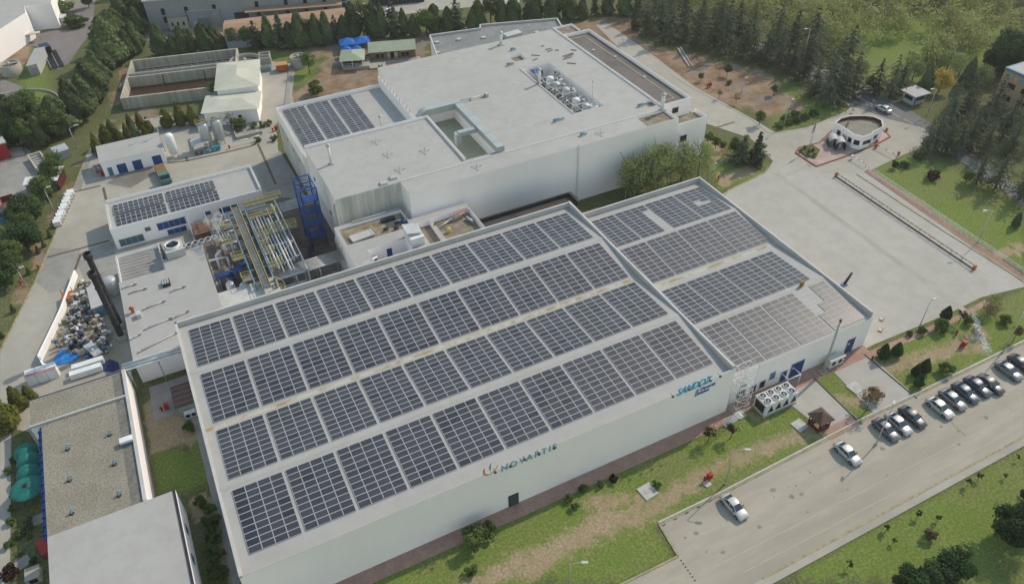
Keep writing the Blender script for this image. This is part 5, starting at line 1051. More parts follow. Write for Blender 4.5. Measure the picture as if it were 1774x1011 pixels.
o_, an, w = orient((350, 196), (446, 187), 4); t = thing('treatment_building', 'lower cream hip-roofed building behind the silver tanks', 'building', o_, an); MB().box(.3, w-.3, .3, 9.0, 0, 4.0).build('wall', M_WALL, t); hip(t, w, 9.3, 4.0, 1.0, M_ROOFC)
for x, ww in ((1.6, 1.3), (8.4, .8)): MB().box(x, x+ww, .2, .296, 1.4, 2.4).build('window', M_GLASS, t)
def clarifier(px, py, r, h, label):
    a = G(px, py, h); t = thing('round_tank', label, 'tank', (a.x, a.y, 0)); MB().lathe((0, 0, 0), [(r, 0), (r, h), (r-.3, h), (r-.3, h-1.0)], 28).build('wall', M_CONC, t); MB().lathe((0, 0, h-1.0), [(r-.3, 0), (.5, -.1), (.01, -.1)], 28).build('sludge', M_TANKIN, t)
    MB().box(-r, r, -.35, .35, h-.1, h+.02).build('bridge', M_CONC, t) if r < 3 else MB().box(-.4, .4, -r*.9, .2, h-.8, h-.5).build('scraper', M_CONC, t); MB().tube((0, 0, h-1.1), (0, 0, h+.4), .35, n=8).build('centre_drive', M_CAP, t)
clarifier(424, 103, 4.3, 2.6, 'wide round concrete tank behind the cream roofs'); clarifier(516, 97, 2.4, 3.0, 'small round white tank with bridge beside the lone tree'); clarifier(22, 187, 11.5, .5, 'large flat round settling tank at the left picture edge'); clarifier(15, 110, 2.8, 3.0, 'short round grey tank on the lawn at the far left')
a = G(461, 110, 0); t = thing('filter_basin', 'open rectangular white concrete box tank', 'tank', (a.x, a.y, 0), ang)
for q in ((-1.6, 1.6, -2.2, -1.9), (-1.6, 1.6, 1.9, 2.2), (-1.6, -1.3, -1.9, 1.9), (1.3, 1.6, -1.9, 1.9), (-1.3, 1.3, -.15, .15)): MB().box(*q, 0, 2.6).build('wall', M_CONC, t)
MB().box(-1.3, 1.3, -1.9, 1.9, 0, 1.4).build('sludge', M_TANKIN, t)
a = G(462, 122, 0); t = thing('waste_skip', 'pale turquoise waste skip in front of the box tank', 'skip', (a.x, a.y, .05), ang); MB().prism([(-1.3, -.9), (1.3, -.9), (1.5, .9), (-1.5, .9)], .15, 1.3).build('body', mat('pale_turquoise', (.14, .28, .30), (.18, .30, .30), 1, .7), t); MB().box(-1.1, 1.1, -.7, .7, 1.3, 1.34).build('contents', M_TANKIN, t)
a = G(490, 122, 0); t = thing('container', 'orange ribbed waste container beside the turquoise skip', 'container', (a.x, a.y, .05), ang); MB().box(-1.6, 1.6, -1.3, 1.3, .15, 2.0).build('body', M_ORANGE, t)
for i in range(9): MB().box(-1.55+i*.37, -1.43+i*.37, -1.38, -1.303, .2, 1.95).build('rib', M_ORANGE, t)
MB().box(-1.62, 1.62, -1.32, 1.32, 2.0, 2.08).build('lid', mat('faded_orange', (.42, .24, .12), rough=.8), t)
strip('drain_channel', [(503, 125), (495, 195)], 1.0, .05, .3, M_CONCD); strip('drain_channel', [(478, 186), (500, 178)], .5, .05, .2, M_CONCD)
# ------------------------------------------------------------------ timber cabin, pavilion and parasols
o_, an, w = orient((638, 92), (721, 85.5), 2.9)
t = thing('timber_cabin', 'long timber cabin with two-tone green roof behind the big building', 'cabin', o_, an); MB().box(.3, w-.3, .8, 6.6, 0, 2.9).build('wall', M_WOOD, t)
MB().face([(0, 0, 2.85), (w, 0, 2.85), (w, 3.9, 4.4), (0, 3.9, 4.4)]).build('front_roof', M_GREENRL, t); MB().face([(0, 3.9, 4.4), (w+.5, 3.9, 4.4), (w+.5, 7.4, 3.0), (0, 7.4, 3.0)]).build('rear_roof', M_GREENR, t); MB().face([(.3, .8, 2.9), (.3, 6.6, 2.9), (.3, 3.9, 4.3)]).face([(w-.3, .8, 2.9), (w-.3, 3.9, 4.3), (w-.3, 6.6, 2.9)]).build('gable', M_WOOD, t)
for x in (2.0, 3.4, 9.4, 10.6): MB().box(x, x+.9, .72, .796, .9, 2.2).build('window', M_GLASS, t); MB().box(x-.08, x+.98, .68, .716, 2.2, 2.3).build('lintel', M_WHITE, t)
MB().box(6.2, 7.2, .72, .796, .05, 2.2).build('door', M_GLASS, t); MB().box(5.3, 6.1, .70, .796, .05, 2.2).build('shutter', M_CREAM, t); MB().box(7.3, 8.2, .70, .796, .05, 2.2).build('shutter', M_CREAM, t)
for x in (2.2, 11.2): MB().tube((x, 4.6, 4.0), (x, 4.6, 5.3), .16, n=8).build('chimney', M_BLACK, t)
railing(t, (.4, -.6), (w-.4, -.6), .4, 1.0, M_TILE, kick=False, sp=.5); MB().box(0, w+1.0, -1.6, .79, .02, .4).build('terrace', M_CONC, t)
o_, an, w = orient((590, 106), (629, 103.5), 2.9)
t = thing('pavilion', 'open pavilion with pale green hipped roof and dark interior', 'pavilion', o_, an); hip(t, w, 7.2, 2.9, 1.2, M_GREENRL, .4); MB().box(.2, w+1.5, .2, 7, .03, .9).build('deck', M_CONC, t); MB().box(.6, w-.6, 1.2, 6.6, .9, 2.6).build('dark_glazing', M_GLASS, t)
for x in (.2, w/2, w-.2):
    for y in (.2, 7.0): MB().box(x-.1, x+.1, y-.1, y+.1, .9, 2.9).build('post', M_WHITE, t)
railing(t, (.2, .2), (w-.2, .2), .9, .9, M_WHITE, kick=False); MB().box(w+1.5, w+6, -.6, 3, .02, .5).build('terrace', M_CONC, t)
for i, (px, py, l) in enumerate(((601, 70, 'left one of the two big blue garden parasols'), (626, 67, 'right one of the two big blue garden parasols'), (599, 82, 'small blue parasol directly behind the pavilion, left'), (617, 81, 'small blue parasol directly behind the pavilion, right'))):
    a = G(px, py, 3.0); s_ = 2.3 if i < 2 else 1.5; z0 = 2.5 if i < 2 else 2.2; t = thing('parasol', l, 'parasol', (a.x, a.y, 0), -.2); MB().tube((0, 0, 0), (0, 0, z0+1.2), .06, n=6).build('pole', M_STEELB, t)
    c = [(-s_, -s_, z0), (s_, -s_, z0), (s_, s_, z0), (-s_, s_, z0)]; mb = MB()
    for k in range(4): mb.face([c[k], c[(k+1) % 4], (0, 0, z0+1.3)]); mb.face([c[k], (c[k][0], c[k][1], z0-.3), (c[(k+1) % 4][0], c[(k+1) % 4][1], z0-.3), c[(k+1) % 4]][::-1])
    mb.build('canopy', M_UMB, t); 
    if i < 2: MB().box(-1.0, 1.0, -.5, .5, .68, .75).tube((0, 0, 0), (0, 0, .68), .06, n=6).build('table', M_WOOD, t)
# ------------------------------------------------------------------ far factory along the top edge
t = thing('far_factory', 'grey clad factory along the top edge with narrow windows', 'building', (12, 160, 0), -.30)
MB().box(0, 62, 0, 30, 0, 9).build('wall', M_GREYW, t); MB().box(-.3, 62.3, -.3, 30, 9, 9.5).build('roof', M_CAP, t)
for x in (4.5, 11.5, 20, 33, 42, 48, 54, 60):
    for z in (2.0, 4.6): MB().box(x, x+1.1, -.06, -.004, z, z+2.0).build('window', M_GLASS, t)
for x, w_ in ((26, 4.5),): MB().box(x, x+w_, -.06, -.004, .05, 3.6).build('gate', M_STEELB, t)
MB().box(30, 60, -4.2, -.31, 4.6, 4.9).build('canopy', M_ORANGER, t)
o_, an, w = orient((323, 21), (379, 16), 5.2); t = thing('factory_shed', 'pale roofed grey shed with wide roller door before the far factory', 'building', o_, an); MB().box(0, w, 0, 9, 0, 5.2).build('wall', M_GREYW, t); MB().face([(-.2, -.2, 5.22), (w+.2, -.2, 5.22), (w+.2, 9.2, 5.8), (-.2, 9.2, 5.8)]).build('roof', M_CAP, t); MB().box(2.6, 6.6, -.06, -.004, .05, 2.8).build('roller_door', M_GRAVELG, t); MB().box(1.2, 2.2, -.06, -.004, .05, 2.2).build('door', M_CAP, t)
o_, an, w = orient((289, 33), (325, 30), 3.6); t = thing('factory_office', 'cream office block with terracotta flat roof and three windows', 'building', o_, an); MB().box(0, w-.3, 0, 6, 0, 3.6).build('wall', M_CREAM, t); MB().box(.25, w-.55, .25, 5.7, 3.6, 3.62).build('roof', M_ORANGER, t)
for x in (.9, 2.6, 4.3): MB().box(x, x+.6, -.06, -.004, 1.2, 2.3).build('window', M_GLASS, t)
MB().box(2, 3.2, 2.5, 3.6, 3.63, 4.4).build('roof_unit', M_CAP, t)
P = pp([(388, 57), (427, 52), (427, 45), (560, 14), (566, 22), (485, 46), (440, 62), (395, 66)], 5); A = pp([(388, 40), (480, 26), (560, 14), (566, 20), (475, 48), (425, 54), (388, 57)], 5)
t = thing('factory_hall', 'long low hall with terracotta sheet roof behind the tree row', 'building', tuple(G(388, 58, 5)-Vector((0, 0, 5))), -.22); MB().box(0, 36, 0, 11, 0, 4.6).build('wall', M_GREYW, t); MB().face([(-.3, -.3, 4.62), (36.3, -.3, 4.62), (36.3, 5.5, 5.6), (-.3, 5.5, 5.6)]).face([(-.3, 5.5, 5.6), (36.3, 5.5, 5.6), (36.3, 11.3, 4.62), (-.3, 11.3, 4.62)]).build('roof', M_ORANGER, t)
a = G(688, 6, 0); t = thing('dark_container', 'dark blue stacked container row at the top edge of the yard', 'container', (a.x, a.y, .05), -.25); MB().box(-9, 9, -1.2, 1.2, .1, 2.6).build('body', M_STEELB, t)
for i in range(12): MB().box(-8.9+i*1.5, -8.8+i*1.5, -1.27, -1.203, .2, 2.5).build('rib', M_BLUE2, t)
# ------------------------------------------------------------------ neighbour at the upper left
P = pp([(-60, 90), (-30, -60), (96, -40), (88, 6), (42, 10), (44, 22)], 8)
t = thing('neighbour_hall', 'big white roofed hall in the top left corner', 'building'); MB().prism(P, 0, 8, 0, 1).build('wall', [M_WALL, M_ROOF], t)
o_, an, w = orient((40, 14), (86, 8), 5); t = thing('neighbour_wing', 'low white wing with dark open end beside the top left hall', 'building', o_, an); MB().box(0, w, 0, 10, 0, 3.6).build('wall', M_WALL, t); MB().box(-.2, w-.8, -.2, 10, 3.6, 3.8).build('roof', M_CAP, t); MB().box(w, w+.05, .8, 3.5, .1, 3.0).build('opening', M_BLACK, t)
a = G(104, 40, 0); t = thing('gas_cabin', 'small white box cabin on the oval traffic island', 'cabin', (a.x, a.y, 0), -.3); MB().box(-2.1, 2.1, -1.6, 1.6, .1, 2.0).build('wall', M_WHITE, t); MB().box(-2.3, 2.3, -1.8, 1.8, 2.0, 2.15).build('roof', M_CAP, t); MB().box(-2.12, -2.103, -.5, .5, .2, 1.8).build('door', M_GALV, t)
sheet('island_turf', [(70, 48), (92, 36), (130, 38), (148, 44), (145, 50), (90, 54), (76, 53)], .09, M_TURF)
o_, an, w = orient((46, 113), (63, 111), 3.2); t = thing('sludge_shed', 'narrow white shed with sloping roof beside the black solar racks', 'shed', o_, an); MB().box(0, w, 0, 12, 0, 3).build('wall', M_CAP, t); MB().face([(-.3, -.3, 3.02), (w+.3, -.3, 3.3), (w+.3, 12.3, 3.3), (-.3, 12.3, 3.02)]).build('roof', M_ROOF, t); MB().box(w*.1, w*.9, -.05, -.004, .1, 2.2).build('gate', M_GREYW, t)
a = G(82, 92, 0); t = thing('blue_container', 'dark blue container beside the white shed', 'container', (a.x, a.y, 0), .2); MB().box(-1.3, 1.3, -2, 2, .1, 2.4).build('body', mat('navy_paint', (.02, .04, .10), rough=.6), t); MB().box(-1.2, 1.2, -2.05, -2.003, .2, 2.3).build('doors', M_STEELB, t)
t = thing('drying_rack', 'long rack of dark grilles next to the white shed', 'rack', tuple(G(88, 105, 0)), .12)
for r_ in range(2):
    for i in range(12): MB().box(r_*1.9-.7, r_*1.9+.7, -7+i*1.15, -6.3+i*1.15, .3, .5).build('grille', M_STEELB, t)
    MB().box(r_*1.9-.85, r_*1.9-.75, -7.2, 7, .2, .6).build('rail', M_CAP, t)
a = G(0, 85, 0); t = thing('site_canopy', 'pale flat canopy over pipes on the orange soil', 'canopy', tuple(G(38, 75, 0)), -.1); MB().box(-6, 6, -1, 1, 2.4, 2.6).build('roof', M_CREAM, t)
for x in (-5.5, 0, 5.5): MB().tube((x, 0, 0), (x, 0, 2.4), .1, n=6).build('post', M_GALV, t)
# left edge neighbours
def shedpx(name, label, fl, fr, z, d, wall, roof, cat='shed'):
    o_, an, w = orient(fl, fr, z); t = thing(name, label, cat, o_, an); MB().box(.1, w-.1, .1, d-.1, 0, z).build('wall', wall, t); MB().face([(-.2, -.2, z+.02), (w+.2, -.2, z+.02), (w+.2, d+.2, z+.3), (-.2, d+.2, z+.3)]).build('roof', roof, t); MB().box(w*.3, w*.6, .03, .096, .1, min(2, z-.3)).build('door', M_STEELB, t); return t
shedpx('red_shed', 'white roofed dark red shed among the hedge at left', (77, 314), (98, 312), 2.6, 5.5, M_MAROON, M_WHITE); shedpx('lean_to', 'white lean-to roof above a yellow machine', (41, 320), (64, 317), 2.4, 2.6, M_GREYW, M_WHITE)
t = thing('yellow_machine', 'yellow compactor machine under the white lean-to', 'machine', tuple(G(61, 328, 0)), .1); MB().box(-1.3, 1.3, -.7, .7, .3, 1.2).build('body', M_YELLOW, t); MB().box(-1.6, 1.6, -.9, .9, 0, .3).build('base', M_STEELB, t)
t = thing('weighbridge', 'open grey trough frame beside the blue sheet at left', 'trough', tuple(G(72, 288, 0)), .22)
for q in ((-1.5, -1.2, -5, 5), (1.2, 1.5, -5, 5), (-1.2, 1.2, 4.7, 5), (-1.2, 1.2, -5, -4.7)): MB().box(*q, 0, 1.4).build('side', M_CREAM, t)
for i in range(7): MB().box(-1.1, 1.1, -4+i*1.3, -3.2+i*1.3, .7, .8).build('grating', M_GALV, t)
t = thing('grey_tank', 'grey ridged tank half hidden in the hedge', 'tank', tuple(G(108, 271, 0)), .3); MB().box(-1.6, 1.6, -1.8, 1.8, .1, 2.2).build('body', M_GREYW, t); hip(t, .01, .01, 2.2, .1, M_CAP); MB().face([(-1.7, -1.9, 2.2), (1.7, -1.9, 2.2), (1.7, 0, 3.0), (-1.7, 0, 3.0)]).face([(-1.7, 0, 3.0), (1.7, 0, 3.0), (1.7, 1.9, 2.2), (-1.7, 1.9, 2.2)]).build('lid', M_GALV, t)
crumple('tarpaulin', 'blue sheet leaning on the trough frame at left', [(88, 278), (92, 272), (104, 282), (103, 290), (96, 288)], M_TARP, 1.2)
def skip_px(px, py, rz_, w, d, h, m_, label, inner=M_TANKIN):
    a = G(px, py, 0); t = thing('open_container', label, 'container', (a.x, a.y, .05), rz_)
    for q in ((-w/2, w/2, -d/2, -d/2+.1), (-w/2, w/2, d/2-.1, d/2), (-w/2, -w/2+.1, -d/2+.1, d/2-.1), (w/2-.1, w/2, -d/2+.1, d/2-.1)): MB().box(*q, .1, h).build('side', m_, t)
    MB().box(-w/2+.1, w/2-.1, -d/2+.1, d/2-.1, .1, .5).build('contents', inner, t); return t
skip_px(20, 363, .12, 2.6, 6.5, 1.9, mat('rust_red', (.22, .05, .03), (.16, .045, .03), .8, .8), 'rust red open container at the left edge'); skip_px(13, 382, .12, 2.6, 2.6, 1.6, M_BLUE2, 'blue skip in front of the rust red container')
a = G(2, 272, 0); t = thing('red_shed', 'bright red shed cut by the left picture edge', 'shed', (a.x, a.y, 0), .2); MB().box(-5, 2, -2, 6, 0, 4).build('wall', M_RED, t); MB().box(-5.3, 2.3, -2.3, 6.3, 4, 4.3).build('roof', M_CAP, t)
P = pp([(10, 272), (22, 257), (38, 257), (43, 268)], .1); tag(MB().prism(P, 0, .5).build('concrete_pad', M_CONC), 'pale concrete ramp beside the red shed', 'ramp')
# ------------------------------------------------------------------ gate area
def vtop(b, t_, z0=0):
    """base pixel and top pixel of an upright thing -> base point, height"""
    B = G(*b, z0); d = FX + RX*((t_[0]-887)/F_PX) - UX*((t_[1]-505.5)/F_PX); w = CAM-B
    a, bb, dd, e = d.dot(d), d.z, d.dot(w), w.z
    return B, (a*e-bb*dd)/(a-bb*bb)
ISL = pp([(1378, 266), (1384, 257), (1420, 248), (1440, 228), (1460, 222), (1530, 226), (1542, 238), (1518, 251), (1470, 270), (1414, 289)])
struct(MB().prism(ISL, .0, .16).build('gate_island', mat('pink_paving', (.34, .24, .20), (.42, .33, .28), .4, .9)))
mb = MB()
for a, b in zip(ISL, ISL[1:]+ISL[:1]): L = math.hypot(b[0]-a[0], b[1]-a[1]); mb.box(0, L, -.16, .16, 0, .24, 0, math.atan2(b[1]-a[1], b[0]-a[0]), (a[0], a[1], 0))
struct(mb.build('island_kerb', mat('red_kerb', (.24, .085, .06), (.19, .07, .05), .8, .85)))
O = [tuple(G(*q, 3.6)[:2]) for q in ((1446, 212), (1455, 204.5), (1470, 200.5), (1497, 199.5), (1515, 201.5), (1529, 207.5), (1531.5, 219), (1513, 228.5), (1512, 231.5), (1495, 237), (1480, 233.5), (1462, 221.5))]
t = thing('gatehouse', 'white gatehouse of angled walls with maroon parapet and gravel roof', 'gatehouse')
cx = sum(p[0] for p in O)/len(O); cy = sum(p[1] for p in O)/len(O); I = [(cx+(p[0]-cx)*.93, cy+(p[1]-cy)*.93) for p in O]
w = MB(); mi = MB(); top = MB(); k = len(O)
for i in range(k):
    j = (i+1) % k; w.face([(*O[j], 0), (*O[i], 0), (*O[i], 3.6), (*O[j], 3.6)]); top.face([(*O[i], 3.6), (*I[i], 3.6), (*I[j], 3.6), (*O[j], 3.6)][::-1]); mi.face([(*I[i], 2.7), (*I[j], 2.7), (*I[j], 3.6), (*I[i], 3.6)])
w.build('wall', M_WALL, t); top.build('coping', M_CAP, t); mi.build('parapet', M_MAROON, t); MB().sheet(I, 2.72).build('gravel_roof', M_GRAVEL, t)
a, b = I[1], I[9]; MB().tube((a[0]+1, a[1]-1.5, 3.0), (I[10][0], I[10][1]+3.2, 3.0), .25, n=4).build('roof_divider', M_MAROON, t)
def facewin(i, f, wd, z0, z1, name='window', g=None):
    (ax, ay), (bx, by) = O[i], O[(i+1) % k]; px, py = ax+(bx-ax)*f, ay+(by-ay)*f; an = math.atan2(by-ay, bx-ax)
    MB().box(-wd/2, wd/2, -.05, .05, z0, z1, 0, an, (px, py, 0)).build(name, g or M_GLASS, t)
facewin(11, .35, 1.1, 1.2, 2.4); facewin(10, .25, 1.1, 1.2, 2.4); facewin(9, .5, 1.3, 1.2, 2.4); facewin(8, .4, 2.4, 1.2, 2.2); facewin(7, .5, .9, .1, 2.2, 'door', M_BLACK); facewin(10, .75, 1.2, .1, 2.2, 'door', M_CAP); facewin(6, .6, 1.6, 1.2, 2.2)
for i, (px, py, l) in enumerate(((1441, 252, 'left'), (1453, 257, 'right'))):
    a = G(px, py, 0); t = thing('turnstile_canopy', 'small arched grey canopy over a turnstile, %s one' % l, 'canopy', (a.x, a.y, .16), -.55)
    mb = MB(); n = 8
    for q in range(n):
        a0, a1 = math.pi*q/n, math.pi*(q+1)/n; r = 1.1
        mb.face([(r*math.cos(a0), -1.3, 1.5+.9*math.sin(a0)), (r*math.cos(a1), -1.3, 1.5+.9*math.sin(a1)), (r*math.cos(a1), 1.3, 1.5+.9*math.sin(a1)), (r*math.cos(a0), 1.3, 1.5+.9*math.sin(a0))], 0, True)
    mb.build('roof', M_CAP, t)
    for x in (-1.08, 1.08): MB().box(x-.05, x+.05, -1.3, 1.3, 0, 1.5).build('side', M_STEELB, t)
    MB().box(-.3, .3, -.3, .3, 0, 1.1).build('turnstile', M_GALV, t)
GF = pp([(1383, 262), (1390, 255), (1408, 254), (1420, 262), (1412, 276), (1395, 272)])
tag(MB().prism(GF, .16, .45).build('flower_bed', M_TURF), 'planted flower bed at the pointed end of the gate island', 'flower bed')
for px, py, tx, ty, col, l in ((1400, 262, 1397, 223, M_WHITE, 'flagpole with limp white flag on the gate island'), (1402, 261, 1408, 221, M_RED, 'flagpole with limp red flag on the gate island')):
    B, h = vtop((px, py), (tx, ty)); t = thing('flagpole', l, 'flagpole', (B.x, B.y, .16)); MB().tube((0, 0, 0), (0, 0, 7.0), .05, n=6).build('pole', M_GALV, t)
    mb = MB()
    for q in range(6): x0, x1 = q*.14, (q+1)*.14; y0, y1 = .12*math.sin(q*1.7), .12*math.sin((q+1)*1.7); mb.face([(-x0, y0, 6.9-.1*q), (-x1, y1, 6.8-.1*q), (-x1, y1, 4.7-.05*q), (-x0, y0, 4.9-.05*q)])
    mb.build('flag', col, t)
def boom(b0, b1, label, red):
    A, B = G(*b0, 1.0), G(*b1, 1.0); t = thing('barrier_boom', label, 'barrier', (A.x, A.y, 0), math.atan2(B.y-A.y, B.x-A.x)); L = (B-A).length
    MB().box(-.25, .25, -.25, .25, .05, 1.15).build('cabinet', M_ORANGE if red else M_WHITE, t)
    for q in range(8): MB().box(.25+q*(L-.3)/8, .25+(q+1)*(L-.3)/8, -.05, .05, .95, 1.07).build('boom_stripe', M_WHITE if q % 3 else M_RED, t)
    MB().tube((L, 0, 0), (L, 0, .95), .05, n=6).build('rest_post', M_STEELB, t)
boom((1519, 250), (1555, 270), 'white boom barrier beside the gatehouse exit lane', True); boom((1477, 270), (1501, 284), 'second boom barrier reaching towards the lawn', False)
for px, py, l in ((1535, 228, 'behind the gatehouse'), (1556, 269, 'at the lawn corner'), (1518, 248, 'beside the exit lane')):
    a = G(px, py, 0); tag(MB().lathe((0, 0, 0), [(.3, 0), (.3, .75), (.22, .9), (.02, .92)], 12).build('bollard', M_ORANGE, None, (a.x, a.y, .06)), 'red orange traffic bollard ' + l, 'bollard')
# guard booth
a = G(1584, 184, 0); t = thing('guard_booth', 'small white guard booth with flat overhanging roof across the road', 'booth', (a.x+1.5, a.y+2.0, 0), -.02); MB().box(-2, 2, -1.8, 1.8, .1, 2.7).build('wall', M_CAP, t); MB().box(-2.7, 2.7, -2.5, 2.5, 2.7, 2.95).build('roof', M_ROOF, t)
MB().box(-2.05, -2.003, -1.3, 1.2, 1.2, 2.2).build('window', M_GLASS, t); MB().box(-1.2, 1.6, -1.85, -1.803, 1.2, 2.2).build('window', M_GLASS, t); MB().box(-1.9, -1.3, -1.85, -1.803, .15, 2.2).build('door', M_BLUE2, t)
# office at the right edge
t = thing('office_building', 'beige office block with orange and blue letters at the right edge', 'building', (199.6, -16, 0)); MB().box(0, 26, -6, 19.7, 0, 8.2).build('wall', M_BEIGE, t); MB().box(-.1, 26, -6.1, 19.8, 8.2, 8.9).build('blue_fascia', M_BLUE2, t); MB().box(.4, 25.6, -5.6, 19.3, 8.9, 8.92).build('roof', M_ROOF, t)
for y in (-2, 2.5, 7, 11.5, 15.5):
    for z in (1.2, 4.4): MB().box(-.05, -.004, y, y+2.2, z, z+1.3).build('window', M_GLASS, t)
def textx(name, body, size, y, z, x, m_, parent):
    o = text(name, body, size, x, z, y, m_, parent); o.rotation_euler = (math.pi/2, 0, -math.pi/2); return o
textx('lettering', 'M', 1.9, 18.6, 6.4, -.06, M_SIGN, t); textx('lettering', 'e', 2.5, 16.6, 6.4, -.06, m1, t); textx('lettering', 'NE', 1.9, 15.0, 6.4, -.06, M_SIGN, t)
# ------------------------------------------------------------------ railings and barriers of the loading yard
def barrier(label, p0, p1, n):
    A, B = G(*p0, 0), G(*p1, 0); L = (B-A).length; t = thing('guard_rail', label, 'barrier', (A.x, A.y, 0), math.atan2(B.y-A.y, B.x-A.x))
    MB().box(0, L, -.15, .15, .05, .22).build('base_beam', M_STEELB, t)
    for i in range(n+1): MB().box(L*i/n-.05, L*i/n+.05, -.05, .05, .22, 1.0).build('post', M_YELLOW, t)
    m = int(L/.55)
    for i in range(m): MB().box(L*i/m, L*(i+1)/m-.01, -.05, .05, .88, 1.02).build('rail_stripe', M_KERBY if i % 2 else M_STEELB, t)
    MB().box(-.4, 0, -.3, .3, .05, 1.1).build('end_block', M_ORANGE, t); MB().box(L, L+.4, -.3, .3, .05, 1.1).build('end_block', M_ORANGE, t)
barrier('long yellow and black guard rail between loading yard and lane', (1449, 307), (1685, 466), 14)
A, B = G(1500, 296, 0), G(1790, 490, 0); L = (B-A).length; t = thing('white_railing', 'white tube railing along the brick sidewalk and lawn', 'railing', (A.x, A.y, .0), math.atan2(B.y-A.y, B.x-A.x))
for i in range(33): MB().tube((L*i/32, .5, .1), (L*i/32, .5, 1.15), .05, n=6).build('post', M_WHITE, t)
for z in (.45, .8, 1.15): MB().tube((0, .5, z), (L, .5, z), .045, n=6).build('rail', M_WHITE, t)
# ------------------------------------------------------------------ street lamps
def lamp(base, top, label, arm=(-1, 0), double=False, h=None):
    B, hh = vtop(base, top); hh = h or hh; t = thing('street_lamp', label, 'street lamp', (B.x, B.y, 0))
    MB().tube((0, 0, 0), (0, 0, hh), .11, .06, n=8).build('pole', M_GALV, t)
    for s_ in ((1, -1) if double else (1,)):
        ax, ay = arm[0]*s_, arm[1]*s_
        MB().path([(0, 0, hh-.05), (ax*.5, ay*.5, hh+.25), (ax*1.4, ay*1.4, hh+.35)], .05, 6).build('arm', M_GALV, t); MB().box(-.1, .75, -.17, .17, -.06, .1, 0, math.atan2(ay, ax), (ax*1.3, ay*1.3, hh+.36)).build('lamp_head', M_CAP, t)
    MB().box(-.2, .2, -.2, .2, 0, .25).build('base', M_CONC, t)
lamp((1694, 420), (1716, 365), 'grey street lamp standing on the lawn beside the white railing', (-1, .3)); lamp((1256, 838), (1268, 779), 'street lamp at the lawn edge near the lone white car', (1, -.6)); lamp((985, 1030), (986, 990), 'street lamp on the lawn cut by the bottom edge', (1, -.5), h=7.5)
lamp((1590, 572), (1610, 522), 'thin lamp pole at the yard corner beside the clipped shrubs', (.4, 0)); lamp((1736, 611), (1768, 548), 'street lamp behind the right-hand parked cars', (.6, .2)); lamp((134, 256), (120, 222), 'street lamp among the hedge by the left road', (1, 0)); lamp((286, 262), (268, 207), 'tall double lamp behind the workshop', (1, 0), True)
lamp((1284, 161), (1288, 138), 'short lamp on the bare soil by the concrete beam', (.4, 0)); lamp((1357, 222), (1366, 176), 'lamp on the green verge left of the gate', (.5, 0)); lamp((1388, 118), (1400, 50), 'tall lamp in front of the woodland', (-1, 0)); lamp((1083, 349), (1078, 326), 'short lamp behind the lower hall roof', (-.6, .4)); lamp((1226, 320), (1230, 288), 'lamp post at the corner of the garden by the loading yard', (.6, 0))
lamp((98, 373), (78, 328), 'white lamp leaning over the wrapped pallets', (.5, 0)); lamp((45, 495), (34, 466), 'lamp on the verge left of the asphalt patch', (.4, 0)); lamp((1606, 200), (1610, 152), 'lamp beside the guard booth', (-1, 0)); lamp((1517, 770), (1531, 700), 'thin lamp pole between the two footpaths', (.3, .2)); lamp((680, 62), (680, 20), 'lamp in front of the tree row behind the cabin', (.3, 0), h=6.5)
# concrete utility pole
B, h = vtop((1423, 643), (1447, 546)); t = thing('utility_pole', 'tall grey concrete utility pole against the lower hall wall', 'pole', (B.x, -49.2, 0)); h = 11.6
MB().tube((0, 0, 0), (0, 0, h), .27, .15, n=10).build('shaft', M_STONE, t); MB().box(-.7, .7, -.6, .6, 0, .35).build('footing', M_CONC, t); MB().tube((0, 0, h), (0, 0, h+.4), .2, n=10).build('top_cap', M_STEELB, t)
for i, z in enumerate((9.2, 9.9, 10.6)): MB().box(-.5, .5, -.04, .04, z, z+.08).build('crossarm', M_GALV, t)
# ------------------------------------------------------------------ stair tower, chiller, gazebo on the front lawn
t = thing('lattice_stair', 'white lattice steel stair against the front wall corner', 'stair', (73.4, -49.9, 0))
WS, DS, HS = 2.6, 1.9, 9.6
for x in (0, WS):
    for y in (0, DS): MB().tube((x, y, 0), (x, y, HS), .045, n=5).build('post', M_WHITE, t)
for i in range(6):
    z0, z1 = i*1.6, (i+1)*1.6
    mb = MB()
    for (a, b) in (((0, 0), (WS, 0)), ((0, DS), (WS, DS)), ((0, 0), (0, DS)), ((WS, 0), (WS, DS))): mb.tube((*a, z0), (*b, z1), .02, n=4).tube((*b, z0), (*a, z1), .02, n=4).tube((*a, z1), (*b, z1), .025, n=4)
    mb.build('lattice', M_WHITE, t)
mb = MB(); 
for q in range(10): mb.box(-.2-q*.28, .05-q*.28, -1.5, -.5, 1.6-q*.16, 1.64-q*.16)
mb.build('foot_flight', M_WHITE, t); railing(t, (-2.7, -.5), (0, -.5), .1, 1.1, M_WHITE, kick=False, sp=.4); railing(t, (0, 0), (WS, 0), HS, 1.0, M_WHITE, kick=False)
A, B = G(1322, 723, 0), G(1378, 702, 0)
t = thing('chiller_unit', 'large grey air chiller with eight round roof fans on the lawn', 'chiller', (77.3, -52.2, 0)); Lc = 6.4
MB().box(0, Lc, 0, 2.6, .25, 2.5).build('casing', M_WHITE, t); MB().box(-.15, Lc+.15, -.15, 2.75, .02, .25).build('base_frame', M_CONC, t); MB().box(-.05, Lc+.05, -.05, 2.65, 2.5, 2.58).build('top_deck', M_CAP, t)
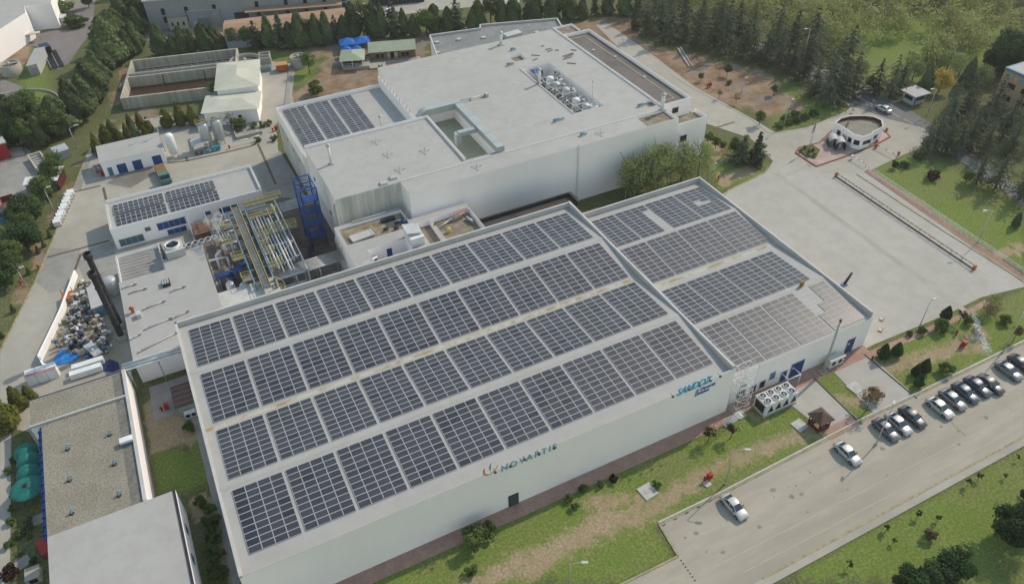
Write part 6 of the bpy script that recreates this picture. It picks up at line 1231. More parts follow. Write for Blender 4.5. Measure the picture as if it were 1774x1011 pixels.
for i in range(4):
    for j in range(2):
        x, y = .85+i*1.57, .7+j*1.25; MB().lathe((x, y, 2.58), [(.56, 0), (.56, .22), (.48, .22), (.48, .05)], 16).build('fan_shroud', M_WHITE, t); MB().lathe((x, y, 2.62), [(.48, 0), (.2, .03), (.01, .03)], 16).build('fan_well', M_BLACK, t); MB().lathe((x, y, 2.66), [(.16, 0), (.16, .08), (.01, .08)], 10).build('fan_hub', M_CAP, t)
for i in range(4): MB().face([(.5+i*1.55, -.012, .6), (1.8+i*1.55, -.012, .6), (1.15+i*1.55, -.012, 2.2)]).build('coil_opening', M_STEELB, t)
MB().box(-.06, -.004, .3, 2.3, .5, 2.2).build('end_grille', M_STEELB, t)
a = G(1418, 735, 0); t = thing('gazebo', 'dark red wooden gazebo with brown pyramid roof at the lawn edge', 'gazebo', tuple(G(1417, 737, 0)), .0); t.scale = (.76, .76, .9)
for x in (-1.4, 1.4):
    for y in (-1.4, 1.4): MB().box(x-.1, x+.1, y-.1, y+.1, 0, 2.4).build('post', M_MAROON, t)
for q in ((-1.4, 1.4, -1.45, -1.38), (-1.45, -1.38, -1.4, 1.4), (-1.4, 1.4, 1.38, 1.45), (1.38, 1.45, -1.4, .2)): MB().box(*q, .12, .85).build('side_panel', M_MAROON, t)
mb = MB(); c = [(-1.95, -1.95, 2.4), (1.95, -1.95, 2.4), (1.95, 1.95, 2.4), (-1.95, 1.95, 2.4)]
for i in range(4): mb.face([c[i], c[(i+1) % 4], (0, 0, 3.7)])
mb.face(c[::-1]); mb.build('roof', M_TILE, t); MB().box(-1.5, 1.5, -1.5, 1.5, .02, .12).build('floor', M_WOOD, t); MB().tube((0, 0, 3.6), (0, 0, 3.95), .08, n=6).build('finial', M_TILE, t); MB().box(-1.2, 1.2, .8, 1.25, .4, .48).build('bench', M_MAROON, t)
t = thing('air_conditioner', 'white twin-fan outdoor unit beside the utility pole', 'air conditioner', (95.2, -48.7, 0)); MB().box(-1.5, 1.5, -.45, .45, .25, 1.9).build('casing', M_WHITE, t); MB().box(-1.6, 1.6, -.5, .5, 0, .25).build('plinth', M_CONC, t); MB().box(-1.7, 1.7, -.6, .6, 1.9, 2.0).build('hood', M_CAP, t)
for x in (-.7, .7): MB().tube((x, -.45, 1.1), (x, -.5, 1.1), .42, n=14).build('fan', M_BLACK, t)
# slabs, hydrants, boxes on the lawns
for px, py, s_, l in ((1122, 851, 2.3, 'large pale concrete slab in the middle of the front lawn'), (1225, 838, 1.0, 'small concrete slab beside the red hydrant post'), (1282, 718, 1.5, 'pale square slab left of the chiller'), (1385, 737, 2.0, 'pale slab left of the gazebo'), (1482, 672, 2.2, 'grey slab on the lawn between the footpaths')):
    a = G(px, py, 0); tag(MB().box(-s_/2, s_/2, -s_/2, s_/2, 0, .18).box(-s_/5, s_/5, -s_/5, s_/5, .18, .21).build('concrete_slab', M_STONE, None, (a.x, a.y, .0), .1), l, 'slab')
def hydrant(px, py, label, cab=False):
    a = G(px, py, 0); t = thing('fire_hydrant', label, 'hydrant', (a.x, a.y, 0))
    MB().lathe((0, 0, 0), [(.22, 0), (.14, .1), (.14, .8), (.2, .85), (.18, 1.0), (.02, 1.15)], 12).build('barrel', M_RED, t); MB().tube((-.3, 0, .65), (.3, 0, .65), .09, n=8).build('outlets', M_RED, t)
    if cab: MB().box(.5, 1.2, -.3, .3, .3, 1.3).build('hose_cabinet', M_RED, t); MB().tube((.85, 0, 0), (.85, 0, 2.0), .04, n=6).build('post', M_RED, t)
for px, py, l, c in ((1220, 833, 'red hydrant with cabinet on the sandy patch of the front lawn', True), (1662, 603, 'red hydrant with cabinet among the clipped shrubs', True), (1510, 624, 'red hydrant at the footpath corner near the blue gate', False), (1656, 580, 'red hydrant on the lawn farther from the parked cars', False), (1244, 312, 'red hydrant in the garden by the loading yard', False), (1225, 152, 'red hydrant with cabinet beyond the brown roof', True),
                    (281, 712, 'red hydrant on the bare soil between the buildings', True), (1422, 741, 'red hydrant at the foot of the gazebo', False), (68, 466, 'orange red hydrant on the verge of the left road', False), (37, 493, 'red hydrant left of the asphalt patch', False), (398, 258, 'red hydrant beside the silver tanks', False), (473, 228, 'red hydrant cabinet at the flower bed by the big wall', True)): hydrant(px, py, l, c)
t = thing('concrete_beam', 'long pale concrete channel lying on the bare soil', 'beam', tuple(G(1186, 100, 0)), 1.2)
for y in (-.5, .5): MB().box(-6.5, 6.5, y-.15, y+.15, .03, .4).build('rail', M_CONC, t)
MB().box(-6.5, 6.5, -.35, .35, .03, .12).build('bed', M_CONCD, t)
mb = MB(); rr = random.Random(4); A, B, Cc = G(1682, 540, 0), G(1697, 575, 0), G(1709, 607, 0)
for i in range(220):
    f = rr.random(); p = A.lerp(B, f*2) if f < .5 else B.lerp(Cc, f*2-1); r = rr.uniform(.10, .22); x, y = p.x+rr.gauss(0, .42), p.y+rr.gauss(0, .25)
    mb.lathe((x, y, .02), [(r, 0), (r*.8, r*.2), (.01, r*.25)], 6)
struct(mb.build('stone_path', M_STONE), 'stuff')['label'] = 'winding strip of pale stones across the lawn'
# broken crates and small posts
for px, py, l in ((1528, 552, 'upper'), (1526, 571, 'lower')):
    a = G(px, py, .2); t = thing('road_sign_board', 'brown and white folded board lying on the yard, %s of two' % l, 'board', (a.x, a.y, .06), .5); MB().box(-.55, .55, -.3, .3, 0, .1).build('panel', M_WOOD, t); MB().box(-.3, .4, -.15, .4, .1, .16).build('sheet', M_CREAM, t)
a = G(1462, 494, 0); t = thing('basketball_post', 'dark slanted pole with blue base at the yard edge', 'pole', (a.x, a.y, 0)); MB().box(-.5, .5, -.4, .4, 0, .4).build('base', M_BLUE2, t); MB().tube((0, 0, .3), (1.6, .3, 2.3), .28, .2, n=8).build('pole', M_STEELB, t)
a = G(1388, 497, 7.0); t = thing('roof_camera_box', 'small brown tilted box on the lower hall roof', 'box', (a.x, a.y, 7.05), .4); MB().box(-.5, .5, -.25, .25, .2, 1.3).build('panel', M_WOOD, t); MB().tube((0, 0, -.1), (0, 0, .3), .08, n=6).build('post', M_GALV, t)
A, B = G(1318, 288, 0), G(1323, 282, 0); t = thing('mesh_gate', 'narrow open metal gate frame at the yard corner', 'gate', (A.x, A.y, 0), .9)
for x in (0, 1.5): MB().tube((x, 0, 0), (x, 0, 3.2), .06, n=6).build('post', M_STEELB, t)
for z in (.3, 3.2): MB().tube((0, 0, z), (1.5, 0, z), .05, n=6).build('rail', M_STEELB, t)
MB().box(-.2, 1.7, -.3, .3, 0, .35).build('base', M_STEELB, t)
# garden fence beside the big building
t = thing('garden_fence', 'white wire fence in the garden behind the lower hall', 'fence', tuple(G(1232, 300, 0)), .35)
for i in range(5): MB().tube((i*2.2, 0, 0), (i*2.2, 0, 1.5), .05, n=5).build('post', M_GALV, t)
for z in (.7, 1.5): MB().tube((0, 0, z), (8.8, 0, z), .03, n=5).build('wire', M_GALV, t)
# ------------------------------------------------------------------ cars
def carmat(name, c):
    m_ = mat('paint_'+name, c, rough=.35, spec=.6, metal=.25 if max(c) < .5 else 0); b = m_.node_tree.nodes['Principled BSDF']; b.inputs['Coat Weight'].default_value = 1; b.inputs['Coat Roughness'].default_value = .05; return m_
def car_meshes():
    hw = .9; X = [-2.28, -2.22, -1.95, -1.3, -.5, .4, 1.1, 1.7, 2.12, 2.27, 2.3]
    ZT = [.55, .80, .97, .98, .95, .93, .91, .84, .72, .6, .45]; WF = [.80, .90, .97, 1, 1, 1, 1, .98, .92, .82, .72]; ZB = [.34, .26, .2, .18, .18, .18, .18, .2, .24, .3, .36]
    mb = MB(); rows = []
    for x, zt, wf, zb in zip(X, ZT, WF, ZB):
        w_ = hw*wf; h = zt-zb
        half = [(w_*.88, zb), (w_*.99, zb+h*.25), (w_, zb+h*.55), (w_*.965, zb+h*.88), (w_*.86, zt), (w_*.45, zt+.035), (0, zt+.045)]
        ring_ = [(x, y, z) for y, z in half] + [(x, -y, z) for y, z in half[-2::-1]]; rows.append(ring_)
    n0 = len(rows[0])
    for r in rows: mb.v += r
    for i in range(len(rows)-1):
        for j in range(n0-1): a = i*n0+j; mb.f.append((a, a+n0, a+n0+1, a+1)); mb.mi.append(0); mb.sm.append(True)
    mb.f.append(tuple(range(n0))); mb.mi.append(0); mb.sm.append(False); mb.f.append(tuple((len(rows)-1)*n0+n0-1-i for i in range(n0))); mb.mi.append(0); mb.sm.append(False)
    g = {}
    b = [(1.08, .70, .93), (.2, .80, .955), (-.7, .80, .965), (-1.72, .70, .985)]; r_ = [(.32, .56, 1.38), (.05, .60, 1.435), (-.6, .60, 1.435), (-1.02, .55, 1.39)]
    roof = MB(); xs_ = [.30, .0, -.35, -.7, -1.0]; zs_ = [1.39, 1.445, 1.46, 1.445, 1.395]; ws_ = [.57, .61, .62, .61, .56]
    for i in range(4):
        for s0, s1, q0, q1 in ((1, .5, 0, .03), (.5, 0, .03, .04), (0, -.5, .04, .03), (-.5, -1, .03, 0)):
            roof.face([(xs_[i], ws_[i]*s0, zs_[i]+q0), (xs_[i+1], ws_[i+1]*s0, zs_[i+1]+q0), (xs_[i+1], ws_[i+1]*s1, zs_[i+1]+q1), (xs_[i], ws_[i]*s1, zs_[i]+q1)][::-1], 0, True)
    # pillars
    for s_ in (1, -1):
        for (p, q, wd) in (((1.08, .70, .93), (.31, .57, 1.39), .05), ((-.28, .81, .96), (-.28, .615, 1.44), .05), ((-1.72, .70, .985), (-1.0, .56, 1.395), .08)): roof.tube((p[0], p[1]*s_, p[2]), (q[0], q[1]*s_, q[2]), wd, wd*.8, n=5)
        roof.tube((.31, .575*s_, 1.39), (-1.0, .565*s_, 1.40), .035, n=5)
    ws = MB().face([(1.06, -.68, .94), (1.06, .68, .94), (.33, .55, 1.385), (.33, -.55, 1.385)]); rw = MB().face([(-1.70, .68, .99), (-1.70, -.68, .99), (-1.03, -.54, 1.39), (-1.03, .54, 1.39)])
    sides = []
    for s_ in (1, -1):
        q = MB().face([(1.0, .715*s_, .945), (-.28, .81*s_, .965), (-.28, .61*s_, 1.42), (.28, .58*s_, 1.385)][::s_]).face([(-.3, .81*s_, .965), (-1.6, .72*s_, .985), (-1.0, .575*s_, 1.385), (-.3, .61*s_, 1.42)][::s_]); sides.append(q)
    return mb, roof, ws, rw, sides
CB, CR, CWS, CRW, CSD = car_meshes()
M_CGLASS = mat('car_glass', (.025, .045, .055), rough=.06, spec=.8); M_TYRE = mat('tyre', (.012, .012, .012), rough=.9); M_RIM = mat('rim', (.35, .36, .37), rough=.3, metal=.7); M_HEAD = mat('headlamp', (.55, .57, .58), rough=.1); M_TAIL = mat('tail_lamp', (.25, .01, .01), rough=.2)
me_ws, me_rw = CWS.mesh('windscreen', M_CGLASS), CRW.mesh('rear_window', M_CGLASS); me_sd = [q.mesh('side_window', M_CGLASS) for q in CSD]
me_ty = MB().tube((0, -.11, 0), (0, .11, 0), .325, n=18).mesh('tyre', M_TYRE); me_rim = MB().tube((0, -.115, 0), (0, .115, 0), .21, n=12).mesh('rim', M_RIM); me_arch = MB().tube((0, -.02, 0), (0, .02, 0), .38, n=18).mesh('wheel_arch', M_BLACK)
me_hl = MB().box(-.1, .04, -.17, .17, -.05, .07).mesh('headlight', M_HEAD); me_tl = MB().box(-.03, .08, -.16, .16, -.06, .08).mesh('tail_light', M_TAIL); me_mir = MB().box(-.09, .09, -.1, .1, -.06, .07).mesh('mirror', M_BLACK); me_gr = MB().box(-.02, .03, -.4, .4, -.08, .06).mesh('grille', M_BLACK); me_pl = MB().box(-.01, .015, -.24, .24, -.05, .05).mesh('number_plate', M_WHITE)
PAINT = {}
def car(px, py, rz_, paint, label, z=.055, zc=.7, group='parked cars'):
    a = G(px, py, zc); t = thing('parked_car', label, 'car', (a.x, a.y, z), rz_, group)
    if paint not in PAINT:
        c = {'white': (.42, .42, .415), 'silver': (.33, .34, .35), 'dark_grey': (.09, .10, .115), 'navy': (.035, .05, .085), 'black': (.022, .024, .030), 'graphite': (.17, .18, .20)}[paint]; m_ = carmat(paint, c); PAINT[paint] = (CB.mesh('body', m_), CR.mesh('roof', m_))
    inst('body', PAINT[paint][0], t); inst('roof', PAINT[paint][1], t); inst('windscreen', me_ws, t); inst('rear_window', me_rw, t); inst('side_window', me_sd[0], t); inst('side_window', me_sd[1], t)
    for x in (1.38, -1.38):
        for y in (.8, -.8): w_ = inst('wheel', me_ty, t, (x, y, .325)); inst('rim', me_rim, w_); inst('wheel_arch', me_arch, t, (x, math.copysign(.885, y), .36))
    for y in (.62, -.62): inst('headlight', me_hl, t, (2.12, y, .62)); inst('tail_light', me_tl, t, (-2.26, y, .72))
    for y in (.92, -.92): inst('mirror', me_mir, t, (.72, y, .98))
    inst('grille', me_gr, t, (2.27, 0, .45)); inst('number_plate', me_pl, t, (-2.29, 0, .6)); return t
DN = -math.pi/2
for px, py, rz_, p, l in ((1272, 876, DN+.05, 'white', 'lone white car at the left end of the car park'), (1469, 784, DN+.02, 'white', 'single white car below the red gazebo'), (1535, 743, DN, 'dark_grey', 'dark grey car, left of the three below the footpath'), (1557, 733, DN, 'silver', 'silver car, middle of the three below the footpath'), (1581, 721, DN+.03, 'black', 'black car, right of the three below the footpath'),
                          (1629, 705, DN, 'white', 'white car at the left end of the row of five'), (1651, 691, DN, 'graphite', 'graphite car, second in the row of five'), (1673, 679, DN, 'navy', 'dark blue car, middle of the row of five'), (1694, 668, DN, 'navy', 'dark blue car, fourth in the row of five'), (1716, 664, DN+.04, 'black', 'black car at the right end of the row of five'),
                          (1748, 641, DN, 'graphite', 'graphite car, second last towards the right picture edge'), (1770, 629, DN, 'black', 'black car at the right picture edge')): car(px, py, rz_, p, l)
A, B = G(1575, 212, 0), G(1490, 170, 0); rd = math.atan2(B.y-A.y, B.x-A.x)
car(1531, 188, rd, 'white', 'white car driving on the road behind the gatehouse', .07); car(1478, 164, rd, 'dark_grey', 'dark car on the road beneath the cedars', .07); car(680, 23, .3, 'navy', 'small dark car beyond the tree row at the top', .06); car(662, 18, .3, 'white', 'small white car beyond the tree row at the top', .06)
# ------------------------------------------------------------------ people
def person(px, py, label, top, legs, rz_=0, z=0, stride=.15, skin=(.35, .22, .15), hair=(.02, .015, .012)):
    a = G(px, py, z); sk = MB()
    J = {'pel': (0, 0, .95), 'sp': (0, .01, 1.2), 'ch': (0, 0, 1.4), 'nk': (0, .0, 1.52), 'hd': (0, .02, 1.66), 'ht': (0, .02, 1.76), 'lh': (.1, 0, .9), 'lk': (.11, stride*.6, .5), 'lf': (.11, stride, .08), 'lt': (.12, stride+.16, .04), 'rh': (-.1, 0, .9), 'rk': (-.11, -stride*.2, .5), 'rf': (-.11, -stride, .08), 'rt': (-.12, -stride+.16, .04),
         'ls': (.2, 0, 1.42), 'le': (.27, -.06, 1.14), 'lw': (.29, .06, .9), 'lx': (.29, .1, .8), 'rs': (-.2, 0, 1.42), 're': (-.27, .02, 1.14), 'rw': (-.29, .12, .92), 'rx': (-.29, .17, .83)}
    Rd = {'pel': .15, 'sp': .145, 'ch': .16, 'nk': .06, 'hd': .1, 'ht': .06, 'lh': .1, 'lk': .065, 'lf': .05, 'lt': .04, 'rh': .1, 'rk': .065, 'rf': .05, 'rt': .04, 'ls': .075, 'le': .05, 'lw': .035, 'lx': .035, 'rs': .075, 're': .05, 'rw': .035, 'rx': .035}
    E = [('pel', 'sp'), ('sp', 'ch'), ('ch', 'nk'), ('nk', 'hd'), ('hd', 'ht'), ('pel', 'lh'), ('lh', 'lk'), ('lk', 'lf'), ('lf', 'lt'), ('pel', 'rh'), ('rh', 'rk'), ('rk', 'rf'), ('rf', 'rt'), ('ch', 'ls'), ('ls', 'le'), ('le', 'lw'), ('lw', 'lx'), ('ch', 'rs'), ('rs', 're'), ('re', 'rw'), ('rw', 'rx')]
    K = list(J); me = bpy.data.meshes.new('skel'); me.from_pydata([J[q] for q in K], [(K.index(p), K.index(q)) for p, q in E], [])
    o = bpy.data.objects.new('tmp', me); COL.objects.link(o); md = o.modifiers.new('s', 'SKIN')
    for i, q in enumerate(K): me.skin_vertices[0].data[i].radius = (Rd[q]*1.0, Rd[q]*.8)
    me.skin_vertices[0].data[0].use_root = True; o.modifiers.new('d', 'SUBSURF').levels = 1
    dg = bpy.context.evaluated_depsgraph_get(); m2 = bpy.data.meshes.new_from_object(o.evaluated_get(dg)); bpy.data.objects.remove(o)
    m2.materials.clear()
    for q in (mat('skin', skin, rough=.6), mat('clothes_top', top, rough=.9), mat('clothes_legs', legs, rough=.9), mat('hair', hair, rough=.8), M_BLACK): m2.materials.append(q)
    for f in m2.polygons:
        c = f.center; f.use_smooth = True
        f.material_index = 3 if c.z > 1.7 or (c.z > 1.6 and c.y < .0) else 0 if c.z > 1.5 or (abs(c.x) > .22 and c.z < .93) else 1 if c.z > .95 else 4 if c.z < .1 else 2
    p = inst('person', m2, None, (a.x, a.y, z), rz_); return tag(p, label, 'person')
person(754.5, 398, 'person in dark clothes standing on the dusty terrace by the yellow drum', (.03, .03, .035), (.02, .02, .03), .6, 7.8); person(1297, 693, 'person in orange brown jacket walking on the brick path by the stair', (.20, .08, .04), (.10, .07, .05), 1.0, .07, .25)
person(657.5, 122, 'person in black walking on the path below the cabin, left of two', (.015, .015, .02), (.015, .015, .02), 2.8, .05, .2); person(662, 121, 'person in grey beige walking on the path below the cabin, right of two', (.25, .23, .2), (.2, .18, .15), 2.8, .05, .2); person(1423, 210, 'person in blue clothes at the kerb near the gatehouse', (.03, .09, .2), (.02, .03, .06), .3, .05)
# ------------------------------------------------------------------ vegetation
def leafmat(name, c1, c2, c3, rnd=.25):
    m_ = mat(name, c1, c2, .55, .75, .35, .65, c3, 2.2, .5, rnd=rnd, spec=.1); n = m_.node_tree; b = n.nodes['Principled BSDF']; tr = n.nodes.new('ShaderNodeBsdfTranslucent'); mx = n.nodes.new('ShaderNodeMixShader'); mx.inputs[0].default_value = .38; src = b.inputs['Base Color'].links[0].from_socket
    n.links.new(src, tr.inputs['Color']); n.links.new(b.outputs[0], mx.inputs[1]); n.links.new(tr.outputs[0], mx.inputs[2]); n.links.new(mx.outputs[0], n.nodes['Material Output'].inputs['Surface']); return m_
L_CEDAR = leafmat('cedar_needles', (.090, .118, .075), (.135, .155, .085), (.050, .070, .048), .38); L_CYP = leafmat('cypress_leaf', (.115, .160, .068), (.155, .190, .080), (.062, .090, .042)); L_YEL = leafmat('golden_thuja', (.13, .14, .030), (.17, .17, .040), (.055, .075, .018))
L_BROAD = leafmat('broad_leaf', (.10, .15, .042), (.14, .19, .058), (.05, .08, .028)); L_PALE = leafmat('pale_autumn_leaf', (.27, .33, .12), (.34, .37, .15), (.17, .22, .08)); L_GOLD = leafmat('yellow_leaf', (.58, .43, .05), (.62, .48, .09), (.38, .29, .05)); L_RED = leafmat('purple_leaf', (.055, .028, .024), (.085, .045, .034), (.03, .018, .016)); L_DARK = leafmat('clipped_evergreen', (.042, .080, .030), (.060, .105, .038), (.022, .042, .018)); L_WOOD = leafmat('woodland_leaf', (.29, .31, .105), (.40, .385, .16), (.19, .21, .08), 0); L_TWIG = leafmat('dry_twigs', (.17, .12, .07), (.22, .16, .10), (.10, .07, .045))
def card(mb, c, nrm, s, rr, asp=1.0, up=None):
    n_ = Vector(nrm).normalized(); u = n_.orthogonal().normalized() if up is None else Vector(up).cross(n_).normalized()
    if u.length < .1: u = n_.orthogonal().normalized()
    w_ = n_.cross(u); an = rr.uniform(0, 6.28) if up is None else rr.uniform(-.4, .4); a, b = u*math.cos(an)+w_*math.sin(an), -u*math.sin(an)+w_*math.cos(an); c = Vector(c); h1, h2 = s*.5, s*.5*asp
    mb.face([c-a*h1-b*h2*.4, c-b*h2+a*h1*.1, c+a*h1-b*h2*.2, c+a*h1*.3+b*h2, c-a*h1*.7+b*h2*.6])
def rnd_dir(rr):
    z = rr.uniform(-1, 1); t_ = rr.uniform(0, 6.283); q = math.sqrt(1-z*z); return Vector((q*math.cos(t_), q*math.sin(t_), z))
def crown_cedar(rr, H=14, Rm=4.9, levels=14):
    mb = MB(); Rm *= rr.uniform(.8, 1.2); pw = rr.uniform(.5, .9); lean = rr.uniform(0, 6.28); bare = rr.uniform(.08, .2); lx, ly = rr.uniform(-.05, .05), rr.uniform(-.05, .05)
    for k in range(levels):
        f = k/(levels-1); z = H*(bare+(1-bare)*f)+rr.uniform(-.2, .2); rad = Rm*(1-f)**pw*rr.uniform(.6, 1.2)+.2; nb = max(3, int(9*(1-f)+3)); ph = rr.uniform(0, 6.28)
        for b in range(nb):
            if rr.random() < .13: continue
            an = ph+6.283*b/nb+rr.uniform(-.35, .35); L = rad*rr.uniform(.45, 1.25)*(1+.2*math.cos(an-lean)); dr = rr.uniform(.05, .3)
            for q in range(1, 7):
                g = q/6; p = Vector((math.cos(an)*L*g+lx*z, math.sin(an)*L*g+ly*z, z-L*dr*g*g+rr.uniform(-.12, .12))); wd = .35+.75*g*(1.2-g)
                for w_ in range(2):
                    o_ = rr.uniform(-1, 1)*wd*L*.22; card(mb, p+Vector((-math.sin(an)*o_, math.cos(an)*o_, rr.uniform(-.1, .05))), (math.cos(an)*.45+rr.uniform(-.4, .4), math.sin(an)*.45+rr.uniform(-.4, .4), 1), rr.uniform(.45, .85)*(1.2-.45*f), rr, .6)
                if q > 3: card(mb, p+Vector((rr.uniform(-.3, .3), rr.uniform(-.3, .3), -.22)), (math.cos(an), math.sin(an), .25), rr.uniform(.4, .7), rr, .7)
    return mb
def crown_cone(rr, H=10, Rm=2.6, n=1500, s=.55, p=.75, base=.04, lump=.16):
    mb = MB(); k = 14
    ang = [(rr.uniform(0, 6.28), rr.randint(2, 5), rr.uniform(.3, 1)) for _ in range(5)]
    def rad(f, t_):
        e = Rm*min(1, (f+.02)*5)**.5*(1-f)**p; return e*(1+lump*sum(a_*math.sin(m_*t_+p_+f*9) for p_, m_, a_ in ang)/2.2)
    prev = None
    for j in range(11):
        f = j/10; row = [(rad(f, 6.283*i/k)*.78*math.cos(6.283*i/k), rad(f, 6.283*i/k)*.78*math.sin(6.283*i/k), H*(base+(1-base)*f*.97)) for i in range(k)]
        if prev: [mb.face([prev[i], prev[(i+1) % k], row[(i+1) % k], row[i]]) for i in range(k)]
        prev = row
    for i in range(n):
        f = 1-math.sqrt(rr.random()) if rr.random() < .75 else rr.random(); f = min(.99, max(0, f)); t_ = rr.uniform(0, 6.283); r = rad(f, t_)*rr.uniform(.82, 1.1)
        card(mb, (r*math.cos(t_), r*math.sin(t_), H*(base+(1-base)*f)+rr.uniform(-.1, .15)), (math.cos(t_)+rr.uniform(-.5, .5), math.sin(t_)+rr.uniform(-.5, .5), .35+rr.uniform(-.4, .5)), s*rr.uniform(.6, 1.25), rr, 1.2)
    return mb
def crown_broad(rr, H=8, Rm=3.2, clumps=26, per=130, s=.27, z0=.3, sparse=1.0):
    mb = MB()
    for c in range(clumps):
        d = rnd_dir(rr); q = rr.uniform(.35, .95)**.6; cz = H*(z0+(1-z0)*.5)+d.z*q*H*(1-z0)*.42; cx, cy = d.x*q*Rm*.75, d.y*q*Rm*.75; cr = Rm*rr.uniform(.25, .42)
        for i in range(int(per*sparse)):
            v = rnd_dir(rr); r = cr*rr.uniform(.6, 1.05); card(mb, (cx+v.x*r, cy+v.y*r, cz+v.z*r*.8), (v.x+rr.uniform(-.5, .5), v.y+rr.uniform(-.5, .5), v.z+.3+rr.uniform(-.4, .4)), s*rr.uniform(.6, 1.3), rr)
    return mb
def trunk(H, r, rr, limbs=0, Rm=2, z0=.35):
    mb = MB(); mb.tube((0, 0, -.1), (rr.uniform(-.1, .1), rr.uniform(-.1, .1), H*.55), r, r*.55, n=7).tube((0, 0, H*.54), (0, 0, H*.92), r*.55, r*.12, n=6)
    for i in range(limbs):
        an = 6.283*i/max(1, limbs)+rr.uniform(-.3, .3); z = H*rr.uniform(z0, .7); e = (math.cos(an)*Rm*.75, math.sin(an)*Rm*.75, z+H*.2); mb.tube((0, 0, z), e, r*.35, r*.1, n=5)
        for q in range(2): a2 = an+rr.uniform(-.8, .8); mb.tube((e[0]*.6, e[1]*.6, z+H*.12), (e[0]*.6+math.cos(a2)*Rm*.35, e[1]*.6+math.sin(a2)*Rm*.35, z+H*.32), r*.18, r*.06, n=4)
    return mb
KIND = {}
def proto(name, n, crown, leaf, th, tr, limbs=0, Rm=2, bark=None):
    KIND[name] = []
    for i in range(n):
        rr = random.Random(sum(map(ord, name))*7+i); KIND[name].append((crown(rr).mesh('crown', leaf), trunk(th, tr, rr, limbs, Rm).mesh('trunk', bark or M_TRUNK)))
proto('cedar', 8, lambda rr: crown_cedar(rr), L_CEDAR, 14, .32); proto('cypress', 6, lambda rr: crown_cone(rr, 10, 2.7*rr.uniform(.85, 1.2), 1900, .62, rr.uniform(.42, .68), .05, .35), L_CYP, 8, .2); proto('spruce', 3, lambda rr: crown_cedar(rr, 9, 2.4, 15), L_CEDAR, 9, .18)
proto('thuja', 3, lambda rr: crown_cone(rr, 6, 1.7, 900, .45, .6, .03, .18), L_YEL, 5, .12); proto('thuja_dark', 2, lambda rr: crown_cone(rr, 6, 1.7, 800, .42, .6, .03, .15), L_CYP, 5, .12); proto('broad', 4, lambda rr: crown_broad(rr), L_BROAD, 8, .2, 6, 3, M_TRUNK); proto('pale', 4, lambda rr: crown_broad(rr, 9, 3.5, 38, 60, .24, .10), L_PALE, 9, .2, 8, 3.2, M_TRUNKG)
proto('gold', 1, lambda rr: crown_broad(rr, 8, 4.2, 26, 120, .3, .05), L_GOLD, 8, .2, 6, 3); proto('bare', 3, lambda rr: crown_broad(rr, 4, 1.25, 16, 34, .17, .38), L_RED, 4, .09, 9, 1.5, M_TRUNK); proto('twiggy', 2, lambda rr: crown_broad(rr, 5, 1.9, 16, 22, .22, .3), L_TWIG, 5, .1, 10, 1.9, M_TRUNKG)
proto('ball', 3, lambda rr: crown_broad(rr, 1.6, .95, 16, 90, .14, .0), L_BROAD, .8, .05); proto('clipped', 3, lambda rr: crown_cone(rr, 2.6, .95, 620, .22, .75, .12, .06), L_DARK, 1.5, .07); proto('shrub', 3, lambda rr: crown_broad(rr, 1.1, .75, 12, 70, .13, .0), L_BROAD, .5, .04); proto('redshrub', 1, lambda rr: crown_broad(rr, 1.6, 1.1, 14, 50, .22, .0), L_RED, .8, .05); proto('young', 2, lambda rr: crown_broad(rr, 1.5, .5, 8, 26, .15, .4), L_DARK, 1.4, .04); proto('dark', 2, lambda rr: crown_broad(rr, 8, 3.4, 34, 150, .3, .05), L_DARK, 6, .25); proto('dry', 1, lambda rr: crown_broad(rr, 1.5, 1.0, 12, 40, .2, .0), L_TWIG, .8, .05)
BASEH = dict(cedar=14, cypress=10, spruce=9, thuja=6, thuja_dark=6, broad=8, pale=9, gold=8, bare=4, twiggy=5, ball=1.6, clipped=2.6, shrub=1.1, redshrub=1.6, young=1.5, dark=8, dry=1.5)
NAME = dict(cedar='cedar_tree', cypress='cypress_tree', spruce='spruce_tree', thuja='thuja_tree', thuja_dark='thuja_tree', broad='broadleaf_tree', pale='birch_tree', gold='yellow_tree', bare='purple_leaf_tree', twiggy='bare_tree', ball='round_bush', clipped='clipped_shrub', shrub='garden_shrub', redshrub='red_shrub', young='young_tree', dark='evergreen_tree', dry='dry_bush')
CATS = dict(ball='bush', clipped='shrub', shrub='shrub', redshrub='shrub', dry='bush')
rv = random.Random(99)
def plant(kind, px, py, h, label, group=None, wide=1.0, z=0):
    a = G(px, py, z); c, tk = rv.choice(KIND[kind]); s_ = h/BASEH[kind]; t = thing(NAME[kind], label, CATS.get(kind, 'tree'), (a.x, a.y, z), rv.uniform(0, 6.28), group)
    t.scale = (s_*wide, s_*wide, s_); inst('trunk', tk, t); inst('crown', c, t); return t
def prow(kinds, pts, phrase, group, hs, wide=1.0):
    for i, (px, py) in enumerate(pts):
        k = kinds[i % len(kinds)] if isinstance(kinds, (list, tuple)) else kinds; h = rv.uniform(*hs); plant(k, px+rv.uniform(-4, 4), py+rv.uniform(-2, 2), h*rv.uniform(.82, 1.1), phrase % ORD[i], group, wide*rv.uniform(.85, 1.25))
prow('cypress', [(112, 232), (136, 212), (152, 192), (166, 172), (178, 150), (188, 128), (196, 106), (203, 86), (210, 66), (216, 46), (222, 28), (227, 10), (232, -10), (238, -30)], '%s green cypress from the near end of the left hedge column', 'cypress column left', (10.5, 13), 1.15)
prow('cypress', [(226, 100), (238, 92), (232, 76), (240, 60), (244, 42), (250, 22)], '%s cypress in the second file behind the left column', 'second cypress file', (8, 10.5), 1.1)
plant('cypress', 283, 96, 9.5, 'broad single cypress behind the left end of the concrete basin', wide=1.25)
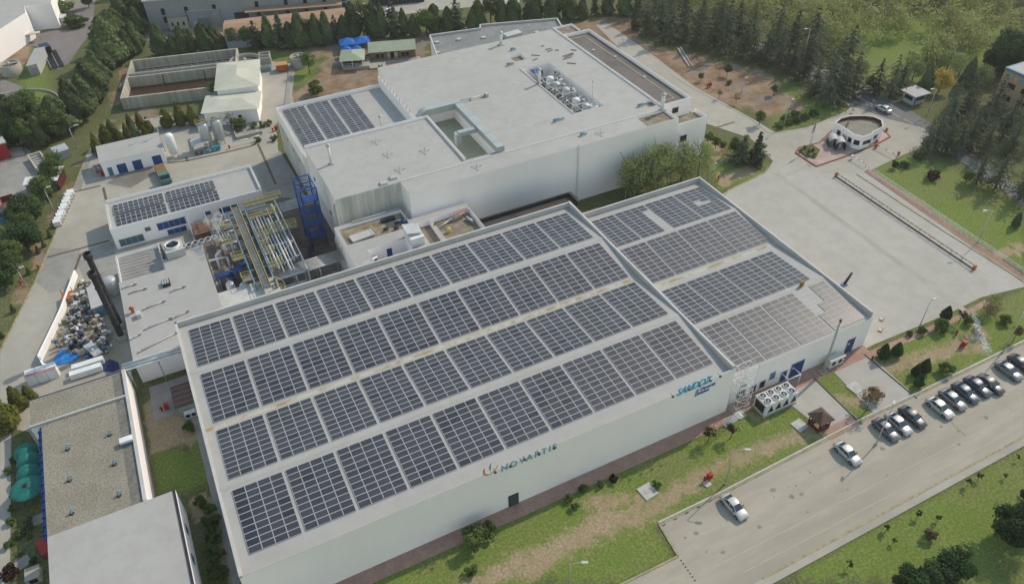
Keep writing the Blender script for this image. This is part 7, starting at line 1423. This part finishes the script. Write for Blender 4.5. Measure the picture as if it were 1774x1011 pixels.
prow('cypress', [(308, 95), (322, 93), (337, 92), (355, 90), (374, 87), (386, 85)], '%s cypress from the left behind the concrete basin', 'cypresses behind the basin', (6.5, 8.5), .95)
plant('broad', 407, 84, 6.5, 'grey green pine left of the spruce behind the basin'); plant('broad', 430, 82, 6.5, 'grey green pine right beside the spruce behind the basin'); plant('spruce', 447, 84, 8.5, 'narrow pointed spruce behind the wide round tank')
prow(['cypress', 'spruce', 'cypress', 'cypress', 'broad', 'cypress'], [(470, 84), (488, 83), (505, 82), (520, 82), (535, 80), (552, 80), (568, 78), (585, 74), (600, 70), (617, 68), (634, 66), (650, 66), (668, 66), (684, 64), (702, 63), (720, 62), (738, 59), (756, 57), (775, 55), (795, 53), (815, 51), (833, 48), (852, 45), (872, 43), (892, 41), (912, 39), (932, 38), (952, 37), (972, 35), (992, 33), (1012, 31), (1034, 29), (1056, 27), (1078, 25)], '%s tree from the left in the long row behind the cabin', 'long tree row at the back', (7.5, 11.5))
prow('cedar', [(1098, 52), (1118, 62), (1142, 58), (1163, 70), (1188, 72), (1212, 82), (1236, 84), (1258, 92), (1282, 98), (1305, 104), (1328, 110), (1350, 118), (1372, 126), (1394, 136)], '%s dark cedar from the left in the front rank beyond the bare soil', 'cedars beyond the soil', (9.5, 14))
prow('cedar', [(1105, 28), (1130, 32), (1158, 38), (1185, 44), (1215, 50), (1245, 57), (1275, 66), (1305, 74), (1338, 84), (1370, 95), (1400, 105)], '%s dark cedar from the left in the rear rank beyond the bare soil', 'cedars beyond the soil, rear', (11, 15))
prow('cedar', [(1412, 168), (1428, 182), (1452, 178), (1474, 168), (1443, 152), (1462, 140)], '%s dark cedar from the left in the clump at the road bend', 'cedars at the road bend', (11, 14))
prow('cedar', [(1519, 165), (1538, 168), (1556, 162)], '%s dark cedar from the left behind the white driving car', 'cedars behind the road', (9.5, 12))
prow('cedar', [(1596, 268), (1612, 258), (1634, 262), (1656, 272), (1676, 258), (1700, 268), (1748, 270), (1640, 228), (1664, 212), (1694, 232), (1738, 238), (1648, 192), (1680, 188), (1716, 204), (1690, 318), (1722, 328), (1760, 345), (1790, 320), (1790, 250)], '%s counted cedar in the dense grove left of the office', 'cedar grove by the office', (8.5, 12.5))
for px, py, h, l in ((1575, 120, 6, 'pale leafy tree right of the glade'), (1605, 108, 7, 'pale leafy tree above the guard booth'), (1660, 132, 7, 'pale leafy tree left of the dark evergreens'), (1490, 135, 5.5, 'pale leafy tree at the left side of the glade'), (1470, 100, 7.5, 'pale leafy tree behind the road bend clump'), (1420, 80, 8, 'pale leafy tree behind the cedar ranks'), (1380, 60, 8, 'pale leafy tree peeping over the cedars'), (1700, 150, 6.5, 'pale leafy tree in front of the dark evergreens')): plant('pale', px, py, h, l, wide=1.25)
prow('dark', [(1722, 130), (1748, 118), (1772, 140)], '%s dark rounded evergreen from the left behind the office', 'evergreens behind the office', (10, 13))
plant('gold', 1626, 160, 6.5, 'bright yellow autumn tree among the cedars'); plant('thuja_dark', 1600, 160, 7.5, 'leaning dark cone tree behind the guard booth'); plant('thuja_dark', 1672, 150, 8, 'slim dark cone tree behind the yellow tree'); plant('pale', 1580, 140, 6, 'pale green bushy tree behind the guard booth', wide=1.3); plant('pale', 1640, 120, 6, 'pale green bushy tree behind the yellow tree', wide=1.3); plant('broad', 1505, 158, 4.5, 'low brownish bush tree beside the road cedars')
prow(['thuja', 'thuja', 'thuja_dark'], [(170, 268), (188, 250), (203, 245), (214, 250), (226, 240), (241, 244), (256, 241), (262, 230), (228, 226), (245, 220)], '%s golden green thuja from the left in the cluster above the workshop', 'thujas above the workshop', (4.2, 6.2)); prow('thuja', [(292, 218), (313, 215), (341, 217)], '%s golden green thuja from the left in front of the basin', 'three thujas before the basin', (5.2, 6.6))
plant('broad', 372, 168, 4.5, 'dark bush at the corner of basin and cream building', wide=1.2); plant('broad', 537, 128, 6.5, 'lone round tree on the small lawn beside the white round tank'); plant('ball', 551, 162, 4.2, 'large dark bush behind the low solar roof', wide=1.1); plant('ball', 416, 225, 4.0, 'dark green bush between silver tanks and flower bed', wide=.9); plant('twiggy', 402, 224, 4.6, 'thin grey bush beside the silver tanks')
for i, (px, py) in enumerate(((440, 222), (455, 220), (466, 218), (448, 246), (475, 244))): plant('shrub', px, py, 1.6, '%s low shrub from the left in the bed by the big wall' % ORD[i], 'shrubs in the bed by the big wall')
prow(['broad', 'dark', 'broad', 'cypress'], [(10, 240), (32, 252), (55, 256), (80, 250), (100, 244), (22, 222), (48, 226), (72, 228), (95, 222), (8, 210), (60, 205)], '%s tree counted in the thicket left of the hedge column', 'thicket at the left', (7, 9.5), 1.15)
prow(['broad', 'broad', 'dark'], [(105, 300), (100, 318), (92, 338), (86, 352), (62, 372), (48, 388), (40, 412), (58, 405), (52, 436), (30, 440), (20, 470), (8, 500), (34, 470)], '%s tree from the far end of the verge left of the road', 'trees on the left verge', (5.5, 8), 1.15)
for i, (px, py) in enumerate(((78, 427), (68, 438), (52, 474), (25, 540), (5, 585), (88, 410))): plant('thuja_dark', px, py, 1.9, '%s small cone shrub from the near left along the road verge' % ORD[i], 'cone shrubs on the left verge')
plant('thuja', 12, 740, 7.0, 'large golden green conifer at the left edge', wide=1.35); plant('thuja', 38, 706, 5.0, 'golden green conifer behind the gravel roof corner, left', wide=1.1); plant('thuja', 56, 694, 3.6, 'golden green conifer behind the gravel roof corner, right', wide=1.2)
plant('ball', 108, 24, 4.5, 'clipped oval bush beside the white wing at the top left', wide=1.8); plant('ball', 135, 44, 4.0, 'clipped oval bush on the traffic island', wide=1.8); plant('dark', 155, 14, 6, 'dark round tree at the top of the mauve road', wide=.8)
prow('pale', [(1108, 338), (1132, 330), (1156, 322), (1180, 314), (1206, 305), (1140, 345), (1094, 346)], '%s pale leafy tree from the left against the big white front wall', 'leafy trees by the big front wall', (10.5, 13), .9)
plant('spruce', 1283, 283, 7.5, 'left of the two spruces by the loading yard corner', wide=1.1); plant('spruce', 1306, 286, 8.2, 'right of the two spruces by the loading yard corner', wide=1.2); plant('broad', 1270, 272, 5, 'small bushy tree left of the two spruces'); prow('broad', [(1228, 250), (1240, 256), (1252, 262)], '%s ivy-like bush from the left along the end wall of the big building', 'bushes along the end wall', (3, 4))
for px, py, h, l, k in ((1214, 141, 2.6, 'small round tree on the soil beyond the brown roof', 'broad'), (1259, 132, 3.6, 'palm-like little tree on the bare soil', 'broad'), (1315, 217, 4.0, 'round tree at the corner of the service road', 'broad'), (1262, 146, 1.5, 'flat dark bush beside the little palm-like tree', 'ball'), (1245, 172, 3.0, 'leafless shrub right of the concrete path', 'twiggy'), (1275, 180, 3.0, 'bare little tree on the green strip', 'twiggy'), (1166, 68, 5.5, 'light green tree in front of the cedars', 'broad'), (1104, 52, 3.2, 'dark bush at the edge of the bare soil', 'ball'), (1340, 165, 3.2, 'young tree on the turf below the cedars', 'broad')): plant(k, px, py, h, l)
for i, (px, py) in enumerate(((1350, 220), (1365, 214), (1380, 212), (1395, 206), (1410, 200), (1375, 200), (1360, 205))): plant('ball', px, py, 1.4, '%s low juniper bush in the green bed left of the gate' % ORD[i], 'junipers left of the gate', 1.9)
plant('redshrub', 1614, 310, 2.6, 'dark purple ball shrub on the shaded lawn', wide=1.0); plant('dark', 1548, 292, 2.2, 'low dark bush at the lawn corner', wide=1.0); plant('ball', 1566, 290, 1.5, 'second low bush at the lawn corner', wide=1.5); plant('broad', 1672, 318, 3.2, 'light green bush tree at the edge of the grove', wide=1.1); plant('thuja_dark', 1758, 392, 3.5, 'small cone conifer at the right edge of the lawn'); plant('ball', 1590, 275, 1.4, 'low bush beside the grove', wide=1.6)
# car park garden
for px, py, h, l, k in ((1528, 620, 3.4, 'clipped cone shrub nearest the footpath, left of the rear pair', 'clipped'), (1551, 616, 3.2, 'clipped cone shrub, right of the rear pair', 'clipped'), (1584, 650, 2.6, 'clipped round-topped shrub, left of the middle pair', 'clipped'), (1599, 644, 3.2, 'clipped cone shrub, right of the middle pair', 'clipped'), (1590, 668, 2.6, 'clipped shrub nearest the parked cars', 'clipped'), (1636, 553, 3.2, 'clipped cone shrub at the yard edge', 'clipped'), (1636, 646, 2.4, 'big round bush beside the parked cars', 'ball'), (1630, 574, 2.6, 'big round bush near the yard edge', 'ball'), (1675, 560, 1.8, 'low round bush by the stone path', 'ball'), (1575, 582, 1.2, 'tiny round bush left of the yard lamp', 'ball'), (1595, 577, 1.6, 'tiny round bush right of the yard lamp', 'ball'),
                       (1660, 560, 3.2, 'small purple tree by the stone path', 'bare'), (1700, 562, 6.0, 'tall thin leaning tree at the yard corner', 'twiggy'), (1715, 540, 4.5, 'pale leafy tree at the yard corner', 'pale'), (1755, 590, 3.5, 'purple leafed tree behind the last parked cars', 'bare'), (1740, 560, 2.0, 'dark shrub on the right lawn', 'shrub'), (1500, 712, 5.0, 'brown twiggy tree between the two footpaths', 'twiggy'), (1512, 690, 2.6, 'dry brown bush behind the twiggy tree', 'dry')): plant(k, px, py, h, l)
# front lawn
for px, py, h, l, k in ((1226, 766, 3.6, 'left of two small purple trees on the front lawn', 'bare'), (1266, 758, 3.4, 'right of two small purple trees on the front lawn', 'bare'), (822, 940, 3.6, 'dense green bush tree beside the brick path', 'ball'), (848, 925, 2.6, 'smaller green bush against the brick path', 'ball'), (816, 992, 1.5, 'grey green small bush at the bottom of the lawn', 'shrub'), (985, 866, 1.3, 'small round shrub, left of two near the wall door', 'shrub'), (1009, 850, 1.3, 'small round shrub, right of two near the wall door', 'shrub'), (996, 880, 1.1, 'small shrub below the pair on the lawn', 'shrub'), (1062, 832, 1.2, 'reddish small shrub beside the brick path', 'redshrub'), (1040, 842, 1.0, 'tiny shrub left of the reddish one', 'shrub'), (1136, 842, 1.2, 'dark small shrub behind the large slab', 'shrub')): plant(k, px, py, h, l)
# lower right lawn
for px, py, h, l, k in ((1640, 1000, 6.5, 'round dark pine on the lower right lawn', 'dark'), (1570, 1030, 6.0, 'dark pine at the bottom edge, left one', 'dark'), (1605, 1024, 6.0, 'dark pine at the bottom edge, right one', 'dark'), (1742, 935, 7.5, 'large dark pine at the right edge of the lower lawn', 'dark'), (1785, 900, 7.0, 'dark pine cut by the right picture edge', 'dark'), (1750, 985, 3.5, 'yellowish bush near the fence at bottom right', 'pale'), (1608, 930, 1.8, 'dry brown bush on the lower right lawn', 'dry')): plant(k, px, py, h, l)
prow('young', [(1530, 922), (1544, 943), (1584, 894), (1625, 904), (1672, 842), (1690, 832), (1742, 830), (1760, 795), (1470, 985), (1770, 858)], '%s staked young tree from the left on the lower right lawn', 'young trees on the lower right lawn', (1.3, 1.9))
# gardens between the left buildings
prow('ball', [(352, 876), (365, 884), (358, 902), (375, 908), (364, 928), (380, 935), (368, 958), (385, 965), (372, 984), (390, 992), (380, 1006)], '%s round evergreen from the far end beside the long hall end wall', 'round evergreens by the end wall', (1.7, 2.1)); plant('ball', 330, 745, 2.0, 'single round bush on the soil beside the long hall'); plant('twiggy', 326, 785, 1.8, 'tiny bare sapling on the small lawn beside the hall')
prow('shrub', [(22, 885), (20, 905), (46, 905), (54, 915), (33, 925), (55, 930), (22, 945), (38, 962), (57, 973), (20, 820), (25, 800), (22, 862)], '%s small garden shrub counted from the far side behind the gravel roof', 'small shrubs in the left garden', (.9, 1.4)); plant('redshrub', 22, 998, 2.2, 'dark red shrub at the bottom left corner')
for i, (px, py) in enumerate(((1388, 262), (1394, 258), (1401, 264), (1408, 262), (1400, 270), (1410, 270))): plant('shrub', px, py, .8, '%s flowering plant in the gate island bed' % ORD[i], 'plants in the gate bed', z=.4)
# wood beyond the cedars: one mass
mb = MB(); rr = random.Random(8); WP = pp([(1395, 60), (1480, 130), (1600, 118), (1700, 100), (1774, 90), (1900, 60), (1900, -120), (1500, -120), (1100, -60), (1100, 5)])
xs = [p[0] for p in WP]; ys = [p[1] for p in WP]; n = 0
GLADE = pp([(1480, 80), (1600, 72), (1608, 112), (1560, 150), (1500, 150)])
while n < 640:
    x, y = rr.uniform(min(xs), max(xs)), rr.uniform(min(ys), max(ys))
    if not inpoly(x, y, WP) or inpoly(x, y, GLADE): continue
    n += 1; h = rr.uniform(5, 10.5); r = rr.uniform(2.2, 4.0)
    for i in range(200):
        v = rnd_dir(rr); q = rr.uniform(.55, 1.0); card(mb, (x+v.x*r*q, y+v.y*r*q, max(.3, h*.55+v.z*h*.42*q)), (v.x+rr.uniform(-.6, .6), v.y+rr.uniform(-.6, .6), v.z+.4+rr.uniform(-.5, .5)), rr.uniform(.28, .7), rr)
o = mb.build('woodland', L_WOOD); struct(o, 'stuff'); o['label'] = 'olive green scrub woodland filling the upper right'
# ------------------------------------------------------------------ thin air haze round the whole place
hm = bpy.data.materials.new('air_haze'); hm.use_nodes = True; n = hm.node_tree; n.nodes.remove(n.nodes['Principled BSDF'])
v = n.nodes.new('ShaderNodeVolumePrincipled'); v.inputs['Color'].default_value = (.93, .95, .96, 1); v.inputs['Density'].default_value = .00016; v.inputs['Anisotropy'].default_value = .25
n.links.new(v.outputs[0], n.nodes['Material Output'].inputs['Volume'])
hz = MB().box(-1080, 1260, -1050, 1200, -1.0, 104).build('haze', hm); struct(hz, 'stuff'); hz['label'] = 'thin pale haze in the air over the whole site'
